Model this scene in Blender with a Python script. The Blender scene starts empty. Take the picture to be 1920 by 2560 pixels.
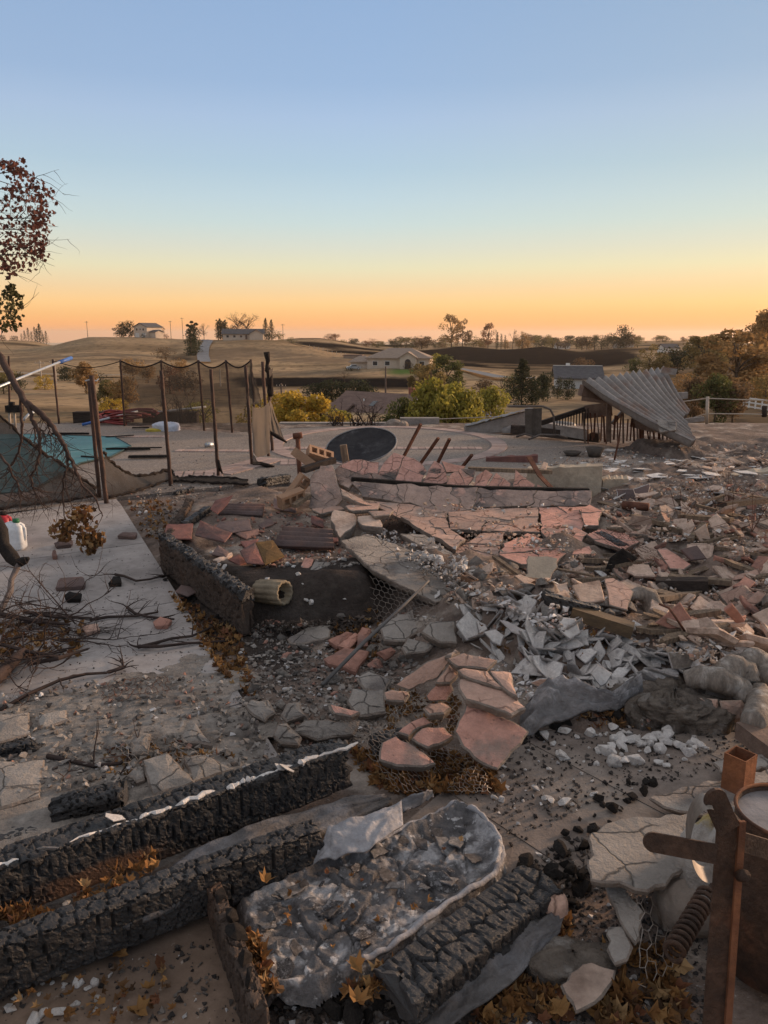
import bpy, bmesh, math, random
import numpy as np
from mathutils import Vector, Matrix, Quaternion
# ------------------------------------------------------------------ camera
R = math.radians
SC = bpy.context.scene
COL = SC.collection
F, CX, CY = 1923.0, 960.0, 1280.0           # focal length and centre in photo pixels (1920 x 2560)
EYE = 1.65
PITCH = math.atan((1280 - 835) / F)
cam_d = bpy.data.cameras.new('camera')
cam = bpy.data.objects.new('camera', cam_d)
COL.objects.link(cam)
cam.location = (0, 0, EYE)
cam.rotation_euler = (R(90) - PITCH, 0, 0)
cam_d.sensor_fit = 'VERTICAL'
cam_d.sensor_height = 36.0
cam_d.lens = 36.0 * F / 2560.0
cam_d.clip_start = 0.05
cam_d.clip_end = 60000
SC.camera = cam
# ------------------------------------------------------------------ light: last sun, low on the right
SUN_AZ, SUN_EL = R(62), R(10.0)              # azimuth clockwise from the view direction (+Y)
W = bpy.data.worlds.new('World')
SC.world = W
W.use_nodes = True
nt = W.node_tree
nt.nodes.clear()
wo = nt.nodes.new('ShaderNodeOutputWorld')
bg = nt.nodes.new('ShaderNodeBackground')
sky = nt.nodes.new('ShaderNodeTexSky')
sky.sky_type = 'NISHITA'
sky.sun_disc = False
sky.sun_elevation = SUN_EL
sky.sun_rotation = SUN_AZ
sky.altitude = 100
sky.air_density = 1.0
sky.dust_density = 2.2
sky.ozone_density = 2.2
# evening gradient by elevation (dust-tinted horizon), laid over the physical sky all the way round
tc = nt.nodes.new('ShaderNodeTexCoord')
sp = nt.nodes.new('ShaderNodeSeparateXYZ')
nt.links.new(tc.outputs['Generated'], sp.inputs[0])
rp = nt.nodes.new('ShaderNodeValToRGB')
nt.links.new(sp.outputs['Z'], rp.inputs[0])
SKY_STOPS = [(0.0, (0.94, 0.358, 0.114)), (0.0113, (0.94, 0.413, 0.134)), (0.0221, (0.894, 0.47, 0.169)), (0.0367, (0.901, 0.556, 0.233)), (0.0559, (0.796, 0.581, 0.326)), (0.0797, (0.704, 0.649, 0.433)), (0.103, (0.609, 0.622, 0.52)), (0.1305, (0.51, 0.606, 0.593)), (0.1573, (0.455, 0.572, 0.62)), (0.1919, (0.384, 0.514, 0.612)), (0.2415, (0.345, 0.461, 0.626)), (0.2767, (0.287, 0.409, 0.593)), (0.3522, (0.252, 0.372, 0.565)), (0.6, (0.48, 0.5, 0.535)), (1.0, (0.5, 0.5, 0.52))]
el = rp.color_ramp.elements
while len(el) < len(SKY_STOPS):
 el.new(0.5)
for e, (p, c) in zip(el, SKY_STOPS):
 e.position = p
 e.color = (*c, 1)
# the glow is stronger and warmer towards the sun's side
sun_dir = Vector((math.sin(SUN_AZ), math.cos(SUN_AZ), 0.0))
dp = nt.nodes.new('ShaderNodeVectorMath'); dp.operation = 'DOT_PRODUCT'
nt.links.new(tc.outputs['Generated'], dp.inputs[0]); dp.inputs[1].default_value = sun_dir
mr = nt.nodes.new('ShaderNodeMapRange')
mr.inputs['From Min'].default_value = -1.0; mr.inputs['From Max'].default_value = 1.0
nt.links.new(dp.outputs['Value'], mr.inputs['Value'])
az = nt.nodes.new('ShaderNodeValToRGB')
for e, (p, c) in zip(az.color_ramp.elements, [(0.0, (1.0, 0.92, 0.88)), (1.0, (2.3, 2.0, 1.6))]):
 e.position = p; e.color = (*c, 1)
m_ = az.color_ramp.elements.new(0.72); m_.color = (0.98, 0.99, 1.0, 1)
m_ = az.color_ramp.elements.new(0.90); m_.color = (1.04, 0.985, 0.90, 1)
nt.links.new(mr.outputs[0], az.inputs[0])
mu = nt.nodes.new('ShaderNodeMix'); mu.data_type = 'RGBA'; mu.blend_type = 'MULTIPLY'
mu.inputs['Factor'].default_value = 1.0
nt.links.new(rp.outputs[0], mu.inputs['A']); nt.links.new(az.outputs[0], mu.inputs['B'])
sk = nt.nodes.new('ShaderNodeMix'); sk.data_type = 'RGBA'; sk.blend_type = 'MULTIPLY'
sk.inputs['Factor'].default_value = 1.0
sk.inputs['B'].default_value = (0.12, 0.12, 0.12, 1)          # strength of the Nishita sky
nt.links.new(sky.outputs[0], sk.inputs['A'])
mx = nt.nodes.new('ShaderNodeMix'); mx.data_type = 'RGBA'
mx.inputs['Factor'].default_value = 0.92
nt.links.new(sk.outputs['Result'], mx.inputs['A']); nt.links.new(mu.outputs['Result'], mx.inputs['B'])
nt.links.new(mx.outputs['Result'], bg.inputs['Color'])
bg.inputs['Strength'].default_value = 1.0
nt.links.new(bg.outputs[0], wo.inputs[0])
sun_l = bpy.data.lights.new('sun', 'SUN')
sun = bpy.data.objects.new('sun', sun_l)
COL.objects.link(sun)
sun_l.energy = 4.6
sun_l.angle = R(11.0)
sun_l.color = (1.0, 0.66, 0.42)
to_sun = Vector((math.sin(SUN_AZ) * math.cos(SUN_EL), math.cos(SUN_AZ) * math.cos(SUN_EL), math.sin(SUN_EL)))
sun.rotation_euler = to_sun.to_track_quat('Z', 'Y').to_euler()
sun.location = to_sun * 60
SC.view_settings.view_transform = 'Standard'
SC.view_settings.look = 'None'
SC.view_settings.exposure = 0.34
SC.view_settings.gamma = 1.0
SC.view_settings.use_curve_mapping = False
SC.cycles.max_bounces = 6
SC.cycles.transparent_max_bounces = 24
SC.cycles.volume_bounces = 0
SC.cycles.use_denoising = True
SC.cycles.caustics_reflective = False
SC.cycles.caustics_refractive = False
# ------------------------------------------------------------------ from photo pixels to places
_cp, _sp = math.cos(PITCH), math.sin(PITCH)
def ray(px, py):
 a, b = (px - CX) / F, (py - CY) / F
 return Vector((a, _cp - b * _sp, -_sp - b * _cp))
def P(px, py, Y):                            # point at forward distance Y
 d = ray(px, py)
 return Vector((0, 0, EYE)) + d * (Y / d.y)
def G(px, py, z=0.0):                        # point on the level z
 d = ray(px, py)
 return Vector((0, 0, EYE)) + d * ((z - EYE) / d.z)
# ------------------------------------------------------------------ numpy noise
def _hash(ix, iy, s):
 h = (ix.astype(np.int64) * 374761393 + iy.astype(np.int64) * 668265263 + s * 1274126177) & 0xFFFFFFFF
 h = ((h ^ (h >> 13)) * 1274126177) & 0xFFFFFFFF
 return ((h ^ (h >> 16)) & 0xFFFFFF) / float(0xFFFFFF)
def vnoise(x, y, s=0):
 x = np.asarray(x, float); y = np.asarray(y, float)
 ix, iy = np.floor(x), np.floor(y)
 fx, fy = x - ix, y - iy
 fx = fx * fx * (3 - 2 * fx); fy = fy * fy * (3 - 2 * fy)
 a, b = _hash(ix, iy, s), _hash(ix + 1, iy, s)
 c, d = _hash(ix, iy + 1, s), _hash(ix + 1, iy + 1, s)
 return (a * (1 - fx) + b * fx) * (1 - fy) + (c * (1 - fx) + d * fx) * fy
def fbm(x, y, s=0, o=4):
 t, a, n = 0, 0.5, 0
 for k in range(o):
  t = t + a * vnoise(np.asarray(x) * 2 ** k, np.asarray(y) * 2 ** k, s + k * 17)
  n += a; a *= 0.5
 return t / n
def worley(x, y, s=0, jit=0.8):              # F1, F2, cell random
 ix, iy = np.floor(x), np.floor(y)
 f1 = np.full(x.shape, 9.0); f2 = np.full(x.shape, 9.0); cid = np.zeros(x.shape)
 for di in (-1, 0, 1):
  for dj in (-1, 0, 1):
   jx, jy = ix + di, iy + dj
   cx = jx + 0.5 + (_hash(jx, jy, s) - 0.5) * jit
   cy = jy + 0.5 + (_hash(jx, jy, s + 5) - 0.5) * jit
   d = np.hypot(x - cx, y - cy)
   nr = d < f1
   f2 = np.where(nr, f1, np.minimum(f2, d))
   cid = np.where(nr, _hash(jx, jy, s + 9), cid)
   f1 = np.where(nr, d, f1)
 return f1, f2, cid
def sstep(a, b, x):
 t = np.clip((np.asarray(x, float) - a) / (b - a), 0, 1)
 return t * t * (3 - 2 * t)
def in_poly(x, y, poly):
 x = np.asarray(x, float); y = np.asarray(y, float)
 r = np.zeros(x.shape, bool)
 n = len(poly)
 for i in range(n):
  x0, y0 = poly[i][:2]; x1, y1 = poly[(i + 1) % n][:2]
  c = ((y0 > y) != (y1 > y)) & (x < (x1 - x0) * (y - y0) / ((y1 - y0) + 1e-12) + x0)
  r ^= c
 return r
def poly_dist(x, y, poly):                   # distance to the outline, positive inside
 x = np.asarray(x, float); y = np.asarray(y, float)
 d = np.full(x.shape, 1e9)
 n = len(poly)
 for i in range(n):
  x0, y0 = poly[i][:2]; x1, y1 = poly[(i + 1) % n][:2]
  ex, ey = x1 - x0, y1 - y0
  t = np.clip(((x - x0) * ex + (y - y0) * ey) / (ex * ex + ey * ey + 1e-12), 0, 1)
  d = np.minimum(d, np.hypot(x - x0 - t * ex, y - y0 - t * ey))
 return np.where(in_poly(x, y, poly), d, -d)
# ------------------------------------------------------------------ materials
MATS = {}
def mat(name, c1, c2=None, scale=6.0, rough=0.85, bump=0.25, bscale=40.0, c3=None, s3=3.0, t3=0.58, w3=0.08,
  rnd=0.0, island=0.0, metal=0.0, detail=6.0, c4=None, s4=25.0, t4=0.66, stretch=None, trans=0.0, spec=0.3,
  hue=None, attr=None, ca=None, grain=0.32, gscale=16.0, crack=0.0, cw=.035):
 if name in MATS:
  return MATS[name]
 m = bpy.data.materials.new(name); m.use_nodes = True
 t = m.node_tree; N = t.nodes; L = t.links
 N.clear()
 out = N.new('ShaderNodeOutputMaterial'); b = N.new('ShaderNodeBsdfPrincipled')
 b.inputs['Roughness'].default_value = rough
 b.inputs['Metallic'].default_value = metal
 b.inputs['Specular IOR Level'].default_value = spec if rough < .84 else spec * .2
 co = N.new('ShaderNodeTexCoord')
 oi = N.new('ShaderNodeObjectInfo')
 mp = N.new('ShaderNodeVectorMath'); mp.operation = 'MULTIPLY_ADD'
 L.new(co.outputs['Object'], mp.inputs[0])
 mp.inputs[1].default_value = stretch or (1, 1, 1)
 sc = N.new('ShaderNodeVectorMath'); sc.operation = 'SCALE'
 sc.inputs[0].default_value = (31.7, 17.3, 23.9)
 L.new(oi.outputs['Random'], sc.inputs['Scale'])
 L.new(sc.outputs[0], mp.inputs[2])
 def noise(s, d=detail, rg=0.6):
  n = N.new('ShaderNodeTexNoise'); n.inputs['Scale'].default_value = s
  n.inputs['Detail'].default_value = d; n.inputs['Roughness'].default_value = rg
  L.new(mp.outputs[0], n.inputs['Vector']); return n.outputs['Fac']
 def mix(f, a, bcol, blend='MIX'):
  x = N.new('ShaderNodeMix'); x.data_type = 'RGBA'; x.blend_type = blend
  if isinstance(f, float): x.inputs['Factor'].default_value = f
  else: L.new(f, x.inputs['Factor'])
  for k, v in (('A', a), ('B', bcol)):
   if isinstance(v, tuple): x.inputs[k].default_value = (*v[:3], 1)
   else: L.new(v, x.inputs[k])
  return x.outputs['Result']
 def thr(v, a, w):
  r = N.new('ShaderNodeMapRange'); r.interpolation_type = 'SMOOTHSTEP'
  r.inputs['From Min'].default_value = a - w; r.inputs['From Max'].default_value = a + w
  L.new(v, r.inputs['Value']); return r.outputs[0]
 c2 = c2 or tuple(x * 0.7 for x in c1)
 col = mix(thr(noise(scale), 0.5, 0.2), c1, c2)
 if c3: col = mix(thr(noise(s3, 5.0), t3, w3), col, c3)
 if c4: col = mix(thr(noise(s4, 3.0), t4, 0.05), col, c4)
 if attr:
  a = N.new('ShaderNodeAttribute'); a.attribute_name = attr
  col = mix(a.outputs['Fac'], col, ca)
 if grain:
  g1 = N.new('ShaderNodeMapRange'); g1.inputs['From Min'].default_value = .28; g1.inputs['From Max'].default_value = .72
  g1.inputs['To Min'].default_value = 1 - grain; g1.inputs['To Max'].default_value = 1 + grain
  L.new(noise(gscale, 10.0, .78), g1.inputs['Value'])
  gh = N.new('ShaderNodeHueSaturation'); L.new(g1.outputs[0], gh.inputs['Value']); L.new(col, gh.inputs['Color']); col = gh.outputs[0]
 if rnd or island:
  src = oi.outputs['Random']
  amt = rnd
  if island:
   gi = N.new('ShaderNodeNewGeometry'); src = gi.outputs['Random Per Island']; amt = island
  if hue:
   ramp = N.new('ShaderNodeValToRGB'); ramp.color_ramp.interpolation = 'CONSTANT'
   es = ramp.color_ramp.elements
   while len(es) < len(hue): es.new(0.5)
   for e, (p, c) in zip(es, hue):
    e.position = p; e.color = (*c, 1)
   L.new(src, ramp.inputs[0])
   col = mix(0.85, col, ramp.outputs[0])
   wn = N.new('ShaderNodeTexWhiteNoise'); wn.noise_dimensions = '1D'
   L.new(src, wn.inputs['W']); src = wn.outputs['Value']
  mr = N.new('ShaderNodeMapRange'); mr.inputs['To Min'].default_value = 1 - amt; mr.inputs['To Max'].default_value = 1 + amt
  L.new(src, mr.inputs['Value'])
  hs = N.new('ShaderNodeHueSaturation'); L.new(mr.outputs[0], hs.inputs['Value']); L.new(col, hs.inputs['Color'])
  col = hs.outputs[0]
 hgt = noise(bscale, 8.0, 0.65) if bump else None
 if crack:                                  # fine map cracking
  nv = N.new('ShaderNodeTexNoise'); nv.inputs['Scale'].default_value = crack * 1.3; nv.inputs['Detail'].default_value = 5; L.new(mp.outputs[0], nv.inputs['Vector'])
  wv = N.new('ShaderNodeVectorMath'); wv.operation = 'MULTIPLY_ADD'; wv.inputs[1].default_value = (.4 / crack,) * 3
  L.new(nv.outputs['Color'], wv.inputs[0]); L.new(mp.outputs[0], wv.inputs[2])
  vo = N.new('ShaderNodeTexVoronoi'); vo.feature = 'DISTANCE_TO_EDGE'; vo.inputs['Scale'].default_value = crack; L.new(wv.outputs[0], vo.inputs['Vector'])
  ck = N.new('ShaderNodeMapRange'); ck.inputs['From Max'].default_value = cw; ck.inputs['To Min'].default_value = .45; L.new(vo.outputs['Distance'], ck.inputs['Value'])
  cm = N.new('ShaderNodeMath'); cm.operation = 'MAXIMUM'; L.new(ck.outputs[0], cm.inputs[0]); L.new(thr(noise(crack * .45, 3.0), .52, .06), cm.inputs[1]); ck = cm
  ch = N.new('ShaderNodeHueSaturation'); L.new(ck.outputs[0], ch.inputs['Value']); L.new(col, ch.inputs['Color']); col = ch.outputs[0]
  if hgt:
   ad = N.new('ShaderNodeMath'); ad.operation = 'ADD'; L.new(hgt, ad.inputs[0]); L.new(ck.outputs[0], ad.inputs[1]); hgt = ad.outputs[0]
 L.new(col, b.inputs['Base Color'])
 if bump:
  bn = N.new('ShaderNodeBump'); bn.inputs['Strength'].default_value = bump; bn.inputs['Distance'].default_value = 0.02
  L.new(hgt, bn.inputs['Height']); L.new(bn.outputs[0], b.inputs['Normal'])
 sh = b.outputs[0]
 if trans:
  tr = N.new('ShaderNodeBsdfTranslucent'); L.new(col, tr.inputs['Color'])
  ms = N.new('ShaderNodeMixShader'); ms.inputs[0].default_value = trans
  L.new(sh, ms.inputs[1]); L.new(tr.outputs[0], ms.inputs[2]); sh = ms.outputs[0]
 L.new(sh, out.inputs[0])
 MATS[name] = m
 return m
def net_mat(name, c, open_):                 # woven mesh cloth: part thread, part hole
 m = bpy.data.materials.new(name); m.use_nodes = True
 t = m.node_tree; N = t.nodes; L = t.links; N.clear()
 out = N.new('ShaderNodeOutputMaterial'); d = N.new('ShaderNodeBsdfDiffuse'); tr = N.new('ShaderNodeBsdfTransparent')
 tl = N.new('ShaderNodeBsdfTranslucent'); tl.inputs[0].default_value = (*c, 1)
 d.inputs[0].default_value = (*c, 1)
 md = N.new('ShaderNodeMixShader'); md.inputs[0].default_value = 0.35
 L.new(d.outputs[0], md.inputs[1]); L.new(tl.outputs[0], md.inputs[2])
 co = N.new('ShaderNodeTexCoord'); n = N.new('ShaderNodeTexNoise'); n.inputs['Scale'].default_value = 5; n.inputs['Detail'].default_value = 4
 L.new(co.outputs['Object'], n.inputs['Vector'])
 mr = N.new('ShaderNodeMapRange'); mr.inputs['From Min'].default_value = 0.3; mr.inputs['From Max'].default_value = 0.7
 mr.inputs['To Min'].default_value = open_ - 0.1; mr.inputs['To Max'].default_value = open_ + 0.1
 L.new(n.outputs['Fac'], mr.inputs['Value'])
 ms = N.new('ShaderNodeMixShader'); L.new(mr.outputs[0], ms.inputs[0])
 L.new(md.outputs[0], ms.inputs[1]); L.new(tr.outputs[0], ms.inputs[2]); L.new(ms.outputs[0], out.inputs[0])
 MATS[name] = m
 return m
# ------------------------------------------------------------------ objects
def mesh(name, verts, faces, mats=None, midx=None, smooth=False):
 me = bpy.data.meshes.new(name)
 if isinstance(verts, np.ndarray): verts = verts.tolist()
 if isinstance(faces, np.ndarray): faces = faces.tolist()
 me.from_pydata([tuple(v) for v in verts], [], faces)
 for m in (mats if isinstance(mats, (list, tuple)) else [mats]):
  if m: me.materials.append(m)
 if midx is not None: me.polygons.foreach_set('material_index', np.asarray(midx, np.int32))
 if smooth: me.polygons.foreach_set('use_smooth', np.ones(len(me.polygons), bool))
 me.update()
 return me
def link(name, me, parent=None, loc=None, rot=None, scale=None):
 o = bpy.data.objects.new(name, me); COL.objects.link(o)
 if parent: o.parent = parent
 if loc is not None: o.location = loc
 if rot is not None:
  if isinstance(rot, Quaternion): o.rotation_mode = 'QUATERNION'; o.rotation_quaternion = rot
  else: o.rotation_euler = rot
 if scale is not None: o.scale = (scale,) * 3 if isinstance(scale, (int, float)) else scale
 return o
def tag(o, label, cat, group=None, kind=None):
 if label: o['label'] = label
 if cat: o['category'] = cat
 if group: o['group'] = group
 if kind: o['kind'] = kind
 return o
def structure(o, kind='structure'):
 o['kind'] = kind
 return o
def empty(name, loc, label, cat, group=None, rz=0.0):
 o = bpy.data.objects.new(name, None); COL.objects.link(o)
 o.location = loc; o.rotation_euler = (0, 0, rz); o.empty_display_size = 0.1
 return tag(o, label, cat, group)
class MB:                                    # collects simple shapes, builds ONE mesh
 def __init__(s): s.v, s.f, s.m = [], [], []
 def add(s, v, f, m=0):
  o = len(s.v); s.v += [tuple(x) for x in v]; s.f += [tuple(i + o for i in q) for q in f]; s.m += [m] * len(f); return s
 def box(s, c, d, rot=None, m=0, taper=1.0):
  hx, hy, hz = d[0] / 2, d[1] / 2, d[2] / 2
  pts = [Vector((x * hx * (taper if z > 0 else 1), y * hy * (taper if z > 0 else 1), z * hz)) for z in (-1, 1) for y in (-1, 1) for x in (-1, 1)]
  if rot: pts = [rot @ p for p in pts]
  c = Vector(c)
  return s.add([p + c for p in pts], [(0, 2, 3, 1), (4, 5, 7, 6), (0, 1, 5, 4), (2, 6, 7, 3), (0, 4, 6, 2), (1, 3, 7, 5)], m)
 def bar(s, a, b, w, h=None, m=0, up=(0, 0, 1)):
  a, b = Vector(a), Vector(b); h = h or w
  z = (b - a); ln = z.length; z.normalize()
  upv = Vector(up)
  if abs(z.dot(upv)) > 0.95: upv = Vector((0, 1, 0))
  x = z.cross(upv).normalized(); y = x.cross(z)
  q = [(-.5, -.5), (.5, -.5), (.5, .5), (-.5, .5)]
  v = [a + x * (i * w) + y * (j * h) for i, j in q] + [b + x * (i * w) + y * (j * h) for i, j in q]
  return s.add(v, [(3, 2, 1, 0), (4, 5, 6, 7), (0, 1, 5, 4), (1, 2, 6, 5), (2, 3, 7, 6), (3, 0, 4, 7)], m)
 def tube(s, pts, r, n=6, m=0, cap=True):
  pts = [Vector(p) for p in pts]; k = len(pts)
  rs = r if isinstance(r, (list, tuple)) else [r] * k
  v, f = [], []
  prev = None
  for i, p in enumerate(pts):
   t = (pts[min(i + 1, k - 1)] - pts[max(i - 1, 0)])
   if t.length < 1e-9: t = Vector((0, 0, 1))
   t.normalize()
   if prev is None:
    x = t.orthogonal().normalized()
   else:
    x = prev - t * prev.dot(t)
    x = x.normalized() if x.length > 1e-6 else t.orthogonal().normalized()
   prev = x; y = t.cross(x)
   for j in range(n):
    a = 2 * math.pi * j / n
    v.append(p + (x * math.cos(a) + y * math.sin(a)) * rs[i])
  for i in range(k - 1):
   for j in range(n):
    f.append((i * n + j, i * n + (j + 1) % n, (i + 1) * n + (j + 1) % n, (i + 1) * n + j))
  if cap:
   f.append(tuple(range(n - 1, -1, -1))); f.append(tuple(range((k - 1) * n, k * n)))
  return s.add(v, f, m)
 def mesh(s, name, mats, smooth=False): return mesh(name, s.v, s.f, mats, s.m, smooth)
 def build(s, name, mats, parent=None, smooth=False): return link(name, s.mesh(name, mats, smooth), parent)
def local(o, parent):                        # keep world place while parented to a moved Empty
 o.parent = parent
 o.matrix_parent_inverse = Matrix.Translation(-Vector(parent.location)) if parent else Matrix()
 return o
def grid_faces(nu, nv, close_u=False):
 f = []
 for i in range(nv - 1):
  for j in range(nu if close_u else nu - 1):
   a = i * nu + j; b = i * nu + (j + 1) % nu
   f.append((a, b, b + nu, a + nu))
 return f
# ================================================================== the land beyond the lot
CTRL = []                                    # (azimuth, ln distance, height)
def tz(px, py, d):
 CTRL.append((math.atan((px - CX) / F), math.log(d), P(px, py, d * math.cos(math.atan((px - CX) / F))).z))
for a_ in range(-180, 181, 15):
 for d_, z_ in ((3, -1.0), (10, -1.0), (15.2, -1.0)):
  CTRL.append((R(a_), math.log(d_), z_))
 for d_, z_ in ((20, -2.0), (32, -4.9), (55, -8.2)):
  if a_ <= 37: CTRL.append((R(a_), math.log(d_), z_))
 for d_, z_ in ((22, -1.0), (60, -2.6)):
  if a_ > 37: CTRL.append((R(a_), math.log(d_), z_))
 if abs(a_) > 35:
  for d_, z_ in ((110, -10), (220, -10), (450, -9 if a_ < 0 else -16)): CTRL.append((R(a_), math.log(d_), z_))
 for d_, z_ in ((1600, -40), (3500, -95), (7000, -150), (15000, -155)):
  CTRL.append((R(a_), math.log(d_), z_))
for px in range(-200, 2200, 200):
 tz(px, 1030, 100); tz(px, 985, 150)
for px in range(-200, 1100, 150): tz(px, 950, 200)
for px in (1150, 1350, 1550, 1750, 1950): tz(px, 952, 200)
for px, py, d in [(-200, 930, 260), (0, 920, 260), (150, 915, 262), (300, 915, 262), (450, 912, 262),
                  (-200, 880, 420), (0, 882, 420), (70, 880, 440), (130, 874, 450), (180, 856, 450), (240, 843, 450), (330, 842, 450), (400, 843, 450), (455, 848, 450),
                  (180, 882, 350), (300, 878, 350), (430, 884, 350),
                  (240, 852, 540), (330, 852, 540), (450, 852, 540), (150, 870, 560),
                  (-200, 850, 620), (0, 851, 620), (60, 850, 620), (110, 853, 620), (160, 868, 640), (-100, 862, 760), (60, 862, 760),
                  (520, 908, 290), (520, 880, 345), (530, 856, 410), (560, 850, 420), (620, 848, 420), (680, 849, 420), (720, 853, 410), (760, 866, 365), (800, 878, 340),
                  (860, 896, 315), (910, 906, 290), (620, 890, 320), (700, 893, 315), (600, 925, 250), (750, 925, 250), (620, 856, 520), (700, 858, 520),
                  (930, 919, 244), (1000, 920, 240), (1080, 917, 244), (1000, 905, 290), (900, 908, 275),
                  (750, 845, 580), (800, 845, 580), (850, 852, 580), (900, 864, 570), (950, 870, 560), (800, 880, 420), (900, 885, 420), (780, 853, 700),
                  (1050, 874, 560), (1150, 864, 540), (1250, 876, 540), (1350, 866, 500), (1450, 882, 520), (1550, 880, 480), (1100, 900, 380), (1300, 905, 370), (1450, 905, 370),
                  (1150, 925, 260), (1300, 932, 250), (1500, 935, 245), (1300, 872, 680), (1100, 868, 700), (1500, 872, 680),
                  (1550, 865, 640), (1620, 868, 620), (1700, 872, 560), (1620, 900, 380), (1800, 905, 330), (1950, 905, 330),
                  (1580, 853, 1000), (1650, 851, 1000), (1720, 853, 1000), (1330, 850, 1200), (1380, 851, 1100), (1450, 855, 1100), (1850, 858, 900), (900, 862, 850), (1050, 860, 950), (1200, 858, 1000), (1950, 858, 1000), (1330, 862, 1350), (1600, 862, 1350)]:
 tz(px, py, d)
_c = np.array(CTRL)
_cx, _cy, _cz = _c[:, 0] * 3.2, _c[:, 1], _c[:, 2]
def _ker(r): return r
_A = _ker(np.hypot(_cx[:, None] - _cx[None], _cy[:, None] - _cy[None])) + 1e-3 * np.eye(len(_cx))
_w = np.linalg.solve(_A, _cz - _cz.mean())
def terrain_z(x, y):
 x = np.asarray(x, float); y = np.asarray(y, float)
 a = np.arctan2(x, y) * 3.2; d = np.log(np.maximum(np.hypot(x, y), 2.0))
 return (_ker(np.hypot(a[..., None] - _cx, d[..., None] - _cy)) * _w).sum(-1) + _cz.mean()
def on_land(px, d):                          # ground point at photo column px and distance d
 a = math.atan((px - CX) / F)
 x, y = math.sin(a) * d, math.cos(a) * d
 return Vector((x, y, float(terrain_z(np.array([x]), np.array([y]))[0])))
az_ = np.concatenate([np.radians(np.arange(-180, -40, 4.0)), np.radians(np.arange(-40, 40.01, 0.3)), np.radians(np.arange(44, 180, 4.0))])
dd_ = np.exp(np.linspace(math.log(2.2), math.log(16000), 210))
AA, DD = np.meshgrid(az_, dd_)
TX, TY = np.sin(AA) * DD, np.cos(AA) * DD
TZ = terrain_z(TX.ravel(), TY.ravel()).reshape(TX.shape)
far = sstep(60, 300, DD)
TZ += (fbm(TX / 26, TY / 26, 3, 3) - 0.5) * 1.1 * far + (fbm(TX / 4, TY / 4, 8, 3) - 0.5) * 0.3 * sstep(14, 30, DD)
TZ[DD < 14.8] = np.minimum(TZ[DD < 14.8], -0.7)
tv = np.stack([TX, TY, TZ], -1).reshape(-1, 3)
tf = grid_faces(len(az_), len(dd_), True)
me = mesh('ground', tv, tf, None, None, True)
# where the fire ran: scorched ground, with ragged edges
PXA = CX + F * np.tan(np.clip(AA, -1.2, 1.2))
burn = np.zeros(TX.shape); lawn = np.zeros(TX.shape)
rag = (fbm(TX / 30, TY / 30, 21, 4) - 0.5)
def scar(x0, x1, d0, d1, amt=1.0, arr=burn, rg=1.0):
 m = sstep(x0 - 25, x0 + 25, PXA + rag * 120 * rg) * (1 - sstep(x1 - 25, x1 + 25, PXA + rag * 120 * rg)) * \
  sstep(d0 * 0.97, d0 * 1.03, DD * (1 + rag * 0.15 * rg)) * (1 - sstep(d1 * 0.97, d1 * 1.03, DD * (1 + rag * 0.15 * rg)))
 np.maximum(arr, m * amt, out=arr)
scar(560, 1030, 165, 212); scar(730, 1040, 395, 800); scar(1000, 1570, 285, 560); scar(1480, 1680, 520, 700, 0.9)
scar(-400, 150, 520, 800, 0.85); scar(160, 470, 362, 380, 0.9, rg=0.3); scar(560, 900, 268, 276, .7, rg=.3); scar(480, 760, 352, 360, .6, rg=.4); scar(0, 420, 292, 299, .55, rg=.4); scar(-300, 420, 228, 236, .5, rg=.5); scar(560, 780, 385, 450, .45); scar(420, 500, 300, 345, 0.8)
scar(1250, 1480, 230, 275, 0.7); scar(1600, 2100, 60, 330, 0.55); scar(-200, 300, 60, 110, 0.4); scar(300, 640, 120, 180, 0.55)
scar(975, 1060, 215, 238, 1.0, lawn, 0.2)
burn *= np.where(DD > 275, sstep(.36, .46, fbm(TX / 85, TY / 45, 31, 4)), 1)
at = me.attributes.new('burn', 'FLOAT', 'POINT'); at.data.foreach_set('value', burn.ravel())
at = me.attributes.new('lawn', 'FLOAT', 'POINT'); at.data.foreach_set('value', lawn.ravel())
m = mat('dry_grass_land', (0.38, 0.265, 0.155), (0.27, 0.185, 0.11), 0.03, 0.95, 0.5, 0.6, c3=(0.20, 0.14, 0.09), s3=0.02, t3=0.55, w3=.05, c4=(.17, .125, .085), s4=.35, t4=.58, grain=.42, gscale=.12, spec=0.0, attr='burn', ca=(0.010, 0.009, 0.0095))
t = m.node_tree; b = [n for n in t.nodes if n.type == 'BSDF_PRINCIPLED'][0]
src = b.inputs['Base Color'].links[0].from_socket
a = t.nodes.new('ShaderNodeAttribute'); a.attribute_name = 'lawn'
x = t.nodes.new('ShaderNodeMix'); x.data_type = 'RGBA'
t.links.new(a.outputs['Fac'], x.inputs['Factor']); t.links.new(src, x.inputs['A']); x.inputs['B'].default_value = (0.06, 0.11, 0.03, 1)
t.links.new(x.outputs['Result'], b.inputs['Base Color'])
me.materials.append(m)
structure(link('ground', me))
def road(name, pts, width, matr):            # pts: (px, distance)
 ps = [on_land(*p) for p in pts]
 dense = []
 for i in range(len(ps) - 1):
  for k in range(24):
   q = ps[i].lerp(ps[i + 1], k / 24); dense.append(q)
 dense.append(ps[-1])
 v = []
 for i, q in enumerate(dense):
  tdir = (dense[min(i + 1, len(dense) - 1)] - dense[max(i - 1, 0)]); tdir.z = 0; tdir.normalize()
  s = Vector((tdir.y, -tdir.x, 0)) * width / 2
  for sg in (-1, -0.3, 0.3, 1):
   w_ = q + s * sg
   w_.z = float(terrain_z(np.array([w_.x]), np.array([w_.y]))[0]) + 0.75
   v.append(w_)
 return structure(link(name, mesh(name, v, grid_faces(4, len(dense)), matr, None, True)))
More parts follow.
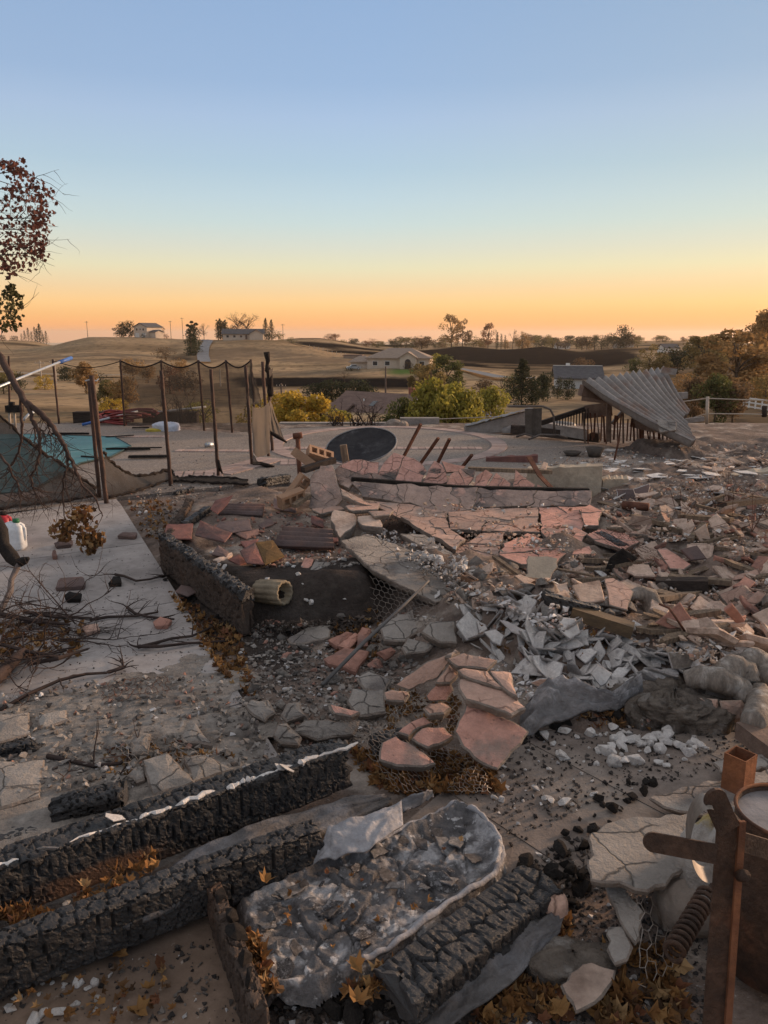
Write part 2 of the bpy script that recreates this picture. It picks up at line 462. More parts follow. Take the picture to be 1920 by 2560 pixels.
m_road = mat('pale_asphalt', (0.20, 0.205, 0.215), (0.15, 0.15, 0.155), 0.4, 0.9, 0.2, 3)
road('road', [(519, 285), (516, 320), (520, 360), (532, 408), (520, 425)], 4.6, m_road)
road('road', [(1120, 262), (1180, 235), (1250, 205), (1330, 200)], 4.5, m_road)
m_dirt = mat('pale_dirt', (0.30, 0.235, 0.17), (0.22, 0.17, 0.12), 0.4, 0.95, 0.3, 3)
road('path', [(-60, 235), (100, 215), (230, 205), (330, 210)], 3.5, m_dirt)
# ================================================================== houses
def gable(mb, L, Wd, h, rise, over=0.5, m=0, axis='x', z=0.0, cx=0, cy=0, th=0.25):
 hl, hw = L / 2 + over, Wd / 2 + over
 zz = z + h - over * rise / (Wd / 2)
 pts = [(-hl, -hw, zz), (hl, -hw, zz), (hl, 0, z + h + rise), (-hl, 0, z + h + rise), (-hl, hw, zz), (hl, hw, zz)]
 pts += [(p[0], p[1], p[2] + th) for p in pts]
 if axis == 'y': pts = [(p[1], p[0], p[2]) for p in pts]
 pts = [(p[0] + cx, p[1] + cy, p[2]) for p in pts]
 mb.add(pts, [(6, 7, 8, 9), (9, 8, 11, 10), (0, 3, 2, 1), (3, 4, 5, 2), (0, 1, 7, 6), (4, 10, 11, 5), (0, 6, 9, 3), (3, 9, 10, 4), (1, 2, 8, 7), (2, 5, 11, 8)], m)
def walls_gable(mb, L, Wd, h, rise, axis='x', cx=0, cy=0, z=0, base=3.0):
 hl, hw = L / 2, Wd / 2
 pts = [(-hl, -hw, z - base), (hl, -hw, z - base), (hl, hw, z - base), (-hl, hw, z - base), (-hl, -hw, z + h), (hl, -hw, z + h), (hl, hw, z + h), (-hl, hw, z + h), (-hl, 0, z + h + rise), (hl, 0, z + h + rise)]
 if axis == 'y': pts = [(p[1], p[0], p[2]) for p in pts]
 pts = [(p[0] + cx, p[1] + cy, p[2]) for p in pts]
 mb.add(pts, [(0, 1, 5, 4), (2, 3, 7, 6), (1, 2, 6, 9, 5), (3, 0, 4, 8, 7)])
def hip(mb, L, Wd, h, rise, ridge, over=0.6, cx=0, cy=0, z=0, th=0.25):
 hl, hw = L / 2 + over, Wd / 2 + over
 b = [(-hl, -hw), (hl, -hw), (hl, hw), (-hl, hw)]
 pts = [(x + cx, y + cy, z + h) for x, y in b] + [(x + cx, y + cy, z + h + th) for x, y in b] + [(-ridge / 2 + cx, cy, z + h + rise), (ridge / 2 + cx, cy, z + h + rise)]
 mb.add(pts, [(0, 3, 2, 1), (0, 1, 5, 4), (1, 2, 6, 5), (2, 3, 7, 6), (3, 0, 4, 7), (4, 5, 9, 8), (6, 7, 8, 9), (5, 6, 9), (7, 4, 8)])
def part_box(name, parent, c, d, m, rot=None):
 o = link(name, MB().box(c, d, rot).mesh(name, m), parent); return o
def windows(parent, spots, m_frame, m_glass, axis='y'):   # spots: (x, y_face, z, w, h) on faces looking to -y, or +x with axis 'x'
 for (x, y, z, w, h) in spots:
  if axis == 'y':
   f = part_box('window', parent, (x, y - 0.04, z), (w + 0.24, 0.12, h + 0.24), m_frame)
   part_box('pane', f, (x, y - 0.085, z), (w, 0.06, h), m_glass)
  else:
   f = part_box('window', parent, (y + 0.04, x, z), (0.12, w + 0.24, h + 0.24), m_frame)
   part_box('pane', f, (y + 0.085, x, z), (0.06, w, h), m_glass)
m_cream = mat('cream_stucco_wall', (0.55, 0.45, 0.36), (0.48, 0.39, 0.31), 0.6, 0.9, 0.1, 8)
m_white = mat('white_wall', (0.62, 0.60, 0.57), (0.55, 0.53, 0.5), 0.6, 0.9, 0.1, 8)
m_roofgrey = mat('grey_shingle', (0.12, 0.115, 0.118), (0.085, 0.08, 0.083), 1.2, 0.9, 0.4, 6, stretch=(1, 1, 4))
m_rooftan = mat('tan_tile_roof', (0.33, 0.255, 0.20), (0.25, 0.19, 0.15), 1.5, 0.9, 0.4, 6, stretch=(1, 1, 4))
m_roofbrown = mat('brown_shingle', (0.20, 0.135, 0.11), (0.14, 0.095, 0.08), 1.1, 0.92, 0.5, 7, c4=(0.11, 0.07, 0.06), s4=4, stretch=(1, 1, 4))
m_red = mat('red_barn_boards', (0.30, 0.05, 0.04), (0.22, 0.035, 0.03), 1.0, 0.85, 0.2, 5, stretch=(4, 4, .4))
m_trim = mat('white_trim', (0.68, 0.66, 0.62), (0.6, 0.58, 0.54), 2, 0.7, 0.05, 9)
m_glass = mat('dark_window_glass', (0.03, 0.035, 0.04), (0.05, 0.055, 0.065), 0.5, 0.08, 0.0, spec=0.6)
m_brickred = mat('red_brick', (0.30, 0.13, 0.09), (0.22, 0.09, 0.065), 3, 0.9, 0.3, 20)
# two-storey gable house on the hill crest
o = empty('hill_house', on_land(386, 452), 'cream two-storey gabled house alone on the grassy hill crest', 'house', rz=R(-28))
mb = MB(); walls_gable(mb, 11.5, 9.5, 5.4, 2.0, 'y'); link('wall', mb.mesh('wall', m_cream), o)
mb = MB(); gable(mb, 11.5, 9.5, 5.4, 2.0, 0.6, axis='y'); link('roof', mb.mesh('roof', m_roofgrey), o)
mb = MB(); walls_gable(mb, 5, 6, 2.7, 1.0, 'x', 6.6, -1); link('garage_wall', mb.mesh('garage_wall', m_cream), o)
mb = MB(); gable(mb, 5, 6, 2.7, 1.0, 0.4, cx=6.8, cy=-1); link('garage_roof', mb.mesh('garage_roof', m_roofgrey), o)
windows(o, [(-2.5, -5.75, 4.1, 1.2, 1.2), (2.3, -5.75, 4.1, 1.2, 1.2), (0, -5.75, 4.2, 0.8, 1.0)], m_trim, m_glass)
for x in (-2.4, 2.4): part_box('garage_door', o, (x, -5.78, 1.1), (2.7, 0.1, 2.2), m_white)
windows(o, [(-3, 4.75 - 9.5, 4.0, 1.2, 1.2)], m_trim, m_glass)
# low ranch house with grey roof
o = empty('ranch_house', on_land(618, 424), 'long low house with a grey roof on the hill beside the road', 'house', rz=R(6))
mb = MB(); walls_gable(mb, 21, 8, 2.9, 2.2); link('wall', mb.mesh('wall', m_cream), o)
mb = MB(); gable(mb, 21, 8, 2.9, 2.2, 0.7); link('roof', mb.mesh('roof', m_roofgrey), o)
mb = MB(); walls_gable(mb, 7, 7, 2.8, 2.0, 'y', 7, -4); link('wing_wall', mb.mesh('wing_wall', m_cream), o)
mb = MB(); gable(mb, 7, 7, 2.8, 2.0, 0.6, axis='y', cx=7, cy=-4); link('wing_roof', mb.mesh('wing_roof', m_roofgrey), o)
windows(o, [(x, -4, 1.5, 1.3, 1.2) for x in (-8, -4.5, -1)], m_trim, m_glass)
part_box('door', o, (1.6, -4.05, 1.0), (1.0, 0.1, 2.1), m_roofbrown)
# tan hip-roofed house in the middle distance
o = empty('hip_roof_house', on_land(1000, 243), 'wide tan house with a hipped tile roof and arched entry below the golden hill', 'house', rz=R(-10))
mb = MB(); mb.box((0, 0, 0.2), (19, 10, 5.2)); link('wall', mb.mesh('wall', m_cream), o)
mb = MB(); hip(mb, 19, 10, 2.8, 3.1, 7); link('roof', mb.mesh('roof', m_rooftan), o)
mb = MB(); walls_gable(mb, 4, 5, 3.2, 1.5, 'y', 3.4, -5.2); link('porch_wall', mb.mesh('porch_wall', m_cream), o)
mb = MB(); gable(mb, 4, 5, 3.2, 1.5, 0.4, axis='y', cx=3.4, cy=-5.2); link('porch_roof', mb.mesh('porch_roof', m_rooftan), o)
arch = [(3.4 + 0.9 * math.cos(t_), -7.27, 1.9 + 0.9 * math.sin(t_)) for t_ in np.linspace(0, math.pi, 9)]
mb = MB(); mb.add([(2.5, -7.27, -1), (4.3, -7.27, -1)] + arch, [(0, 1) + tuple(range(2, 11))]); link('arched_entry', mb.mesh('arched_entry', m_glass), o)
windows(o, [(-7, -5, 1.4, 1.4, 1.2), (-3.2, -5, 1.4, 1.4, 1.2), (7.4, -5, 1.4, 1.4, 1.2)], m_trim, m_glass)
mb = MB(); mb.box((-12.2, 1, -0.3), (6, 7, 3.6)); link('garage_wall', mb.mesh('garage_wall', m_cream), o)
mb = MB(); hip(mb, 6, 7, 1.5, 2.0, 2, cx=-12.2, cy=1); link('garage_roof', mb.mesh('garage_roof', m_rooftan), o)
# brown-roofed house just below the lot
hb = on_land(955, 104)
o = empty('brown_roof_house', hb, 'brown shingle roofed house with white gable wall and brick chimney below the lot', 'house', rz=R(-38))
zr = P(1000, 992, 100).z - hb.z            # ridge height above its ground
mb = MB(); walls_gable(mb, 11.5, 8.4, zr - 2.2, 2.2); link('wall', mb.mesh('wall', m_white), o)
mb = MB(); gable(mb, 11.5, 8.4, zr - 2.2, 2.2, 0.55); link('roof', mb.mesh('roof', m_roofbrown), o)
mb = MB(); walls_gable(mb, 8, 6.4, zr - 2.9, 1.6, 'x', -6.5, -3.6); link('wing_wall', mb.mesh('wing_wall', m_white), o)
mb = MB(); gable(mb, 8, 6.4, zr - 2.9, 1.6, 0.5, cx=-6.5, cy=-3.6); rf = link('wing_roof', mb.mesh('wing_roof', m_roofbrown), o)
mb = MB(); mb.box((4.4, 0.9, zr - 0.1), (0.75, 0.75, 2.0)); mb.box((4.4, 0.9, zr + 0.94), (0.9, 0.9, 0.14)); link('chimney', mb.mesh('chimney', m_brickred), o)
for x_, y_, h_ in ((-8, -4.2, 1.0), (-1.5, -2.0, .8)):
 mb = MB(); mb.tube([(x_, y_, zr - 2.0), (x_, y_, zr - 2.0 + 1.1 * h_ + 0.6)], 0.09, 8); link('vent_pipe', mb.mesh('vent_pipe', m_trim), o)
mb = MB(); mb.box((0.5, -2.45, zr - 1.06), (0.8, 1.2, 0.16), Matrix.Rotation(math.atan2(2.2, 4.2), 3, 'X')); link('skylight', mb.mesh('skylight', m_glass), o)
windows(o, [(-1.5, 5.75, zr - 3.6, 1.2, 1.2)], m_trim, m_glass, 'x')
for y_ in (-1, 1):                            # white barge boards on the gable end
 mb = MB(); mb.bar((6.36, y_ * 4.75, zr - 2.55), (6.36, 0, zr + 0.02), 0.05, 0.22); link('barge_board', mb.mesh('barge_board', m_trim), o)
# grey-roofed house behind the metal sheet
o = empty('grey_roof_house', on_land(1436, 172), 'grey roofed low house half hidden behind the corrugated metal', 'house', rz=R(-8))
mb = MB(); walls_gable(mb, 9, 8, 2.3, 2.0); link('wall', mb.mesh('wall', m_white), o)
mb = MB(); gable(mb, 9, 8, 2.3, 2.0, 0.7); link('roof', mb.mesh('roof', m_roofgrey), o)
mb = MB(); mb.box((-2, 0.6, 4.5), (0.8, 0.8, 1.2)); link('chimney', mb.mesh('chimney', m_trim), o)
mb = MB(); mb.bar((-5.1, 0, 4.62), (5.1, 0, 4.62), 0.3, 0.12); link('ridge_cap', mb.mesh('ridge_cap', m_trim), o)
# red barn
o = empty('red_barn', on_land(1711, 355), 'small red barn with white trim among the trees at the right', 'barn', rz=R(20))
mb = MB(); walls_gable(mb, 7, 4.6, 2.6, 1.2, 'y'); link('wall', mb.mesh('wall', m_red), o)
mb = MB(); gable(mb, 7, 4.6, 2.6, 1.2, 0.4, axis='y'); link('roof', mb.mesh('roof', m_roofgrey), o)
part_box('barn_door', o, (0, -3.55, 1.0), (1.6, 0.1, 2.0), m_trim)
# far white houses
for px, d, L_, lab in ((1545, 610, 13, 'tiny white house under the dark trees on the far ridge'), (1655, 470, 9, 'tiny pale shed on the far slope left of the red barn'), (1395, 640, 11, 'small pale house half lost in the treeline on the burned ridge')):
 o = empty('far_house', on_land(px, d), lab, 'house', rz=R(12))
 mb = MB(); walls_gable(mb, L_, 7, 2.8, 1.8); link('wall', mb.mesh('wall', m_white), o)
 mb = MB(); gable(mb, L_, 7, 2.8, 1.8, 0.5); link('roof', mb.mesh('roof', m_roofgrey), o)
 windows(o, [(x, -3.5, 1.5, 1.1, 1.1) for x in (-3, 0, 3)], m_trim, m_glass)
# low bunker-like shed on the golden slope
o = empty('flat_shed', on_land(885, 318), 'low flat-topped shed dug into the sunlit golden slope', 'shed', rz=R(-8))
mb = MB(); mb.box((0, 0, 0.3), (7.5, 4, 2.2)); link('wall', mb.mesh('wall', m_rooftan), o)
mb = MB(); mb.box((0, 0, 1.5), (8.2, 4.6, 0.25)); link('roof', mb.mesh('roof', m_roofbrown), o)
# ================================================================== poles, far fences
m_pole = mat('weathered_pole', (0.16, 0.12, 0.10), (0.11, 0.085, 0.07), 2, 0.9, 0.2, 12)
m_polepale = mat('pale_pole', (0.42, 0.36, 0.30), (0.35, 0.30, 0.25), 2, 0.85, 0.1, 12)
m_whitepaint = mat('white_paint', (0.72, 0.70, 0.66), (0.62, 0.6, 0.57), 3, 0.6, 0.08, 20, rnd=0.05)
def pole(px, top_py, d, arm, lab, m=m_pole, r=0.16, base=None):
 b = base or on_land(px, d); a = math.atan((px - CX) / F)
 h = P(px, top_py, d * math.cos(a)).z - b.z
 o = empty('utility_pole', b, lab, 'utility pole', 'utility poles on the hills')
 link('shaft', MB().tube([(0, 0, -0.6), (0, 0, h)], [r, r * 0.75], 7).mesh('shaft', m), o)
 if arm:
  c = link('crossarm', MB().bar((-arm / 2, -0.2, h - 0.5), (arm / 2, -0.2, h - 0.5), 0.12, 0.14).mesh('crossarm', m), o)
  for k in (-0.42, -0.15, 0.15, 0.42):
   link('insulator', MB().tube([(arm * k, -0.2, h - 0.44), (arm * k, -0.2, h - 0.2)], 0.05, 6).mesh('insulator', m_polepale), c)
for a in [(238, 803, 455, 1.8, 'lone utility pole standing on the crest left of the hill house'),
          (441, 802, 452, 1.6, 'shorter utility pole just right of the hill house'),
          (470, 794, 455, 1.8, 'taller utility pole between the hill house and the cypresses'),
          (714, 810, 430, 2.0, 'utility pole with crossarm right of the low ranch house'),
          (115, 902, 190, 2.2, 'left of two short crossarm poles in the valley field', m_polepale),
          (151, 900, 185, 2.4, 'right of two short crossarm poles in the valley field', m_polepale),
          (964, 916, 130, 0, 'bare wooden pole rising behind the brown roofed house'),
          (706, 958, 120, 1.6, 'short crossarm pole behind the yellow bush'),
          (556, 922, 175, 0, 'plain post standing in the field behind the pool fence', m_polepale)]:
 pole(*a)
for k in range(14):                           # field fence posts along the golden hill's crest
 px = 778 + k * 11; d = 362 - k * 4.2
 b = on_land(px, d)
 tag(link('field_fence_post', MB().tube([(0, 0, -0.3), (0, 0, 1.5)], 0.11, 5).mesh('field_fence_post', m_polepale), None, b),
  'thin fence post in the row along the golden hill crest', 'fence post', 'posts along the golden hill crest')
def rail_fence(a, b, n, h, lab, rails=2):
 A, B = on_land(*a), on_land(*b)
 o = empty('rail_fence', A, lab, 'fence', 'white rail fences in the valley')
 pts = []
 for k in range(n):
  q = A.lerp(B, k / (n - 1)); q.z = float(terrain_z(np.array([q.x]), np.array([q.y]))[0]); pts.append(q - A)
  link('post', MB().box((q - A) + Vector((0, 0, h / 2 - 0.2)), (0.14, 0.14, h + 0.4)).mesh('post', m_whitepaint), o)
 for r_ in range(rails):
  for k in range(n - 1):
   z_ = Vector((0, 0, h * (0.92 - 0.4 * r_)))
   link('rail', MB().bar(pts[k] + z_, pts[k + 1] + z_, 0.06, 0.16).mesh('rail', m_whitepaint), o)
rail_fence((1372, 62), (1475, 72), 9, 1.2, 'white rail fence running up behind the fallen deck', 3)
rail_fence((1838, 112), (1935, 100), 7, 1.3, 'white rail fence among the trees at the right edge', 3)
# ================================================================== trees
def leaf_mat(name, c, tr=0.45, rnd=0.12):
 return mat(name, c, tuple(v * 0.75 for v in c), 3, 0.75, 0, 10, island=0.35, trans=tr, spec=0.2)
LEAF = {
 'green': leaf_mat('leaf_green', (0.11, 0.115, 0.04)), 'dark': leaf_mat('leaf_dark_green', (0.042, 0.048, 0.024)),
 'olive': leaf_mat('leaf_olive', (0.18, 0.15, 0.055)), 'gold': leaf_mat('leaf_gold', (0.46, 0.31, 0.05)),
 'lime': leaf_mat('leaf_yellow_green', (0.32, 0.28, 0.055)), 'rust': leaf_mat('leaf_rust', (0.22, 0.10, 0.05)),
 'tan': leaf_mat('leaf_dry_tan', (0.34, 0.21, 0.09)), 'gum': leaf_mat('leaf_eucalyptus', (0.26, 0.19, 0.075)),
 'brown': leaf_mat('leaf_scorched', (0.16, 0.105, 0.06)),
}
m_bark = mat('bark', (0.11, 0.085, 0.065), (0.07, 0.05, 0.04), 4, 0.95, 0.5, 15)
def crown_mesh(kind, seed, leaves):
 rn = np.random.RandomState(seed)
 def sph(n):
  p = rn.normal(size=(n, 3)); p /= np.linalg.norm(p, axis=1)[:, None]; return p
 lobes = []
 if kind == 'round':
  for k in range(22):
   c = sph(1)[0] * np.array([0.33, 0.33, 0.40]) * rn.uniform(0.45, 1.08) + np.array([0, 0, 0.44]); lobes.append((c, rn.uniform(0.12, 0.21)))
 elif kind == 'bush':
  for k in range(18):
   a = rn.uniform(0, 6.283); r_ = rn.uniform(0.05, 0.42); lobes.append((np.array([math.cos(a) * r_, math.sin(a) * r_, rn.uniform(0.08, 0.82 - 0.6 * r_)]), rn.uniform(0.12, 0.2)))
 elif kind == 'conifer':
  for k in range(22):
   z = 0.10 + 0.86 * (k / 21); w_ = 0.30 * (1 - z) + 0.02; a = k * 2.4; lobes.append((np.array([math.cos(a) * w_ * 0.75, math.sin(a) * w_ * 0.75, z]), w_ * 0.8 + 0.02))
 elif kind == 'column':
  for k in range(16):
   z = 0.08 + 0.88 * (k / 15); w_ = 0.13 * math.sin(math.pi * min(0.95, z * 0.75 + 0.25)) + 0.02; a = k * 2.4; lobes.append((np.array([math.cos(a) * 0.05, math.sin(a) * 0.05, z]), w_))
 elif kind == 'gum':
  for k in range(20):
   z = rn.uniform(0.14, 0.94); r_ = 0.26 * math.sin(math.pi * (z + 0.08) / 1.1) + 0.03; a = rn.uniform(0, 6.283)
   lobes.append((np.array([math.cos(a) * r_, math.sin(a) * r_, z]), rn.uniform(0.08, 0.16)))
 elif kind == 'bare':
  for k in range(14):
   c = sph(1)[0] * np.array([0.42, 0.42, 0.34]) * rn.uniform(0.6, 1.05) + np.array([0, 0, 0.62]); lobes.append((c, rn.uniform(0.1, 0.16)))
 per = leaves // len(lobes)
 vs = []
 for c, r_ in lobes:
  d = sph(per); rad = r_ * rn.uniform(0.35, 1.08, per) ** 0.6
  ctr = c + d * rad[:, None] * np.array([1, 1, 0.85])
  s = rn.uniform(0.018, 0.036, per) * {'conifer': .75, 'column': .7, 'gum': .9, 'bare': .5}.get(kind, 1.0)
  nrm = d * 0.6 + sph(per) * 0.7; nrm /= np.linalg.norm(nrm, axis=1)[:, None]
  u = np.cross(nrm, sph(per)); u /= np.linalg.norm(u, axis=1)[:, None]; w_ = np.cross(nrm, u)
  q = np.stack([ctr - u * s[:, None], ctr + w_ * s[:, None] * 0.6, ctr + u * s[:, None], ctr - w_ * s[:, None] * 0.6], 1)
  vs.append(q.reshape(-1, 3))
 v = np.concatenate(vs); n = len(v) // 4
 f = np.arange(n * 4).reshape(n, 4)
 mb = MB()
 th = {'bush': .25, 'conifer': .9, 'column': .9, 'gum': .75}.get(kind, .55)
 mb.tube([(0, 0, -0.06), (0.01, 0, th * 0.4), (-0.01, 0.01, th)], [0.02, 0.015, 0.006], 6)
 for c, r_ in lobes[::1 if kind == 'bare' else 2]:
  z0 = min(th * 0.85, c[2] * 0.5 + 0.08)
  mid = (c[0] * 0.45, c[1] * 0.45, (z0 + c[2]) / 2 + 0.02)
  mb.tube([(0, 0, z0), mid, tuple(c)], [0.012, 0.008, 0.003], 4)
  if kind == 'bare':
   for q in range(5):
    e = c + sph(1)[0] * r_ * 1.2; mb.tube([mid if q % 2 else tuple(c), tuple((c + e) / 2 + sph(1)[0] * .02), tuple(e)], [0.005, 0.003, 0.0015], 3)
 return v, f, mb
CROWNS = {}
def tree(px, base_py, top_py, d, kind, colour, wide, lab, group, seed=None, name=None, base=None):
 rn = random.Random(hash((px, base_py)) & 0xffff if seed is None else seed)
 a = math.atan((px - CX) / F)
 if group.startswith('valley') and base_py and base_py > 914: d = float(np.interp(base_py, [915, 950, 985, 1030, 1085], [262, 200, 150, 100, 58]))
 b = base if base is not None else on_land(px, d)
 Yd = d * math.cos(a)
 if base is None and base_py is not None:
  zb = P(px, base_py, Yd).z
  b.z = min(b.z + 0.3, max(zb, b.z - 1.0))
 h = max(1.0, (P(px, top_py, Yd).z - b.z) * (1.2 if kind == 'bush' else 1.16))
 var = rn.randrange(3)
 n = 3000 if h / d > 0.045 else (1500 if h / d > 0.02 else 700)
 if kind == 'bare': n //= 4
 key = (kind, var, n)
 if key not in CROWNS: CROWNS[key] = crown_mesh(kind, 100 + var * 7 + n, n)
 v, f, mb = CROWNS[key]
 ck = (key, colour)
 if ck not in CROWNS:
  CROWNS[ck] = (mesh('crown', v, f, LEAF[colour]), mb.mesh('trunk', m_bark, True))
 cm, tm = CROWNS[ck]
 nat = {'round': .85, 'bush': 1.0, 'conifer': .5, 'column': .27, 'gum': .65, 'bare': .95}[kind]
 s = wide / nat
 o = empty(name or {'bush': 'shrub', 'conifer': 'conifer_tree', 'column': 'cypress_tree', 'gum': 'eucalyptus_tree', 'bare': 'bare_tree'}.get(kind, 'tree'), b, lab, 'shrub' if kind == 'bush' else 'tree', group, rn.uniform(0, 6.28))
 o.scale = (h * s, h * s, h)
 link('crown', cm, o); link('trunk', tm, o)
 return o
rs = random.Random(5)
# conifer clump far left
for k, px in enumerate([66, 76, 84, 93, 101, 109, 114, 121, 129, 136]):
 tree(px, 868, [842, 836, 830, 824, 832, 822, 826, 816, 838, 832][k], 615 + (k % 3) * 8, 'conifer', 'dark', 0.34, 'dark conifer in the dense clump on the far left hill', 'conifers on the far left hill')
tree(58, 868, 838, 605, 'round', 'dark', 1.3, 'low round dark tree left of the conifer clump', 'far left hill trees')
tree(28, 856, 836, 610, 'round', 'dark', 1.1, 'small lone round tree on the far left ridge', 'far left hill trees')
tree(4, 860, 840, 610, 'round', 'brown', 1.1, 'low brown tree at the left picture edge on the ridge', 'far left hill trees')
tree(320, 846, 808, 460, 'round', 'dark', 1.0, 'bushy dark tree at left of the hill house, left of a pair', 'trees on the hill crest')
tree(344, 846, 806, 458, 'round', 'dark', 1.1, 'bushy dark tree touching the hill house, right of a pair', 'trees on the hill crest')
tree(375, 846, 832, 440, 'bush', 'dark', 1.2, 'dark green shrub in front of the hill house', 'trees on the hill crest')
tree(417, 842, 815, 470, 'round', 'brown', 0.9, 'brownish tree behind the right end of the hill house', 'trees on the hill crest')
tree(430, 846, 834, 450, 'bush', 'rust', 1.5, 'low rusty shrub right of the hill house', 'trees on the hill crest')
tree(488, 905, 822, 330, 'column', 'dark', 0.34, 'dark pointed cypress beside the pale road, shorter front one', 'cypresses by the road')
tree(497, 900, 814, 338, 'column', 'dark', 0.36, 'dark pointed cypress beside the pale road, taller one', 'cypresses by the road')
tree(521, 852, 814, 430, 'bare', 'tan', 0.9, 'pinkish leafless tree behind the road top', 'trees near the ranch house')
for k, (px, tp) in enumerate([(556, 806), (562, 803), (568, 810), (574, 806)]):
 tree(px, 848, tp, 432, 'column', 'dark', 0.3, 'narrow dark cypress in the row beside the ranch house', 'cypresses by the ranch house')
tree(588, 848, 812, 440, 'round', 'brown', 0.9, 'brown rounded tree between cypresses and bare oak', 'trees near the ranch house')
tree(604, 846, 786, 450, 'bare', 'tan', 1.0, 'large leafless oak on the skyline, left of two', 'trees near the ranch house')
tree(628, 846, 790, 450, 'bare', 'tan', 1.1, 'large leafless oak on the skyline, right of two', 'trees near the ranch house')
tree(672, 852, 803, 440, 'conifer', 'dark', 0.35, 'dark conifer behind the ranch house, left of two', 'trees near the ranch house')
tree(686, 852, 806, 440, 'conifer', 'dark', 0.35, 'dark conifer behind the ranch house, right of two', 'trees near the ranch house')
tree(680, 854, 826, 425, 'round', 'dark', 1.2, 'round dark tree below the two ranch house conifers', 'trees near the ranch house')
tree(703, 854, 826, 425, 'round', 'olive', 1.0, 'olive tree at the right end of the ranch house', 'trees near the ranch house')
tree(735, 858, 842, 418, 'bush', 'olive', 1.6, 'low olive shrub on the crest right of the ranch house', 'trees near the ranch house')
tree(829, 852, 833, 590, 'round', 'rust', 1.8, 'rust red round tree on the burned hilltop', 'trees on the burned hill')
tree(842, 854, 834, 590, 'round', 'rust', 1.3, 'small rust tree right of the burned hilltop tree', 'trees on the burned hill')
# treeline along the horizon
tl = [(862, 848, 'olive'), (880, 850, 'dark'), (915, 851, 'rust'), (932, 846, 'rust'), (945, 851, 'olive'), (958, 852, 'olive'), (985, 846, 'dark'), (1001, 840, 'dark'), (1014, 842, 'olive'),
      (1038, 842, 'dark'), (1052, 838, 'brown'), (1066, 842, 'dark'), (1082, 848, 'dark'), (1100, 852, 'brown'), (1180, 838, 'olive'), (1194, 844, 'rust'), (1204, 846, 'olive'), (1262, 848, 'tan'), (1290, 850, 'olive'),
      (1312, 848, 'tan'), (1345, 848, 'dark'), (1372, 842, 'olive'), (1384, 844, 'brown'), (1404, 846, 'brown'), (1430, 848, 'olive'), (1444, 838, 'brown'), (1456, 840, 'tan'), (1474, 840, 'dark')]
for k, (px, tp, c) in enumerate(tl):
 near = {'dark': 'dark rounded', 'olive': 'olive green', 'rust': 'rust coloured', 'brown': 'brownish', 'tan': 'dry tan'}[c]
 side = 'left of the tall eucalyptus pair' if px < 1110 else ('between the eucalyptus pair and the poplars' if px < 1230 else 'right of the thin poplars')
 tree(px, 874, tp, 560 + (k * 37) % 70, 'round', c, rs.uniform(1.1, 1.7), near + ' tree in the horizon treeline, ' + side, 'treeline trees')
tree(1108, 872, 842, 640, 'bush', 'olive', 2.0, 'broad olive shrub at the foot of the tall eucalyptus', 'treeline trees')
tree(1125, 872, 801, 560, 'gum', 'tan', 0.75, 'tall thin-leaved tree on the skyline, leftmost of three', 'tall skyline trees')
tree(1152, 872, 809, 565, 'gum', 'brown', 0.6, 'tall thin-leaved tree on the skyline, middle of three', 'tall skyline trees')
tree(1214, 872, 819, 560, 'gum', 'rust', 0.65, 'tall rust tinted tree on the skyline, right of three', 'tall skyline trees')
for k, px in enumerate((1236, 1246, 1256)):
 tree(px, 872, 836 + k * 3, 570, 'column', 'dark', 0.2, 'thin poplar in the short row on the skyline', 'skyline poplars')
tree(1274, 872, 828, 540, 'bare', 'tan', 0.6, 'bare pale tree right of the thin poplars', 'tall skyline trees')
tree(1298, 876, 836, 520, 'gum', 'tan', 0.7, 'sparse tan tree left above the burned slope', 'tall skyline trees')
for px, tp, c in ((1492, 836, 'dark'), (1508, 836, 'dark'), (1522, 842, 'dark'), (1538, 818, 'dark'), (1552, 832, 'dark'), (1566, 834, 'brown'), (1580, 842, 'olive')):
 tree(px, 868, tp, 600, 'round', c, 1.1, 'dark tree in the clump round the far white house' if c == 'dark' else c + ' tree at the right of the far white house clump', 'clump round the far white house')
for px, tp, c in ((1625, 842, 'brown'), (1640, 838, 'olive'), (1648, 842, 'dark'), (1690, 846, 'brown'), (1600, 852, 'tan'), (1665, 850, 'olive')):
 tree(px, 866, tp, 800, 'round', c, 1.5, 'hazy far tree on the plain above the golden knoll', 'far trees on the plain')
rs2 = random.Random(9)
for k in range(46):
 px = rs2.choice([rs2.uniform(1290, 1760), rs2.uniform(860, 1760), rs2.uniform(1290, 1920)])
 d = rs2.uniform(780, 1180)
 b = on_land(px, d)
 h = rs2.uniform(5, 10)
 o = tree(px, None, 800, d, 'round', rs2.choice(['brown', 'olive', 'dark']), rs2.uniform(1.3, 2.6), 'hazy tree on the distant plain below the horizon', 'trees on the distant plain', base=b)
 o.scale = (h * 1.8, h * 1.8, h)
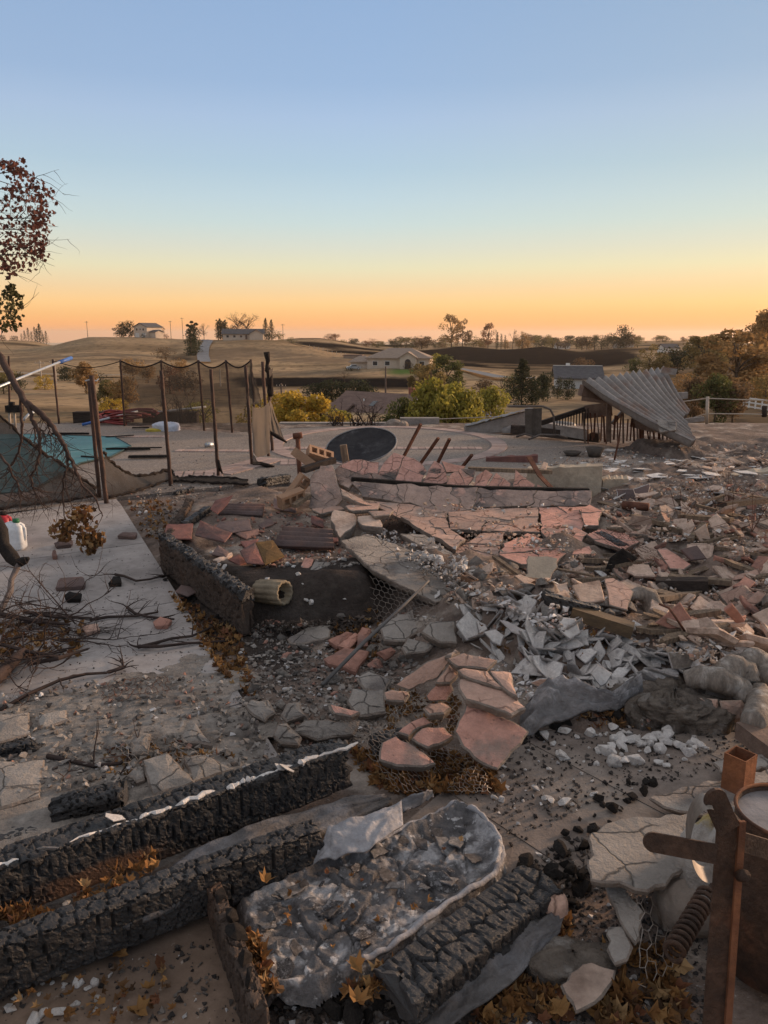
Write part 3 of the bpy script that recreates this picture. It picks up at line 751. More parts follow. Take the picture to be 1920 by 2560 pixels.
# mid valley, left
for px, bp, tp, d, k, c, w_, lab in [
 (222, 985, 902, 150, 'round', 'tan', 0.75, 'golden tan tree standing behind the blue-tipped pole'),
 (120, 975, 938, 175, 'bush', 'gold', 1.3, 'small golden bush beside the two crossarm poles'),
 (18, 985, 918, 140, 'round', 'olive', 0.9, 'olive tree at the left edge behind the pool fence'),
 (55, 980, 935, 150, 'round', 'dark', 1.0, 'dark low tree at left behind the pool fence'),
 (172, 955, 912, 200, 'round', 'dark', 1.0, 'dark tree left of the golden tan tree'),
 (255, 960, 928, 180, 'bush', 'dark', 1.5, 'dark bush right of the golden tan tree'),
 (275, 1030, 948, 105, 'round', 'olive', 0.95, 'broad olive tree behind the double fence post'),
 (318, 1035, 940, 100, 'round', 'tan', 0.8, 'tan tree right of the broad olive tree'),
 (285, 1045, 995, 85, 'bush', 'gold', 1.6, 'bright dry gold brush behind the red hoses'),
 (340, 950, 893, 175, 'round', 'tan', 1.05, 'golden crowned tree above the fence netting'),
 (378, 958, 908, 170, 'round', 'tan', 0.9, 'shorter golden tree right of the golden crowned tree'),
 (430, 985, 920, 165, 'round', 'rust', 1.1, 'rust brown tree behind the middle fence posts'),
 (458, 945, 895, 180, 'round', 'tan', 0.8, 'tan tree on the slope below the cypresses'),
 (468, 990, 925, 160, 'round', 'brown', 1.2, 'dim brown tree behind the middle fence netting'),
 (500, 1050, 1002, 75, 'bush', 'lime', 1.5, 'yellow green bush behind the netting by the far posts'),
 (425, 890, 866, 300, 'bush', 'brown', 2.0, 'low dark brush on the hill flank below the house'),
 (690, 1075, 978, 52, 'bush', 'gold', 1.25, 'big yellow bush behind the lot wall, left lobe'),
 (745, 1080, 976, 50, 'bush', 'gold', 1.1, 'big yellow bush behind the lot wall, middle lobe'),
 (808, 1080, 984, 49, 'bush', 'gold', 1.1, 'big yellow bush behind the lot wall, right lobe'),
 (848, 1080, 1022, 48, 'bush', 'lime', 1.1, 'small yellow green bush at the end of the yellow hedge'),
 (790, 1008, 955, 165, 'round', 'dark', 1.4, 'dark oak in front of the burned strip, leftmost'),
 (830, 1008, 944, 170, 'round', 'dark', 1.4, 'dark oak in front of the burned strip, second from left'),
 (880, 1010, 944, 172, 'round', 'dark', 1.4, 'dark oak in front of the burned strip, second from right'),
 (918, 1010, 958, 165, 'round', 'dark', 1.2, 'dark oak in front of the burned strip, rightmost'),
 (862, 955, 930, 205, 'bare', 'brown', 1.5, 'greyish bare bush above the dark oaks'),
 (940, 1000, 975, 150, 'bush', 'gold', 1.4, 'small gold bush left of the brown roof ridge'),
 (880, 930, 912, 242, 'bush', 'dark', 2.2, 'dark hedge at the left of the tan hip-roofed house'),
 (973, 925, 897, 236, 'conifer', 'dark', 0.6, 'small dark conifer in front of the hip-roofed house'),
 (1020, 930, 902, 236, 'round', 'brown', 0.9, 'brownish tree by the arched entry'),
 (945, 926, 914, 237, 'bush', 'dark', 1.5, 'low dark shrub at the hip-roofed house front'),
 (1089, 928, 880, 238, 'round', 'lime', 0.8, 'yellow green tree at the right end of the hip-roofed house'),
 (1052, 995, 918, 150, 'gum', 'gum', 0.7, 'slim golden tree behind the brown roof, left of three'),
 (1076, 998, 917, 148, 'gum', 'gum', 0.7, 'slim golden tree behind the brown roof, middle of three'),
 (1116, 990, 905, 160, 'gum', 'green', 0.8, 'slim green tree behind the brown roof, right of three'),
 (1140, 990, 940, 155, 'round', 'green', 1.0, 'round green tree behind the yellow green pair'),
 (1062, 945, 910, 225, 'bush', 'dark', 1.8, 'dark hedge right below the hip-roofed house'),
 (1010, 1082, 990, 62, 'round', 'green', 0.6, 'green shrub tree against the white gable wall'),
 (982, 1082, 1035, 60, 'bush', 'green', 0.9, 'low green shrub left of the gable wall tree'),
 (1082, 1085, 940, 72, 'round', 'lime', 0.66, 'yellow green tree right of the brown roofed house, large left one'),
 (1128, 1085, 952, 74, 'round', 'lime', 0.6, 'yellow green tree right of the brown roofed house, second one'),
 (1172, 1085, 970, 70, 'round', 'lime', 0.55, 'bright yellow green tree in the row, third one'),
 (1230, 1060, 962, 84, 'round', 'lime', 0.75, 'rounded lime green tree alone left of the fallen white beam'),
 (1205, 1000, 945, 120, 'round', 'brown', 1.1, 'brown thin tree behind the rounded lime tree'),
 (1250, 1005, 945, 118, 'bare', 'brown', 1.1, 'scorched bare tree behind the rounded lime tree'),
 (1302, 1015, 913, 110, 'conifer', 'dark', 0.55, 'dark conifer left of the fallen deck, tallest'),
 (1328, 1015, 940, 108, 'round', 'dark', 0.8, 'dark round tree beside the tallest dark conifer'),
 (1355, 1008, 925, 108, 'round', 'dark', 0.6, 'young dark tree in the row left of the metal sheet, left'),
 (1390, 1000, 948, 112, 'round', 'dark', 0.6, 'young dark tree in the row left of the metal sheet, middle'),
 (1417, 1004, 940, 104, 'round', 'dark', 0.55, 'young dark tree in the row left of the metal sheet, right'),
 (1282, 1000, 930, 118, 'round', 'green', 0.9, 'dark green tree left of the tallest conifer'),
 (1578, 935, 892, 150, 'round', 'green', 1.1, 'green tree above the metal sheet, left of three'),
 (1612, 938, 873, 145, 'gum', 'gum', 0.9, 'olive gold tree above the metal sheet, middle of three'),
 (1645, 938, 888, 148, 'round', 'gum', 0.9, 'olive gold tree above the metal sheet, right of three'),
 (1665, 900, 872, 240, 'round', 'brown', 1.2, 'brown tree behind the olive gold trees'),
 (1682, 910, 862, 235, 'round', 'dark', 1.2, 'dark tree left of the red barn'),
 (1448, 925, 895, 290, 'bush', 'brown', 1.6, 'lone brown brush on the burned slope'),
 (1745, 965, 848, 118, 'gum', 'gum', 0.75, 'tall golden eucalyptus right of the metal sheet'),
 (1772, 960, 858, 122, 'gum', 'gum', 0.65, 'second golden eucalyptus right of the metal sheet'),
 (1752, 860, 838, 330, 'round', 'dark', 1.4, 'dark tree behind the golden eucalyptus crown'),
 (1775, 872, 836, 300, 'round', 'dark', 1.4, 'dark round tree on the right skyline, leftmost'),
 (1700, 985, 932, 100, 'bush', 'tan', 1.2, 'tan bush at the foot of the golden eucalyptus'),
 (1735, 1045, 940, 70, 'round', 'brown', 0.7, 'dark dense tree behind the wire fence, left'),
 (1785, 1050, 930, 72, 'round', 'green', 0.7, 'dark dense tree behind the wire fence, middle'),
 (1830, 1048, 945, 68, 'round', 'brown', 0.9, 'scorched dense tree behind the wire fence, right'),
 (1828, 905, 840, 130, 'gum', 'tan', 1.0, 'scorched tree in the right tree mass, left'),
 (1856, 925, 830, 110, 'gum', 'tan', 0.7, 'scorched tall tree in the right tree mass, middle'),
 (1893, 960, 808, 92, 'gum', 'tan', 0.5, 'tallest scorched tree in the right tree mass'),
 (1935, 985, 775, 80, 'gum', 'tan', 0.5, 'tall tree cut by the right picture edge'),
 (1870, 1000, 890, 95, 'round', 'tan', 0.9, 'tan leafed tree low in the right tree mass'),
 (1800, 925, 862, 140, 'round', 'brown', 1.1, 'brown tree behind the wire fence post'),
 (1905, 1010, 930, 85, 'round', 'gum', 0.9, 'olive tree low at the right picture edge'),
 ]:
 tree(px, bp, tp, d, k, c, w_, lab, 'valley trees and bushes')
# parked cars in the valley
def car(px, d, rz, c, lab):
 m_body = mat('car_paint_' + c[0], c[1], tuple(v * .9 for v in c[1]), 1, 0.3, 0, spec=0.5)
 m_tyre = mat('tyre', (0.02, 0.02, 0.02), (0.03, 0.03, 0.03), 5, 0.8, 0)
 o = empty('parked_car', on_land(px, d) + Vector((0, 0, 0.15)), lab, 'car', 'cars parked in the valley', rz)
 prof = [(-2.1, .35), (-2.15, .75), (-1.9, .92), (-1.2, .98), (-0.6, 1.42), (0.7, 1.45), (1.45, 1.0), (2.05, .9), (2.15, .6), (2.1, .35)]
 n = len(prof)
 v = [(x, -.85, z) for x, z in prof] + [(x, .85, z) for x, z in prof]
 link('body', mesh('body', v, [tuple(range(n - 1, -1, -1)), tuple(range(n, 2 * n))] + [(i, (i + 1) % n, n + (i + 1) % n, n + i) for i in range(n)], m_body), o)
 for s in (-1, 1):
  link('side_window', mesh('side_window', [(-1.1, s * .87, 1.0), (-0.58, s * .87, 1.36), (0.66, s * .87, 1.38), (1.25, s * .87, 1.02)], [(0, 1, 2, 3)], m_glass), o)
  for x in (-1.35, 1.35):
   w_ = link('wheel', MB().tube([(x, s * .7, .32), (x, s * .9, .32)], .33, 12).mesh('wheel', m_tyre), o)
   link('rim', MB().tube([(x, s * .88, .32), (x, s * .92, .32)], .2, 10).mesh('rim', m_trim), w_)
car(1206, 88, R(75), ('blue', (0.05, 0.10, 0.32)), 'small blue parked car beside the rounded lime tree')
car(885, 236, R(8), ('silver', (0.4, 0.41, 0.42)), 'silver car parked beside the hip-roofed house hedge')
# ================================================================== evening haze
HZ = 60.0
hv = mesh('haze', [(x, y, z) for z in (-175, HZ) for y in (-1500, 17000) for x in (-15000, 15000)], [(0, 2, 3, 1), (4, 5, 7, 6), (0, 1, 5, 4), (2, 6, 7, 3), (0, 4, 6, 2), (1, 3, 7, 5)])
m = bpy.data.materials.new('haze_air'); m.use_nodes = True; m.node_tree.nodes.clear()
vo = m.node_tree.nodes.new('ShaderNodeOutputMaterial'); pv = m.node_tree.nodes.new('ShaderNodeVolumePrincipled')
pv.inputs['Color'].default_value = (0.98, 0.83, 0.68, 1); pv.inputs['Density'].default_value = 0.000085; pv.inputs['Anisotropy'].default_value = 0.3
m.node_tree.links.new(pv.outputs[0], vo.inputs['Volume']); hv.materials.append(m)
ho = link('haze', hv); tag(ho, 'thin evening haze over the valley', 'haze', None, 'stuff')
# ================================================================== the lot: levels of ground and rubble
def gp(pts, z=0.0): return [tuple(G(x, y, z)[:2]) for x, y in pts]
WALK = gp([(-700, 1372), (290, 1247), (303, 1262), (590, 1720), (735, 1950)]) + [(-6.5, 2.3)]
DECK = [(-9.5, 7.3)] + gp([(-500, 1352), (0, 1288), (290, 1243), (640, 1208), (820, 1206), (1330, 1215)]) + [(4.2, 9.5)] + gp([(1500, 1112), (1300, 1092), (1120, 1072), (950, 1063), (700, 1072), (580, 1082), (300, 1063), (-300, 1052)]) + [(-9.5, 14.9)]
BED = gp([(408, 1385), (452, 1300), (640, 1245), (800, 1290), (960, 1440), (940, 1545), (700, 1560), (610, 1552)], 0.0)
RUB = gp([(800, 1330), (860, 1215), (1000, 1170), (1300, 1150), (1600, 1120), (1920, 1105), (2500, 1120), (2500, 1800), (1760, 1800), (1480, 1760), (1130, 1740), (1060, 1640), (980, 1500)])
FLOOR = [(-2.6, 0.9), (-2.6, 2.0)] + gp([(0, 2420), (640, 2190)]) + gp([(660, 2420), (640, 2700)])
def gauss(x, y, c, rx, ry, a=0.0):
 dx, dy = x - c[0], y - c[1]
 ca, sa = math.cos(a), math.sin(a)
 return np.exp(-((dx * ca + dy * sa) / rx) ** 2 - ((-dx * sa + dy * ca) / ry) ** 2)
_hp = [(G(1330, 1620), .5, .38, 0.17), (G(1480, 1600), .5, .4, 0.08), (G(1100, 1590), .3, .3, 0.06), (G(1420, 1800), .35, .16, 0.06),
       (P(1120, 1280, 6.35), 1.25, .5, 0.05), (G(1020, 1480), .5, .35, 0.16), (P(840, 1240, 6.6), .3, .5, 0.05),
       (G(1750, 1700), .5, .35, 0.15), (G(1800, 1400), 1.2, .8, 0.16), (G(1750, 1250), 1.3, 1.0, 0.12), (G(790, 1530), .36, .12, .11), (G(650, 1760), .45, .3, 0.05), (G(430, 1880), .35, .2, 0.07)]
def hz(x, y):
 x = np.asarray(x, float); y = np.asarray(y, float)
 n1 = fbm(x * 1.7, y * 1.7, 41, 4) - 0.5; n2 = fbm(x * 7, y * 7, 47, 4) - 0.5
 z = -0.025 + n2 * 0.035
 rub = sstep(-0.25, 0.35, poly_dist(x, y, RUB) + n1 * 0.3)
 z = z + rub * (0.13 + n1 * 0.26 + n2 * 0.09)
 bed = sstep(-0.02, 0.10, poly_dist(x, y, BED))
 z = np.where(bed > 0, np.maximum(z, bed * (0.155 + n1 * 0.12 + n2 * 0.03)), z)
 for c, rx, ry, a in _hp: z = z + a * gauss(x, y, c, rx, ry) * (0.85 + 0.4 * n1 + .3 * n2)
 w = np.maximum(poly_dist(x, y, WALK), np.maximum(poly_dist(x, y, DECK), poly_dist(x, y, FLOOR)))
 flat = sstep(-0.10, 0.02, w)
 z = z * (1 - flat) + (-0.05) * flat
 z = np.where((y > 14.9) | (x < -9.4) | (x > 9), z - 0.25 * np.maximum(0, np.maximum(y - 14.9, np.maximum(-9.4 - x, x - 9))), z)
 return z
FELT = [tuple(G(x, y, .01)[:2]) for x, y in [(1010, 2060), (1100, 1985), (1240, 1900), (1330, 1835), (1500, 1815), (1760, 1825), (2100, 1860), (2100, 2120), (1720, 2080), (1500, 2140), (1330, 2260), (1230, 2200)]]
def flats(x, y):
 f = np.full(np.shape(x), -9.0)
 for pl_, z_ in ((WALK, 0), (DECK, 0), (FLOOR, 0), (FELT, .015)): f = np.maximum(f, np.where(poly_dist(x, y, pl_) > 0, z_, -9))
 return f
def Hs(px, py, dz=0.0, t0=0.9, t1=22):
 d = ray(px, py)
 t = np.exp(np.linspace(math.log(t0), math.log(t1), 420))
 x, y, z = d.x * t, d.y * t, EYE + d.z * t
 g = np.maximum(hz(x, y), flats(x, y)) + dz
 k = np.argmax(z < g)
 if not (z < g).any(): k = len(t) - 1
 return Vector((x[k], y[k], z[k]))
def zat(x, y):
 g = float(hz(np.array([x]), np.array([y]))[0])
 a, b = np.array([x]), np.array([y])
 if poly_dist(a, b, WALK)[0] > 0 or poly_dist(a, b, DECK)[0] > 0: g = max(g, 0.0)
 return g
gx = np.arange(-10.5, 10.51, 0.055)
gy = np.concatenate([np.arange(-1.2, 0.6, 0.15), np.arange(0.6, 4.5, 0.032), np.arange(4.5, 8, 0.05), np.arange(8, 16.5, 0.11)])
XX, YY = np.meshgrid(gx, gy)
ZZ = hz(XX, YY)
m_soil = mat('burned_soil', (0.235, 0.175, 0.14), (0.12, 0.092, 0.078), 3.0, 0.97, 1.0, 45, c3=(0.33, 0.275, 0.23), s3=2.4, t3=0.58, w3=0.06, c4=(.32, .28, .245), s4=60, t4=.68, grain=.5, gscale=14, attr='black', ca=(.04, .032, .028))
me_ = mesh('lot_ground', np.stack([XX, YY, ZZ], -1).reshape(-1, 3), grid_faces(len(gx), len(gy)), m_soil, None, True)
blk = gp([(400, 1440), (470, 1420), (600, 1480), (900, 1430), (1000, 1500), (960, 1570), (760, 1610), (700, 1690), (560, 1620)])
at = me_.attributes.new('black', 'FLOAT', 'POINT'); at.data.foreach_set('value', (sstep(-.1, .1, poly_dist(XX, YY, blk) + (fbm(XX * 6, YY * 6, 71, 4) - .5) * .4) * .9).ravel())
structure(link('lot_ground', me_))
def sheet(name, poly, z, th, m, parent=None):
 n = len(poly)
 v = [(x, y, z) for x, y in poly] + [(x, y, z - th) for x, y in poly]
 f = [tuple(range(n)), tuple(range(2 * n - 1, n - 1, -1))] + [(i, n + i, n + (i + 1) % n, (i + 1) % n) for i in range(n)]
 a = sum(poly[i][0] * poly[(i + 1) % n][1] - poly[(i + 1) % n][0] * poly[i][1] for i in range(n))
 if a < 0: f = [tuple(reversed(q)) for q in f]
 return link(name, mesh(name, v, f, m), parent)
def clip_half(poly, nx, ny, c):              # keep nx*x + ny*y <= c
 out = []
 for i in range(len(poly)):
  a, b = poly[i], poly[(i + 1) % len(poly)]
  da, db = nx * a[0] + ny * a[1] - c, nx * b[0] + ny * b[1] - c
  if da <= 0: out.append(tuple(a))
  if da * db < 0:
   t = da / (da - db); out.append((a[0] + (b[0] - a[0]) * t, a[1] + (b[1] - a[1]) * t))
 return out
m_conc = mat('walk_concrete', (0.375, 0.335, 0.31), (0.30, 0.265, 0.245), 1.6, 0.93, 0.18, 60, c3=(0.20, 0.175, 0.16), s3=1.1, t3=0.60, w3=0.12, c4=(0.13, 0.115, 0.11), s4=22, t4=0.69, rnd=0.04, gscale=5, grain=.28)
walk = structure(link('walkway', mesh('walkway', [(-6.4, 2.6, -0.10), (-6.4, 7.0, -0.10), (-3, 7.3, -.10), (-0.9, 3.2, -0.10)], [(0, 3, 2, 1)], m_conc)))
# slabs between tooled joints
jA, jB = G(0, 1408), G(355, 1358)
jd = (jB - jA); jd.z = 0; jd.normalize(); jn = Vector((-jd.y, jd.x, 0))
c0 = jn.dot(jA)
for k in range(-3, 4):
 lo, hi = c0 + k * 1.52 + 0.006, c0 + (k + 1) * 1.52 - 0.006
 p = clip_half(clip_half(WALK, jn.x, jn.y, hi), -jn.x, -jn.y, -lo)
 if len(p) > 2: sheet('panel', p, 0.0, 0.12, m_conc, walk)
m_aggr = mat('exposed_aggregate', (0.28, 0.235, 0.20), (0.19, 0.16, 0.14), 45, 0.95, 0.5, 90, c3=(0.155, 0.13, 0.115), s3=0.7, t3=0.6, w3=.12, c4=(0.38, 0.33, 0.29), s4=50, t4=0.62, grain=.45, gscale=22)
structure(sheet('pool_deck', DECK, 0.0, 0.15, m_aggr))
# brick bands let into the deck, laid a hair proud of it
m_band = mat('band_brick', (0.40, 0.30, 0.26), (0.32, 0.235, 0.205), 8, 0.92, 0.3, 50, rnd=0.14)
band = empty('brick_band', (0, 0, 0), 'pinkish brick bands curving across the aggregate pool deck', 'paving')
bme = {}
def band_brick(x, y, a, l=0.098, w=0.21):
 k = (l, w)
 if k not in bme: bme[k] = MB().box((0, 0, 0), (l, w, 0.03), taper=0.96).mesh('brick', m_band)
 link('brick', bme[k], band, (x, y, -0.004), (0, 0, a))
def band_line(a, b, two=True):
 A, B = Vector(a), Vector(b); n = int((B - A).length / 0.104); an = math.atan2(B.y - A.y, B.x - A.x)
 s = Vector((-(B - A).normalized().y, (B - A).normalized().x))
 for i in range(n):
  q = A.lerp(B, (i + .5) / n); band_brick(q.x, q.y, an)
  if two: q2 = q + s * 0.22; band_brick(q2.x, q2.y, an)
CC, CR = Vector((0.05, 11.9)), 1.72
for k in range(104):                           # the round patio, bricks set radially
 t_ = 2 * math.pi * k / 104
 band_brick(CC.x + CR * math.cos(t_), CC.y + CR * 1.2 * math.sin(t_), t_, 0.24, 0.112)
band_line(G(690, 1121)[:2], G(1205, 1121)[:2], False)
band_line(G(700, 1160)[:2], G(820, 1158)[:2]); band_line(G(440, 1127)[:2], G(640, 1128)[:2], False)
band_line(G(-60, 1262)[:2], G(120, 1238)[:2]); band_line(G(430, 1192)[:2], G(560, 1188)[:2]); band_line(G(560, 1186)[:2], G(700, 1148)[:2])
band_line(G(250, 1092)[:2], G(420, 1092)[:2], False)
# pool cover
m_cover = mat('teal_pool_cover', (0.045, 0.17, 0.175), (0.035, 0.135, 0.145), 1.4, 0.55, 0.12, 18, c3=(0.10, 0.20, 0.20), s3=2.2, t3=0.62, w3=.1)
cov = empty('pool_cover', G(100, 1150), 'teal fabric pool cover stretched over the pool beside the torn fence', 'pool cover')
CP = [tuple(G(x, y)[:2]) for x, y in [(-900, 1092), (60, 1089), (286, 1095), (328, 1119), (278, 1145), (200, 1162), (170, 1182), (75, 1232), (-60, 1240), (-900, 1300)]]
cn = jn; cc = [cn.dot(Vector((*p, 0))) for p in CP]
lo = min(cc); nst = 9; st = (max(cc) - lo) / nst
for k in range(nst):                          # sewn strips, each a touch crowned
 p = clip_half(clip_half(CP, cn.x, cn.y, lo + (k + 1) * st - 0.008), -cn.x, -cn.y, -(lo + k * st + 0.008))
 if len(p) > 2:
  local(sheet('strip', p, 0.022 + 0.004 * (k % 2), 0.012, m_cover), cov)
# anchoring edge rope
mb = MB(); mb.tube([(x, y, 0.022) for x, y in CP[1:8]], 0.012, 5); local(link('hem', mb.mesh('hem', mat('dark_hem', (0.02, 0.05, 0.055), None, 3, .8, 0))), cov)
# low wall along the far edge of the deck
m_wallc = mat('grey_block', (0.34, 0.30, 0.27), (0.25, 0.22, 0.20), 3, 0.93, 0.35, 30, rnd=0.08, c3=(.12, .10, .09), s3=2, t3=.62)
wl = empty('garden_wall', G(860, 1075), 'low concrete block wall along the far rim of the deck', 'wall')
wp = [(700, 1074), (760, 1072), (820, 1071), (880, 1071), (940, 1072), (1000, 1074), (1098, 1080)]
for i in range(len(wp) - 1):
 a, b = P(*wp[i], 14.75), P(*wp[i + 1], 14.75)
 a.z = b.z = -0.17 if i < 5 else -0.16
 n = 2 if i < 5 else 1
 for k in range(n):
  q0, q1 = a.lerp(b, k / n), a.lerp(b, (k + 1) / n - 0.012)
  hgt = 0.17 if i < 5 else 0.25
  local(link('block', MB().bar(q0 + Vector((0, 0, hgt / 2 - .1)), q1 + Vector((0, 0, hgt / 2 - .1)), 0.2, hgt + .2).mesh('block', m_wallc)), wl)
# ================================================================== pieces
def basis(n, u_hint=None):
 n = n.normalized()
 u = (u_hint or Vector((1, 0, 0)))
 u = (u - n * u.dot(n))
 if u.length < 1e-4: u = n.orthogonal()
 u.normalize(); v = n.cross(u)
 return u, v, n
def rough_outline(p2, seg, jit, rn):
 out = []
 n = len(p2)
 for i in range(n):
  a, b = Vector(p2[i]), Vector(p2[(i + 1) % n])
  L_ = (b - a).length; k = max(1, int(L_ / seg)); d = (b - a); nn = Vector((-d.y, d.x)); nn = nn.normalized() if nn.length else nn
  ph = rn.uniform(0, 50)
  for j in range(k):
   t = j / k
   off = 0 if j == 0 else (float(vnoise(ph + t * L_ / seg * .6, 3.3, 1)) - .5) * 2 * jit + rn.uniform(-.35, .35) * jit
   q = a + d * t + nn * off
   out.append((q.x, q.y))
 return out
def plate_mesh(p2, th, mats, seg=0.04, jit=0.006, rn=None, bev=0.005, dome=0.0, under=0.9):
 rn = rn or random.Random(1)
 a = sum(p2[i][0] * p2[(i + 1) % len(p2)][1] - p2[(i + 1) % len(p2)][0] * p2[i][1] for i in range(len(p2)))
 if a < 0: p2 = list(reversed(p2))
 o = rough_outline(p2, seg, jit, rn); n = len(o)
 c = Vector((sum(p[0] for p in o) / n, sum(p[1] for p in o) / n))
 bev = min(bev, th * .35)
 R0 = max(1e-3, sum((Vector(p) - c).length for p in o) / n)
 def ring(off, z, jz=0.0, sc=1.0):
  r = []
  for i in range(n):
   d = Vector(o[i]) - c; l = d.length or 1e-6
   q = c + d * max(0.05, (l * sc - off) / l)
   r.append((q.x, q.y, z + rn.uniform(-jz, jz)))
  return r
 rings = [ring(R0 * .5, dome, 0), ring(bev * 1.2, 0, bev * .25), ring(0, -bev, bev * .3), ring(bev * .5, -th * .55, bev * .6, 0.985), ring(bev, -th, bev * .3, under)]
 v = [(c.x, c.y, dome * 1.1)] + [q for r in rings for q in r]
 f, mi = [], []
 for i in range(n):
  j = (i + 1) % n
  f.append((0, 1 + i, 1 + j)); mi.append(0)
  for k in range(4):
   b0 = 1 + k * n; f.append((b0 + i, b0 + n + i, b0 + n + j, b0 + j)); mi.append(0 if k < 1 else 1)
 f.append(tuple(1 + 4 * n + i for i in range(n - 1, -1, -1))); mi.append(1)
 if len(mats) < 2: mi = [0] * len(mi)
 return mesh('piece', v, f, mats, mi)
def place_plate(name, pts, th, mats, rn=None, parent=None, **kw):
 pts = [Vector(p) for p in pts]
 c = sum(pts, Vector()) / len(pts)
 n = Vector()
 for i in range(len(pts)):
  a, b = pts[i] - c, pts[(i + 1) % len(pts)] - c; n += a.cross(b)
 n.normalize()
 if n.dot(Vector((0, 0, EYE)) - c) < 0: n = -n
 u, v, n = basis(n)
 p2 = [((p - c).dot(u), (p - c).dot(v)) for p in pts]
 me_ = plate_mesh(p2, th, mats, rn=rn, **kw)
 o = link(name, me_)
 o.matrix_world = Matrix.Translation(c) @ Matrix((u, v, n)).transposed().to_4x4()
 if parent:
  o.parent = parent; o.matrix_parent_inverse = Matrix.Translation(-Vector(parent.location))
 return o
def hp(pts, lift=0.03):                       # photo outline dropped on the rubble surface
 return [Hs(x, y, lift) for x, y in pts]
def chunk_mesh(seed, mats, flat=0.6, n=14):
 rn = random.Random(seed)
 bm = bmesh.new()
 for i in range(n):
  d = Vector((rn.gauss(0, 1), rn.gauss(0, 1), rn.gauss(0, 1))).normalized() * rn.uniform(.38, .55)
  bm.verts.new((d.x, d.y * rn.uniform(.6, 1), d.z * flat))
 r = bmesh.ops.convex_hull(bm, input=bm.verts)
 bmesh.ops.delete(bm, geom=list({g for g in r['geom_interior'] + r['geom_unused'] if isinstance(g, bmesh.types.BMVert)}), context='VERTS')
 bmesh.ops.bevel(bm, geom=bm.edges[:], offset=0.025, segments=1, affect='EDGES')
 me_ = bpy.data.meshes.new('chunk'); bm.to_mesh(me_); bm.free()
 for m_ in mats: me_.materials.append(m_)
 return me_
def shard_mesh(seed, mats, th=0.16, sides=None, jit=0.02, aspect=0.7):
 rn = random.Random(seed)
 k = sides or rn.choice([4, 4, 5, 5, 6])
 ang = sorted(2 * math.pi * (i + rn.uniform(-.32, .32)) / k for i in range(k))
 p2 = [(0.5 * math.cos(a) * rn.uniform(.75, 1.1), 0.5 * aspect * math.sin(a) * rn.uniform(.75, 1.1)) for a in ang]
 me_ = plate_mesh(p2, th, mats, seg=0.12, jit=jit, rn=rn, bev=0.03, under=0.93)
 return me_
def splinter_mesh(seed, mats):
 rn = random.Random(seed); w, h = rn.uniform(.05, .14), rn.uniform(.03, .07)
 v = []
 for i, x in enumerate((-.5, -.46 + rn.uniform(0, .1), .4 - rn.uniform(0, .15), .5)):
  s = (rn.uniform(.2, .7), 1, 1, rn.uniform(.15, .6))[i]; b = rn.uniform(-.02, .02)
  v += [(x + rn.uniform(-.02, .02), y * w * s / 2 + b, z * h / 2) for y, z in ((-1, -1), (1, -1), (1, 1), (-1, 1))]
 f = [(3, 2, 1, 0), (12, 13, 14, 15)] + [(a * 4 + j, a * 4 + (j + 1) % 4, a * 4 + 4 + (j + 1) % 4, a * 4 + 4 + j) for a in range(3) for j in range(4)]
 return mesh('splinter', v, f, mats)
def rand_in(poly, rn):
 xs, ys = [p[0] for p in poly], [p[1] for p in poly]
 while True:
  x, y = rn.uniform(min(xs), max(xs)), rn.uniform(min(ys), max(ys))
  if in_poly(np.array([x]), np.array([y]), poly)[0]: return x, y
def scatter(name, meshes, n, poly, size, label, cat, group, tilt=0.45, lift=0.15, seed=1, power=1.6, yaw=None):
 rn = random.Random(seed); out = []
 for i in range(n):
  px, py = rand_in(poly, rn)
  p = Hs(px, py)
  s = size[0] + (size[1] - size[0]) * rn.random() ** power
  q = Matrix.Rotation(rn.uniform(-tilt, tilt), 3, 'X') @ Matrix.Rotation(rn.uniform(-tilt, tilt), 3, 'Y') @ Matrix.Rotation(rn.uniform(0, 6.28) if yaw is None else rn.gauss(*yaw), 3, 'Z')
  o = link(name, rn.choice(meshes), None, p + Vector((0, 0, s * lift)), q.to_euler(), s)
  lab = label(rn, px, py) if callable(label) else label
  out.append(tag(o, lab, cat, group))
 return out
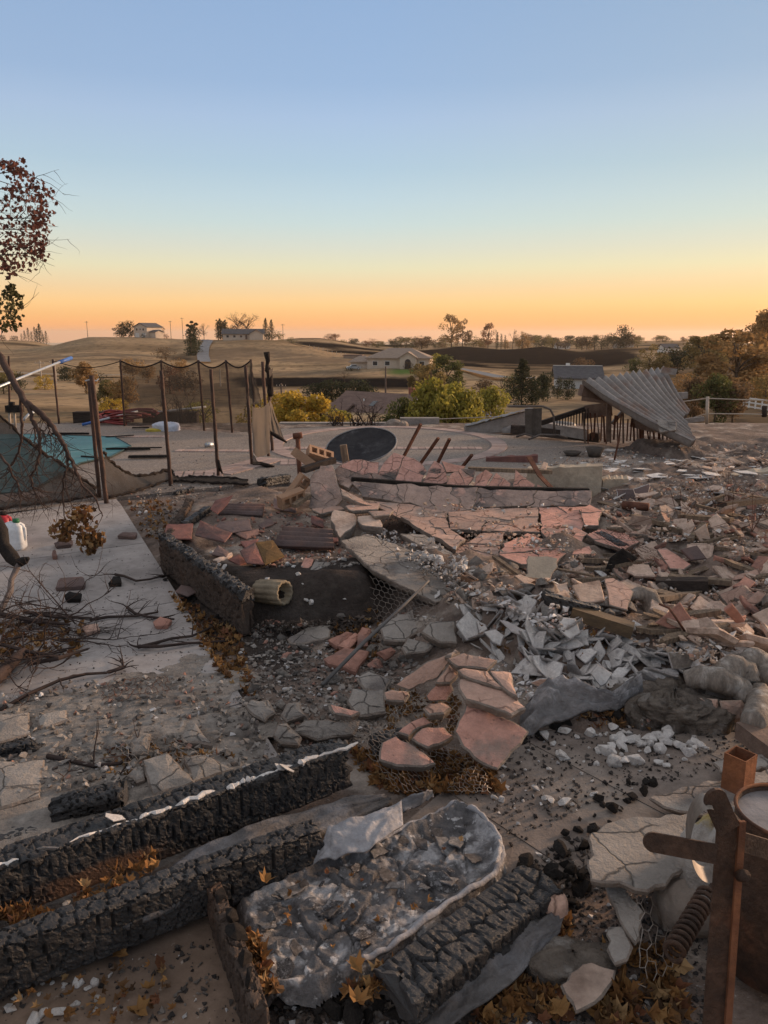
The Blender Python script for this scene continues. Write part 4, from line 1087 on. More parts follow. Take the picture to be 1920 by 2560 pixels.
def crumbs(name, n, poly, size, matr, label, cat, seed=1, flat=.7, lift=.1, extra=None, z=None):   # countless small bits as one mass
 rn = random.Random(seed); nr = np.random.RandomState(seed)
 tmpl = []
 for k in range(10):
  bm = bmesh.new()
  for i in range(7):
   d = Vector((rn.gauss(0, 1), rn.gauss(0, 1), rn.gauss(0, 1))).normalized() * rn.uniform(.35, .55); bm.verts.new((d.x, d.y * .8, d.z * flat))
  r = bmesh.ops.convex_hull(bm, input=bm.verts)
  bmesh.ops.delete(bm, geom=list({g for g in r['geom_interior'] + r['geom_unused'] if isinstance(g, bmesh.types.BMVert)}), context='VERTS')
  bm.verts.index_update()
  tmpl.append((np.array([v.co[:] for v in bm.verts]), [[v.index for v in f.verts] for f in bm.faces])); bm.free()
 V, Fc, off = [], [], 0
 pts = []
 while len(pts) < n:
  x = nr.uniform(min(p[0] for p in poly), max(p[0] for p in poly), n); y = nr.uniform(min(p[1] for p in poly), max(p[1] for p in poly), n)
  k = in_poly(x, y, poly); pts += list(zip(x[k], y[k]))
 pts = np.array(pts[:n])
 ds = [ray(a, b) for a, b in pts]
 t = np.array([(0.0 - EYE) / d.z for d in ds]); D = np.array([d[:] for d in ds])
 for it in range(4):                        # settle onto the surface
  X = D * t[:, None]; h = hz(X[:, 0], X[:, 1])
  h = np.maximum(h, flats(X[:, 0], X[:, 1])) if z is None else np.full(len(t), z)
  t = (h - EYE) / D[:, 2]
 X = D * t[:, None]
 for i in range(n):
  tv_, tf_ = tmpl[i % 10]
  s = size[0] + (size[1] - size[0]) * rn.random() ** 2.2
  q = np.array(Matrix.Rotation(rn.uniform(0, 6.28), 3, 'Z') @ Matrix.Rotation(rn.uniform(-.5, .5), 3, 'X'))
  V.append(tv_ @ q.T * s + np.array([X[i, 0], X[i, 1], h[i] + s * lift])); Fc += [[a + off for a in f] for f in tf_]; off += len(tv_)
 return tag(link(name, mesh(name, np.concatenate(V), Fc, matr)), label, cat, None, 'stuff')
def leaves(name, n, poly, size, matr, label, seed=1, z=None, lift=.4):
 nr = np.random.RandomState(seed); rn = random.Random(seed)
 oa = [(0, -.5), (.2, -.26), (.42, -.3), (.34, 0), (.44, .28), (.22, .3), (0, .5), (-.22, .3), (-.44, .28), (-.34, 0), (-.42, -.3), (-.2, -.26)]
 V, Fc, off = [], [], 0
 for i in range(int(n * 1.35)):
  px, py = rand_in(poly, rn)
  if z is None: p = Hs(px, py)
  else: p = G(px, py, z)
  s = rn.uniform(*size) * .72; cu = rn.uniform(.6, 3.2); cv = rn.uniform(-.8, 1.8)
  q = Matrix.Rotation(rn.uniform(-.9, .9), 3, 'X') @ Matrix.Rotation(rn.uniform(-.9, .9), 3, 'Y') @ Matrix.Rotation(rn.uniform(0, 6.28), 3, 'Z')
  pts = [(0, 0, 0)] + [(a * k_, b * k_, (cu * a * a * 1.2 + cv * b * b) * k_) for a, b in oa for k_ in (rn.uniform(.5, 1.15),)]
  for a in pts: V.append(tuple(p + q @ Vector(a) * s + Vector((0, 0, s * lift * rn.uniform(.2, 1) if a == pts[0] else s * lift * .6))))
  for j in range(12): Fc.append((off, off + 1 + j, off + 1 + (j + 1) % 12))
  off += 13
 return tag(link(name, mesh(name, V, Fc, matr)), label, 'leaves', None, 'stuff')
# ================================================================== pool fence
m_steel = mat('burned_fence_steel', (0.055, 0.038, 0.033), (0.10, 0.055, 0.04), 9, 0.75, 0.4, 60, metal=0.3, rnd=0.1)
m_net = net_mat('fence_netting', (0.045, 0.041, 0.038), 0.42)
m_netd = net_mat('fallen_netting', (0.075, 0.064, 0.056), 0.22)
m_nett = net_mat('tan_netting', (0.19, 0.155, 0.125), 0.06)
m_hem = mat('charred_hem', (0.025, 0.02, 0.018), (0.045, 0.035, 0.03), 30, .95, .6, 90)
def net_sheet(top, bot, nu, wav, seed, drop=0.0):
 nv = 10; v = []
 def along(pl, t):
  ls = [0]
  for i in range(1, len(pl)): ls.append(ls[-1] + (Vector(pl[i]) - Vector(pl[i - 1])).length)
  s = t * ls[-1]
  for i in range(1, len(pl)):
   if s <= ls[i] + 1e-9:
    k = (s - ls[i - 1]) / max(1e-9, ls[i] - ls[i - 1]); return Vector(pl[i - 1]).lerp(Vector(pl[i]), k)
  return Vector(pl[-1])
 for j in range(nv):
  for i in range(nu):
   t = i / (nu - 1); k = j / (nv - 1)
   a, b = along(top, t), along(bot, t)
   q = a.lerp(b, k)
   n_ = float(fbm(t * 7 + seed, k * 3, seed, 3)) - .5
   q += Vector((0.2 * n_, 1.0 * n_, 0.15 * n_)) * wav
   v.append(q)
 return mesh('netting', v, grid_faces(nu, nv), None, None, True)
def hem_mesh(pts, r, rn):
 mb = MB(); pts = [Vector(p) for p in pts]; d = []
 for i in range(len(pts) - 1):
  for k in range(8): d.append(pts[i].lerp(pts[i + 1], k / 8) + Vector((rn.uniform(-1, 1), rn.uniform(-1, 1), rn.uniform(-1, 1))) * r * .7)
 d.append(pts[-1]); mb.tube(d, [r * rn.uniform(.6, 1.4) for _ in d], 6)
 return mb.mesh('hem', m_hem, True)
def post_at(px, py, top, fence, r=0.02, lean=(0, 0)):
 b = G(px, py); t = P(top[0], top[1], b.y + lean[1])
 rn = random.Random(px)
 n = 14; pts = [b.lerp(t, k / n) for k in range(n + 1)]
 pts = [p + Vector((rn.uniform(-1, 1), rn.uniform(-1, 1), 0)) * 0.003 for p in pts]
 pts[0].z -= 0.1
 return local(link('post', MB().tube(pts, [r * rn.uniform(.92, 1.12) for _ in pts], 8).mesh('post', m_steel, True)), fence), b, t
rn = random.Random(3)
fb = empty('pool_fence', G(400, 1070), 'far row of slim burned posts with sagging see-through netting behind the pool', 'fence')
bk = []
for px, py, tp in [(-75, 1050, (-88, 893)), (24, 1056, (22, 890)), (147, 1056, (132, 898)), (312, 1065, (301, 899)), (411, 1069, (403, 900)), (511, 1074, (496, 900)), (581, 1081, (565, 900)), (640, 1088, (627, 898))]:
 bk.append(post_at(px, py, tp, fb)[1:])
for i in range(3, 7):
 (b0, t0), (b1, t1) = bk[i], bk[i + 1]
 top = [t0.lerp(t1, k / 8) - Vector((0, 0, 0.11 * math.sin(math.pi * k / 8) + .02)) for k in range(9)]
 bot = [b0 + Vector((0, 0, .03)), b1 + Vector((0, 0, .03))]
 me_ = net_sheet(top, bot, 20, 0.05, i); me_.materials.append(m_net); local(link('netting', me_), fb)
 local(link('top_cable', MB().tube(top, 0.013, 5).mesh('top_cable', m_hem)), fb)
(b0, t0), (b1, t1) = bk[2], bk[3]
local(link('top_cable', MB().tube([t0.lerp(t1, k / 8) - Vector((0, 0, 0.12 * math.sin(math.pi * k / 8) + .03)) for k in range(9)], 0.008, 5).mesh('top_cable', m_hem)), fb)
ff = empty('pool_fence', G(427, 1214), 'near row of burned fence posts with fallen netting sagging to the deck', 'fence')
post_at(249, 1243, (223, 950), ff, 0.022); post_at(266, 1258, (229, 938), ff, 0.024)
dp_ = P(228, 952, G(258, 1250).y)
local(link('wire_tie', MB().tube([dp_ + Vector((-.05, -.02, 0)), dp_ + Vector((0, -.045, .012)), dp_ + Vector((.06, -.02, .0)), dp_ + Vector((.075, 0, .02))], 0.008, 5).mesh('wire_tie', mat('galvanised', (0.5, 0.5, 0.5), (0.35, 0.34, 0.33), 20, .45, .1, metal=.6))), ff)
post_at(427, 1214, (403, 926), ff, 0.021); post_at(546, 1191, (527, 923), ff, 0.021); post_at(630, 1162, (614, 914), ff, 0.021)
def fallen(top_px, bot_px, w, seed, matr, nu=30):
 top = [P(x, y, Y) for x, y, Y in top_px]; bot = [P(x, y, Y) for x, y, Y in bot_px]
 for q in top + bot: q.z = max(q.z, 0.015)
 me_ = net_sheet(top, bot, nu, w, seed); me_.materials.append(matr)
 local(link('netting', me_), ff); local(link('hem', hem_mesh(top, 0.016, random.Random(seed))), ff)
 if bot[0].z < .2: local(link('hem', hem_mesh([q + Vector((0, 0, .01)) for q in bot], 0.014, random.Random(seed + 1))), ff)
fallen([(-160, 985, 7.1), (0, 1040, 7.2), (55, 1090, 7.3), (120, 1140, 7.45), (175, 1172, 7.5), (240, 1222, 7.6)], [(-160, 1322, 7.0), (0, 1284, 7.2), (100, 1272, 7.4), (240, 1248, 7.75), (245, 1246, 7.8)], 0.10, 4, m_netd, 40)
fallen([(258, 1128, 7.75), (275, 1152, 7.9), (308, 1178, 8.1), (342, 1190, 8.3), (385, 1185, 8.5), (424, 1172, 8.75)], [(270, 1252, 7.7), (330, 1238, 7.95), (385, 1224, 8.35), (424, 1216, 8.7)], 0.05, 8, m_netd)
fallen([(424, 1172, 8.75), (440, 1194, 8.8), (480, 1204, 8.9), (540, 1206, 8.9), (620, 1216, 8.7)], [(424, 1216, 8.6), (460, 1220, 8.6), (520, 1222, 8.5), (575, 1226, 8.45), (622, 1228, 8.4)], 0.08, 12, m_netd)
# corner where the netting is gathered
fg = empty('torn_fence_corner', G(655, 1150), 'tall charred corner post with tan netting bunched and hanging in folds', 'fence')
pc, b_, t_ = post_at(672, 1140, (656, 904), fg, 0.022); post_at(681, 1128, (667, 880), fg, 0.022)
mb = MB(); q0, q1 = P(668, 880, b_.y + .15), P(676, 990, b_.y + .15)
mb.tube([q0.lerp(q1, k / 10) + Vector((rn.uniform(-1, 1), rn.uniform(-1, 1), 0)) * .018 for k in range(11)], [rn.uniform(.022, .05) for _ in range(11)], 7)
local(link('charred_wrap', mb.mesh('charred_wrap', m_hem, True)), fg)
local(link('rag', mesh('rag', [P(672, 925, b_.y), P(683, 920, b_.y - .03), P(680, 936, b_.y), P(674, 945, b_.y + .02)], [(0, 1, 2, 3)], m_nett)), fg)
def hang(top_px, bot_px, w, seed, matr):
 me_ = net_sheet([P(*q) for q in top_px], [P(*q) for q in bot_px], 16, w, seed); me_.materials.append(matr); local(link('netting', me_), fg)
hang([(630, 1015, 9.3), (645, 1022, 9.4), (658, 1018, 9.5), (673, 1005, 9.6)], [(632, 1130, 9.25), (645, 1143, 9.3), (660, 1140, 9.4), (675, 1132, 9.5)], 0.05, 21, m_nett)
hang([(626, 900, 9.3), (634, 940, 9.3), (645, 972, 9.4)], [(622, 990, 9.3), (640, 1015, 9.4), (658, 1018, 9.5)], 0.14, 23, m_netd)
hang([(622, 970, 9.3), (616, 1000, 9.3)], [(612, 1030, 9.2), (610, 1044, 9.3)], 0.06, 27, m_netd)
hang([(673, 1000, 9.7), (678, 1010, 9.8)], [(676, 1085, 9.7), (712, 1098, 9.9)], 0.10, 25, m_nett)
mb = MB(); mb.tube([P(674, 1080, 9.7), P(695, 1092, 9.8), P(717, 1106, 9.8)], [.02, .03, .012], 6); local(link('hem', mb.mesh('hem', m_hem, True)), fg)
hang([(631, 1130, 9.25), (640, 1150, 9.2)], [(632, 1160, 9.15), (655, 1160, 9.05)], 0.05, 31, m_netd)
mb = MB(); mb.tube([G(632, 1160, .02), G(650, 1158, .03), G(668, 1164, .025), G(686, 1166, .01)], [.03, .024, .03, .01], 6); local(link('hem', mb.mesh('hem', m_hem, True)), fg)
mb = MB(); mb.tube([P(546, 1150, G(546, 1191).y - .03), P(550, 1172, G(546, 1191).y - .05), G(557, 1185)], [.012, .02, .008], 5); local(link('char_strip', mb.mesh('char_strip', m_hem, True)), ff)
# ================================================================== things on the pool deck
m_alu = mat('grey_aluminium', (0.42, 0.44, 0.47), (0.34, 0.36, 0.38), 5, .4, .05, metal=.5)
m_blue = mat('blue_plastic', (0.05, 0.13, 0.38), (0.04, 0.10, 0.3), 5, .5, .05)
o = empty('pool_pole', P(0, 965, 10.5), 'silver telescopic pole with a blue tip leaning over the far fence', 'pole')
local(link('tube', MB().tube([P(-60, 990, 10.2), P(150, 905, 13.2)], 0.02, 8).mesh('tube', m_alu, True)), o)
local(link('tip', MB().tube([P(148, 906, 13.18), P(178, 895, 13.6)], 0.032, 8).mesh('tip', m_blue, True)), o)
o = empty('pool_brush_pole', G(205, 1063), 'blue and white pole lying slanted across the red hoses', 'pole')
local(link('tube', MB().tube([G(205, 1062, .03), P(345, 1028, 14.5)], 0.022, 7).mesh('tube', m_alu, True)), o)
local(link('grip', MB().tube([G(205, 1062, .03), G(205, 1062, .03).lerp(P(345, 1028, 14.5), .3)], 0.027, 7).mesh('grip', m_blue, True)), o)
tag(link('white_pole', MB().tube([P(395, 1030, 14.9), P(515, 1017, 14.9)], 0.02, 6).mesh('white_pole', m_whitepaint, True)), 'thin white pole lying level behind the far netting', 'pole')
m_hose = mat('red_hose', (0.24, 0.045, 0.04), (0.16, 0.03, 0.03), 6, .6, .1, 40, rnd=.15)
for k in range(7):
 rn = random.Random(50 + k); c = P(285 + (k % 3) * 10, 1056, 14.45 + .12 * (k % 4)); c.z = .05 + .028 * k
 pts = [c + Vector((math.cos(t_) * (.34 + .02 * k) * rn.uniform(.9, 1.15) + .05 * k, math.sin(t_) * .22 * rn.uniform(.8, 1.2), .03 * math.sin(2 * t_ + k))) for t_ in np.linspace(0, 5.6, 22)]
 tag(link('hose_coil', MB().tube(pts, 0.02, 6).mesh('hose_coil', m_hose, True)), 'loop of red hose heaped below the blue and white pole', 'hose', 'red hose loops on the deck rim')
m_bag = mat('white_sheet', (0.50, 0.52, 0.58), (0.40, 0.42, 0.5), 4, .7, .3, 15)
def lump(name, c, sx, sy, sz, seed, m_, lab, cat, pw=.35, rough=.25, parent=None, nu=40, nv=16, rz=0.0, fine=.12):
 th = np.linspace(0, 2 * math.pi, nu, endpoint=False); ph = np.linspace(0.02, math.pi * .5, nv)
 TH, PH = np.meshgrid(th, ph)
 n_ = fbm(np.cos(TH) * 1.6 + seed * 3.1 + 5, np.sin(TH) * 1.6 + PH * 1.5 + 5, seed, 4) - .5
 hi = fbm(np.cos(TH) * 7 + seed, np.sin(TH) * 7 + PH * 6, seed + 4, 4) - .5
 r_ = 1 + n_ * rough * 2 + hi * fine
 x = np.sin(PH) * np.cos(TH) * r_ * sx; y = np.sin(PH) * np.sin(TH) * r_ * sy; z = np.abs(np.cos(PH)) ** pw * sz * r_ * np.where(PH > 1.5, 0, 1)
 v = np.stack([x * math.cos(rz) - y * math.sin(rz), x * math.sin(rz) + y * math.cos(rz), z], -1).reshape(-1, 3)
 f = grid_faces(nu, nv, True) + [tuple(range(nu))]
 o = link(name, mesh(name, v, f, m_, None, True), parent, c)
 if lab: tag(o, lab, cat)
 return o
o = empty('pool_float', G(417, 1076), 'crumpled white and yellow sheet lying on the far side of the deck', 'sheet')
lump('white_cloth', (0, 0, 0), .25, .16, .14, 3, m_bag, None, None, parent=o)
lump('yellow_cloth', (-.2, -.13, 0), .14, .08, .05, 5, mat('yellow_plastic', (0.5, 0.38, 0.06), None, 4, .6, .1), None, None, parent=o)
tag(link('tin_can', MB().tube([G(514, 1113, .035), G(531, 1111, .035)], 0.035, 12).mesh('tin_can', m_alu, True)), 'small grey can lying on the aggregate deck', 'can')
m_char = mat('charcoal', (0.022, 0.019, 0.018), (0.04, 0.034, 0.03), 12, .9, .6, 60, rnd=.2)
SPL = [splinter_mesh(k, [m_char]) for k in range(6)]
for px, py, L_, rz, lab in [(320, 1122, .62, .05, 'flat charred board on the deck right of the pool cover'), (362, 1119, .5, .03, 'charred stick crossing the flat board by the pool cover'), (372, 1141, .55, .08, 'long charred stick on the deck below the flat board'),
       (175, 1084, .62, 0, 'dark plank lying behind the pool cover'), (300, 1090, .45, .5, 'thin charred twig upright behind the pool cover'), (352, 1069, .3, .1, 'short charred stick near the white sheet'), (225, 1142, .3, -.4, 'charred scrap on the near rim of the pool cover')]:
 tag(link('charred_stick', random.Random(px).choice(SPL), None, G(px, py, .03), (0, 0, rz), (L_, L_ * 1.1, L_)), lab, 'charred wood', 'charred sticks on the deck')
o = empty('pump_valves', P(28, 1050, 13.5), 'white pool pipes with a blackened valve at the left deck rim', 'pipes')
for x in (0, .09, .2): local(link('pipe', MB().tube([P(24, 1058, 13.5) + Vector((x, 0, -.1)), P(24, 1035, 13.5) + Vector((x, 0, .05))], .022, 8).mesh('pipe', m_polepale, True)), o)
mb = MB(); mb.box(P(28, 1022, 13.5) + Vector((.06, 0, 0)), (.28, .12, .12)); mb.tube([P(30, 1015, 13.5), P(30, 1005, 13.5)], .05, 8); local(link('valve_body', mb.mesh('valve_body', m_char)), o)
tag(link('bent_pipe', MB().tube([P(60, 1052, 13.8), P(62, 1046, 13.8), P(72, 1036, 13.9), P(84, 1030, 14)], .025, 7).mesh('bent_pipe', m_alu, True)), 'bent grey pipe at the far left rim of the deck', 'pipe')
# burned planting and timber behind the far fence
m_deadwood = mat('dead_twigs', (0.07, 0.05, 0.042), (0.045, 0.033, 0.03), 8, .95, .2, 60)
def twig(mb, p, d, L, r, depth, rn, droop=0.0, wig=.35, kids=(2, 4), zmin=None, n=5):
 pts = [p]
 q = p.copy(); v = d.normalized()
 for i in range(n):
  v = (v + Vector((rn.gauss(0, 1), rn.gauss(0, 1), rn.gauss(0, 1))) * wig * .35 + Vector((0, 0, -droop))).normalized()
  q = q + v * (L / n)
  if zmin is not None and q.z < zmin: q.z = zmin + rn.uniform(0, .01); v.z = abs(v.z) * .2
  pts.append(q.copy())
 mb.tube(pts, [r * (1 - .75 * i / n) for i in range(n + 1)], 5 if depth > 1 else 3, cap=False)
 if depth > 0:
  for k in range(rn.randint(*kids)):
   t = rn.uniform(.2, .95); i = int(t * n); a = pts[i].lerp(pts[min(i + 1, n)], t * n - i)
   dv = (pts[min(i + 1, n)] - pts[i]).normalized()
   side = Vector((rn.gauss(0, 1), rn.gauss(0, 1) * .7, rn.gauss(0, 1))).normalized()
   twig(mb, a, dv * .75 + side * .75, L * rn.uniform(.35, .65), r * .55, depth - 1, rn, droop, wig, kids, zmin, n)
 return pts
for px, py, s, sd, lab in [(440, 1050, .55, 1, 'burned leafless shrub behind the far netting, left'), (478, 1052, .5, 2, 'burned leafless shrub behind the far netting, right'), (842, 1076, .32, 4, 'scorched twiggy plant in front of the low block wall, left'), (922, 1074, .42, 5, 'tall scorched twiggy plant behind the dark dish'), (890, 1076, .25, 6, 'small scorched twig between the two twiggy plants')]:
 mb = MB(); rn = random.Random(sd); b = P(px, py, 14.9 if px < 600 else 14.4); b.z = -.02
 for k in range(11): twig(mb, b + Vector((rn.uniform(-.12, .12), rn.uniform(-.1, .1), 0)) * (2 if px < 600 else 1), Vector((rn.gauss(0, .5), rn.gauss(0, .5), 1)), s * rn.uniform(.6, 1.1), .012, 2, rn, 0, .5)
 tag(mb.build('burned_shrub', m_deadwood), lab, 'shrub', 'burned shrubs')
m_tie = mat('burned_timber', (0.07, 0.055, 0.047), (0.045, 0.035, 0.03), 6, .92, .5, 50, stretch=(1, 6, 6), rnd=.15)
for a, b, lab in [((188, 1052), (300, 1046), 'burned timber edging behind the red hoses, left'), ((360, 1048), (495, 1052), 'burned timber edging behind the burned shrubs')]:
 A, B = P(*a, 15.0), P(*b, 15.0); A.z = B.z = .07
 tag(link('timber_edging', MB().bar(A, B, .2, .22).mesh('timber_edging', m_tie)), lab, 'timber', 'burned edging timbers')
for k, (px, py, s) in enumerate([(985, 1068, .16), (1003, 1072, .13), (972, 1072, .09)]):
 if k == 0: m_rock = mat('tan_rock', (0.30, 0.25, 0.21), (0.22, 0.18, 0.15), 4, .95, .5, 25, rnd=.1)
 c = P(px, py, 14.3); c.z = -.02
 lump('rock', c, s, s * .7, s * .8, 40 + k, m_rock, ['larger tan rock by the wall behind the dark dish', 'low tan rock right of the larger one by the wall', 'small tan rock left of the larger one by the wall'][k], 'rock', .6, .2)
# satellite dish, burned black, lying tilted
m_dish = mat('burned_dish', (0.035, 0.033, 0.035), (0.05, 0.047, 0.048), 5, .95, .15, 30, c3=(0.10, 0.095, 0.095), s3=4, t3=.66, w3=.1)
dc = P(905, 1124, 7.75); dish = empty('satellite_dish', dc, 'large charred oval satellite dish lying tilted behind the fallen stucco wall', 'satellite dish')
u, v_, n_ = basis(Vector((-.12, -.40, .90)), Vector((1, .1, .22)))
nr_, na = 10, 48; vv = [(0, 0, 0)]
for i in range(1, nr_ + 1):
 for j in range(na):
  r_ = i / nr_; a = 2 * math.pi * j / na; vv.append((r_ * .36 * math.cos(a), r_ * .33 * math.sin(a), .055 * r_ * r_))
fc = [(0, 1 + j, 1 + (j + 1) % na) for j in range(na)] + [(1 + i * na + j, 1 + (i + 1) * na + j, 1 + (i + 1) * na + (j + 1) % na, 1 + i * na + (j + 1) % na) for i in range(nr_ - 1) for j in range(na)]
M_ = Matrix((u, v_, n_)).transposed()
back = [(x, y, z - .008) for x, y, z in vv]; k0 = len(vv)
fc2 = fc + [tuple(reversed([a + k0 for a in q])) for q in fc] + [(1 + (nr_ - 1) * na + j, k0 + 1 + (nr_ - 1) * na + j, k0 + 1 + (nr_ - 1) * na + (j + 1) % na, 1 + (nr_ - 1) * na + (j + 1) % na) for j in range(na)]
link('reflector', mesh('reflector', [M_ @ Vector(q) for q in vv + back], fc2, m_dish, None, True), dish)
link('rim', MB().tube([M_ @ Vector((.36 * math.cos(a), .33 * math.sin(a), .055)) for a in np.linspace(0, 2 * math.pi, 49)], .007, 6).mesh('rim', mat('pale_rim', (.22, .21, .21), None, 5, .6, 0), True), dish)
link('mount_arm', MB().tube([M_ @ Vector((0, 0, -.01)), M_ @ Vector((.02, -.1, -.14)), M_ @ Vector((.05, -.2, -.25))], .02, 7).mesh('mount_arm', m_char, True), dish)
# rusty stubs and bars standing in the rubble
m_rust = mat('rusty_pipe', (0.16, 0.075, 0.05), (0.10, 0.05, 0.036), 14, .85, .4, 70, metal=.2, rnd=.1)
o = empty('tee_pipe', P(748, 1180, 7.3), 'rusty pipe with a tee cap standing left of the dark dish', 'pipe')
A, B = P(752, 1190, 7.3), P(744, 1092, 7.3); A.z = .0
local(link('pipe', MB().tube([A, B], .022, 10).mesh('pipe', m_rust, True)), o)
local(link('tee_cap', MB().tube([P(733, 1091, 7.3), P(755, 1088, 7.3)], .03, 10).mesh('tee_cap', m_rust, True)), o)
for a, b, lab in [((1010, 1140), (1052, 1060), 'leaning rusty bar right of the dish, left and tallest of three'), ((1063, 1142), (1096, 1095), 'leaning rusty bar right of the dish, middle of three'), ((1097, 1152), (1124, 1097), 'leaning rusty bar right of the dish, right of three'), ((1160, 1162), (1180, 1137), 'short dark bar stub behind the pink crest slabs')]:
 A, B = P(*a, 7.6), P(*b, 7.45)
 tag(link('leaning_bar', MB().bar(A + (A - B) * .35, B, .028, .022).mesh('leaning_bar', m_rust)), lab, 'metal bar', 'leaning rusty bars')
tag(link('square_stub', MB().bar(P(866, 1165, 6.95), P(858, 1112, 6.95), .06, .05).mesh('square_stub', mat('scorched_tan_wood', (0.26, 0.19, 0.13), (0.12, 0.09, 0.07), 6, .9, .4, 50, stretch=(6, 6, 1), rnd=.1))), 'scorched tan post stub standing in front of the dark dish', 'post')
m_tanwood = MATS['scorched_tan_wood']
# ================================================================== the maple at the left and its broken limb
m_maple = mat('maple_leaf_brown', (0.155, 0.062, 0.045), (0.10, 0.043, 0.035), 5, .8, 0, island=.45, trans=.3)
m_mapleg = mat('maple_leaf_green', (0.085, 0.075, 0.028), (0.055, 0.055, 0.022), 5, .8, 0, island=.4, trans=.3)
m_leafo = mat('maple_leaf_ochre', (0.27, 0.13, 0.045), (0.18, 0.085, 0.03), 5, .85, 0, island=.3, trans=.2, hue=[(0, (.21, .105, .042)), (.3, (.115, .066, .036)), (.5, (.30, .165, .065)), (.68, (.17, .075, .045)), (.82, (.34, .22, .11)), (.92, (.075, .05, .035))])
m_limb = mat('scorched_limb', (0.085, 0.058, 0.048), (0.05, 0.036, 0.032), 6, .9, .4, 40)
OUT = [(0, -.5), (.2, -.26), (.42, -.3), (.34, 0), (.44, .28), (.22, .3), (0, .5), (-.22, .3), (-.44, .28), (-.34, 0), (-.42, -.3), (-.2, -.26)]
def leaf_cloud(ctrs, n, rad, size, rn, hang_=.5):
 V, Fc = [], []
 for i in range(n):
  c, rr = rn.choice(ctrs)
  d = Vector((rn.gauss(0, 1), rn.gauss(0, 1), rn.gauss(0, 1))); d = d.normalized() * rr * rn.random() ** .45
  s = rn.uniform(*size); q = Matrix.Rotation(rn.uniform(0, 6.28), 3, 'Z') @ Matrix.Rotation(rn.uniform(.4, 2.4), 3, 'X') @ Matrix.Rotation(rn.uniform(-.8, .8), 3, 'Y')
  b = len(V); cu = rn.uniform(-.8, .9)
  for a, e in [(0, 0)] + OUT: V.append(c + d + q @ Vector((a, e, cu * a * a)) * s * rn.uniform(.6, 1.1))
  Fc += [(b, b + 1 + j, b + 1 + (j + 1) % 12) for j in range(12)]
 return V, Fc
Tb = Vector((-7.4, 10.2, 0))
tr = empty('maple_tree', Tb, 'brown leaved maple reaching in at the upper left edge', 'tree')
rn = random.Random(77)
mb = MB()
mb.tube([(0, 0, -.2), (.05, 0, .8), (.15, -.05, 1.7), (.1, 0, 2.7), (.25, .0, 3.8), (.3, 0, 4.8)], [.16, .13, .11, .085, .06, .02], 10)
ctr = []
def limb_to(px, py, Y, r0=.03, lf=None, rr=.16):
 e = P(px, py, Y) - Tb
 s = Vector((.12, -.02, max(1.2, e.z * .72)))
 mid = s.lerp(e, .5) + Vector((0, 0, .25 + rn.uniform(-.05, .1)))
 pts = [s, s.lerp(mid, .5) + Vector((0, 0, .08)), mid, mid.lerp(e, .5) + Vector((0, 0, .06)), e]
 ctr.append((e, rr))
 if len(ctr) % 3: return
 mb.tube(pts, [r0, r0 * .75, r0 * .5, r0 * .3, .004], 6)
 for k in range(9): twig(mb, pts[2].lerp(e, rn.uniform(0, 1)), (e - mid).normalized() + Vector((rn.gauss(0, .5), rn.gauss(0, .4), rn.gauss(0, .5))), .5, .006, 1, rn, .03, .7, (1, 3))
up = [(16, 412, .06), (34, 420, .05), (60, 425, .08), (45, 460, .12), (70, 470, .12), (92, 465, .07), (118, 490, .08), (112, 520, .09), (20, 500, .15), (50, 500, .14), (85, 520, .13), (100, 545, .12), (30, 540, .18), (60, 560, .17), (90, 575, .12),
      (15, 580, .2), (45, 600, .18), (75, 610, .14), (104, 560, .09), (105, 605, .06), (20, 630, .18), (50, 640, .15), (70, 640, .09), (100, 632, .07), (5, 660, .15), (30, 665, .1), (-40, 480, .25), (-60, 580, .3), (-120, 520, .35), (-30, 640, .25)]
for k, (x, y, rr) in enumerate(up): limb_to(x, y, 9.6 + rn.uniform(-.4, .5), rr=rr)
lo_ = [(30, 720, .05), (20, 735, .07), (45, 745, .05), (30, 760, .09), (8, 770, .1), (40, 778, .09), (15, 800, .09), (35, 808, .07), (5, 815, .06), (-25, 760, .2), (-70, 780, .3)]
ctr2 = [(P(x, y, 9.4 + rn.uniform(-.2, .3)) - Tb, rr) for x, y, rr in lo_]
for x, y in ((30, 722), (45, 748), (40, 780), (35, 808)): limb_to(x, y, 9.4, .02, rr=.01)
far_ = [(Vector((rn.uniform(-1.9, 1.2), rn.uniform(-1.6, 1.6), rn.uniform(2.4, 5.0))), .45) for _ in range(26)]
link('trunk', mb.mesh('trunk', m_limb, True), tr)
V, Fc = leaf_cloud([(c, r * 1.6) for c, r in ctr[:len(up)]], 950, 0, (.04, .08), rn);
link('crown', mesh('crown', V, Fc, m_maple), tr)
V, Fc = leaf_cloud([(c, r * 1.5) for c, r in ctr2], 330, 0, (.04, .075), rn); link('low_foliage', mesh('low_foliage', V, Fc, m_mapleg), tr)
far_ = [c for c in far_ if c[0].x < .9]
V, Fc = leaf_cloud(far_, 2200, 0, (.06, .1), rn); link('outer_crown', mesh('outer_crown', V, Fc, m_maple), tr)
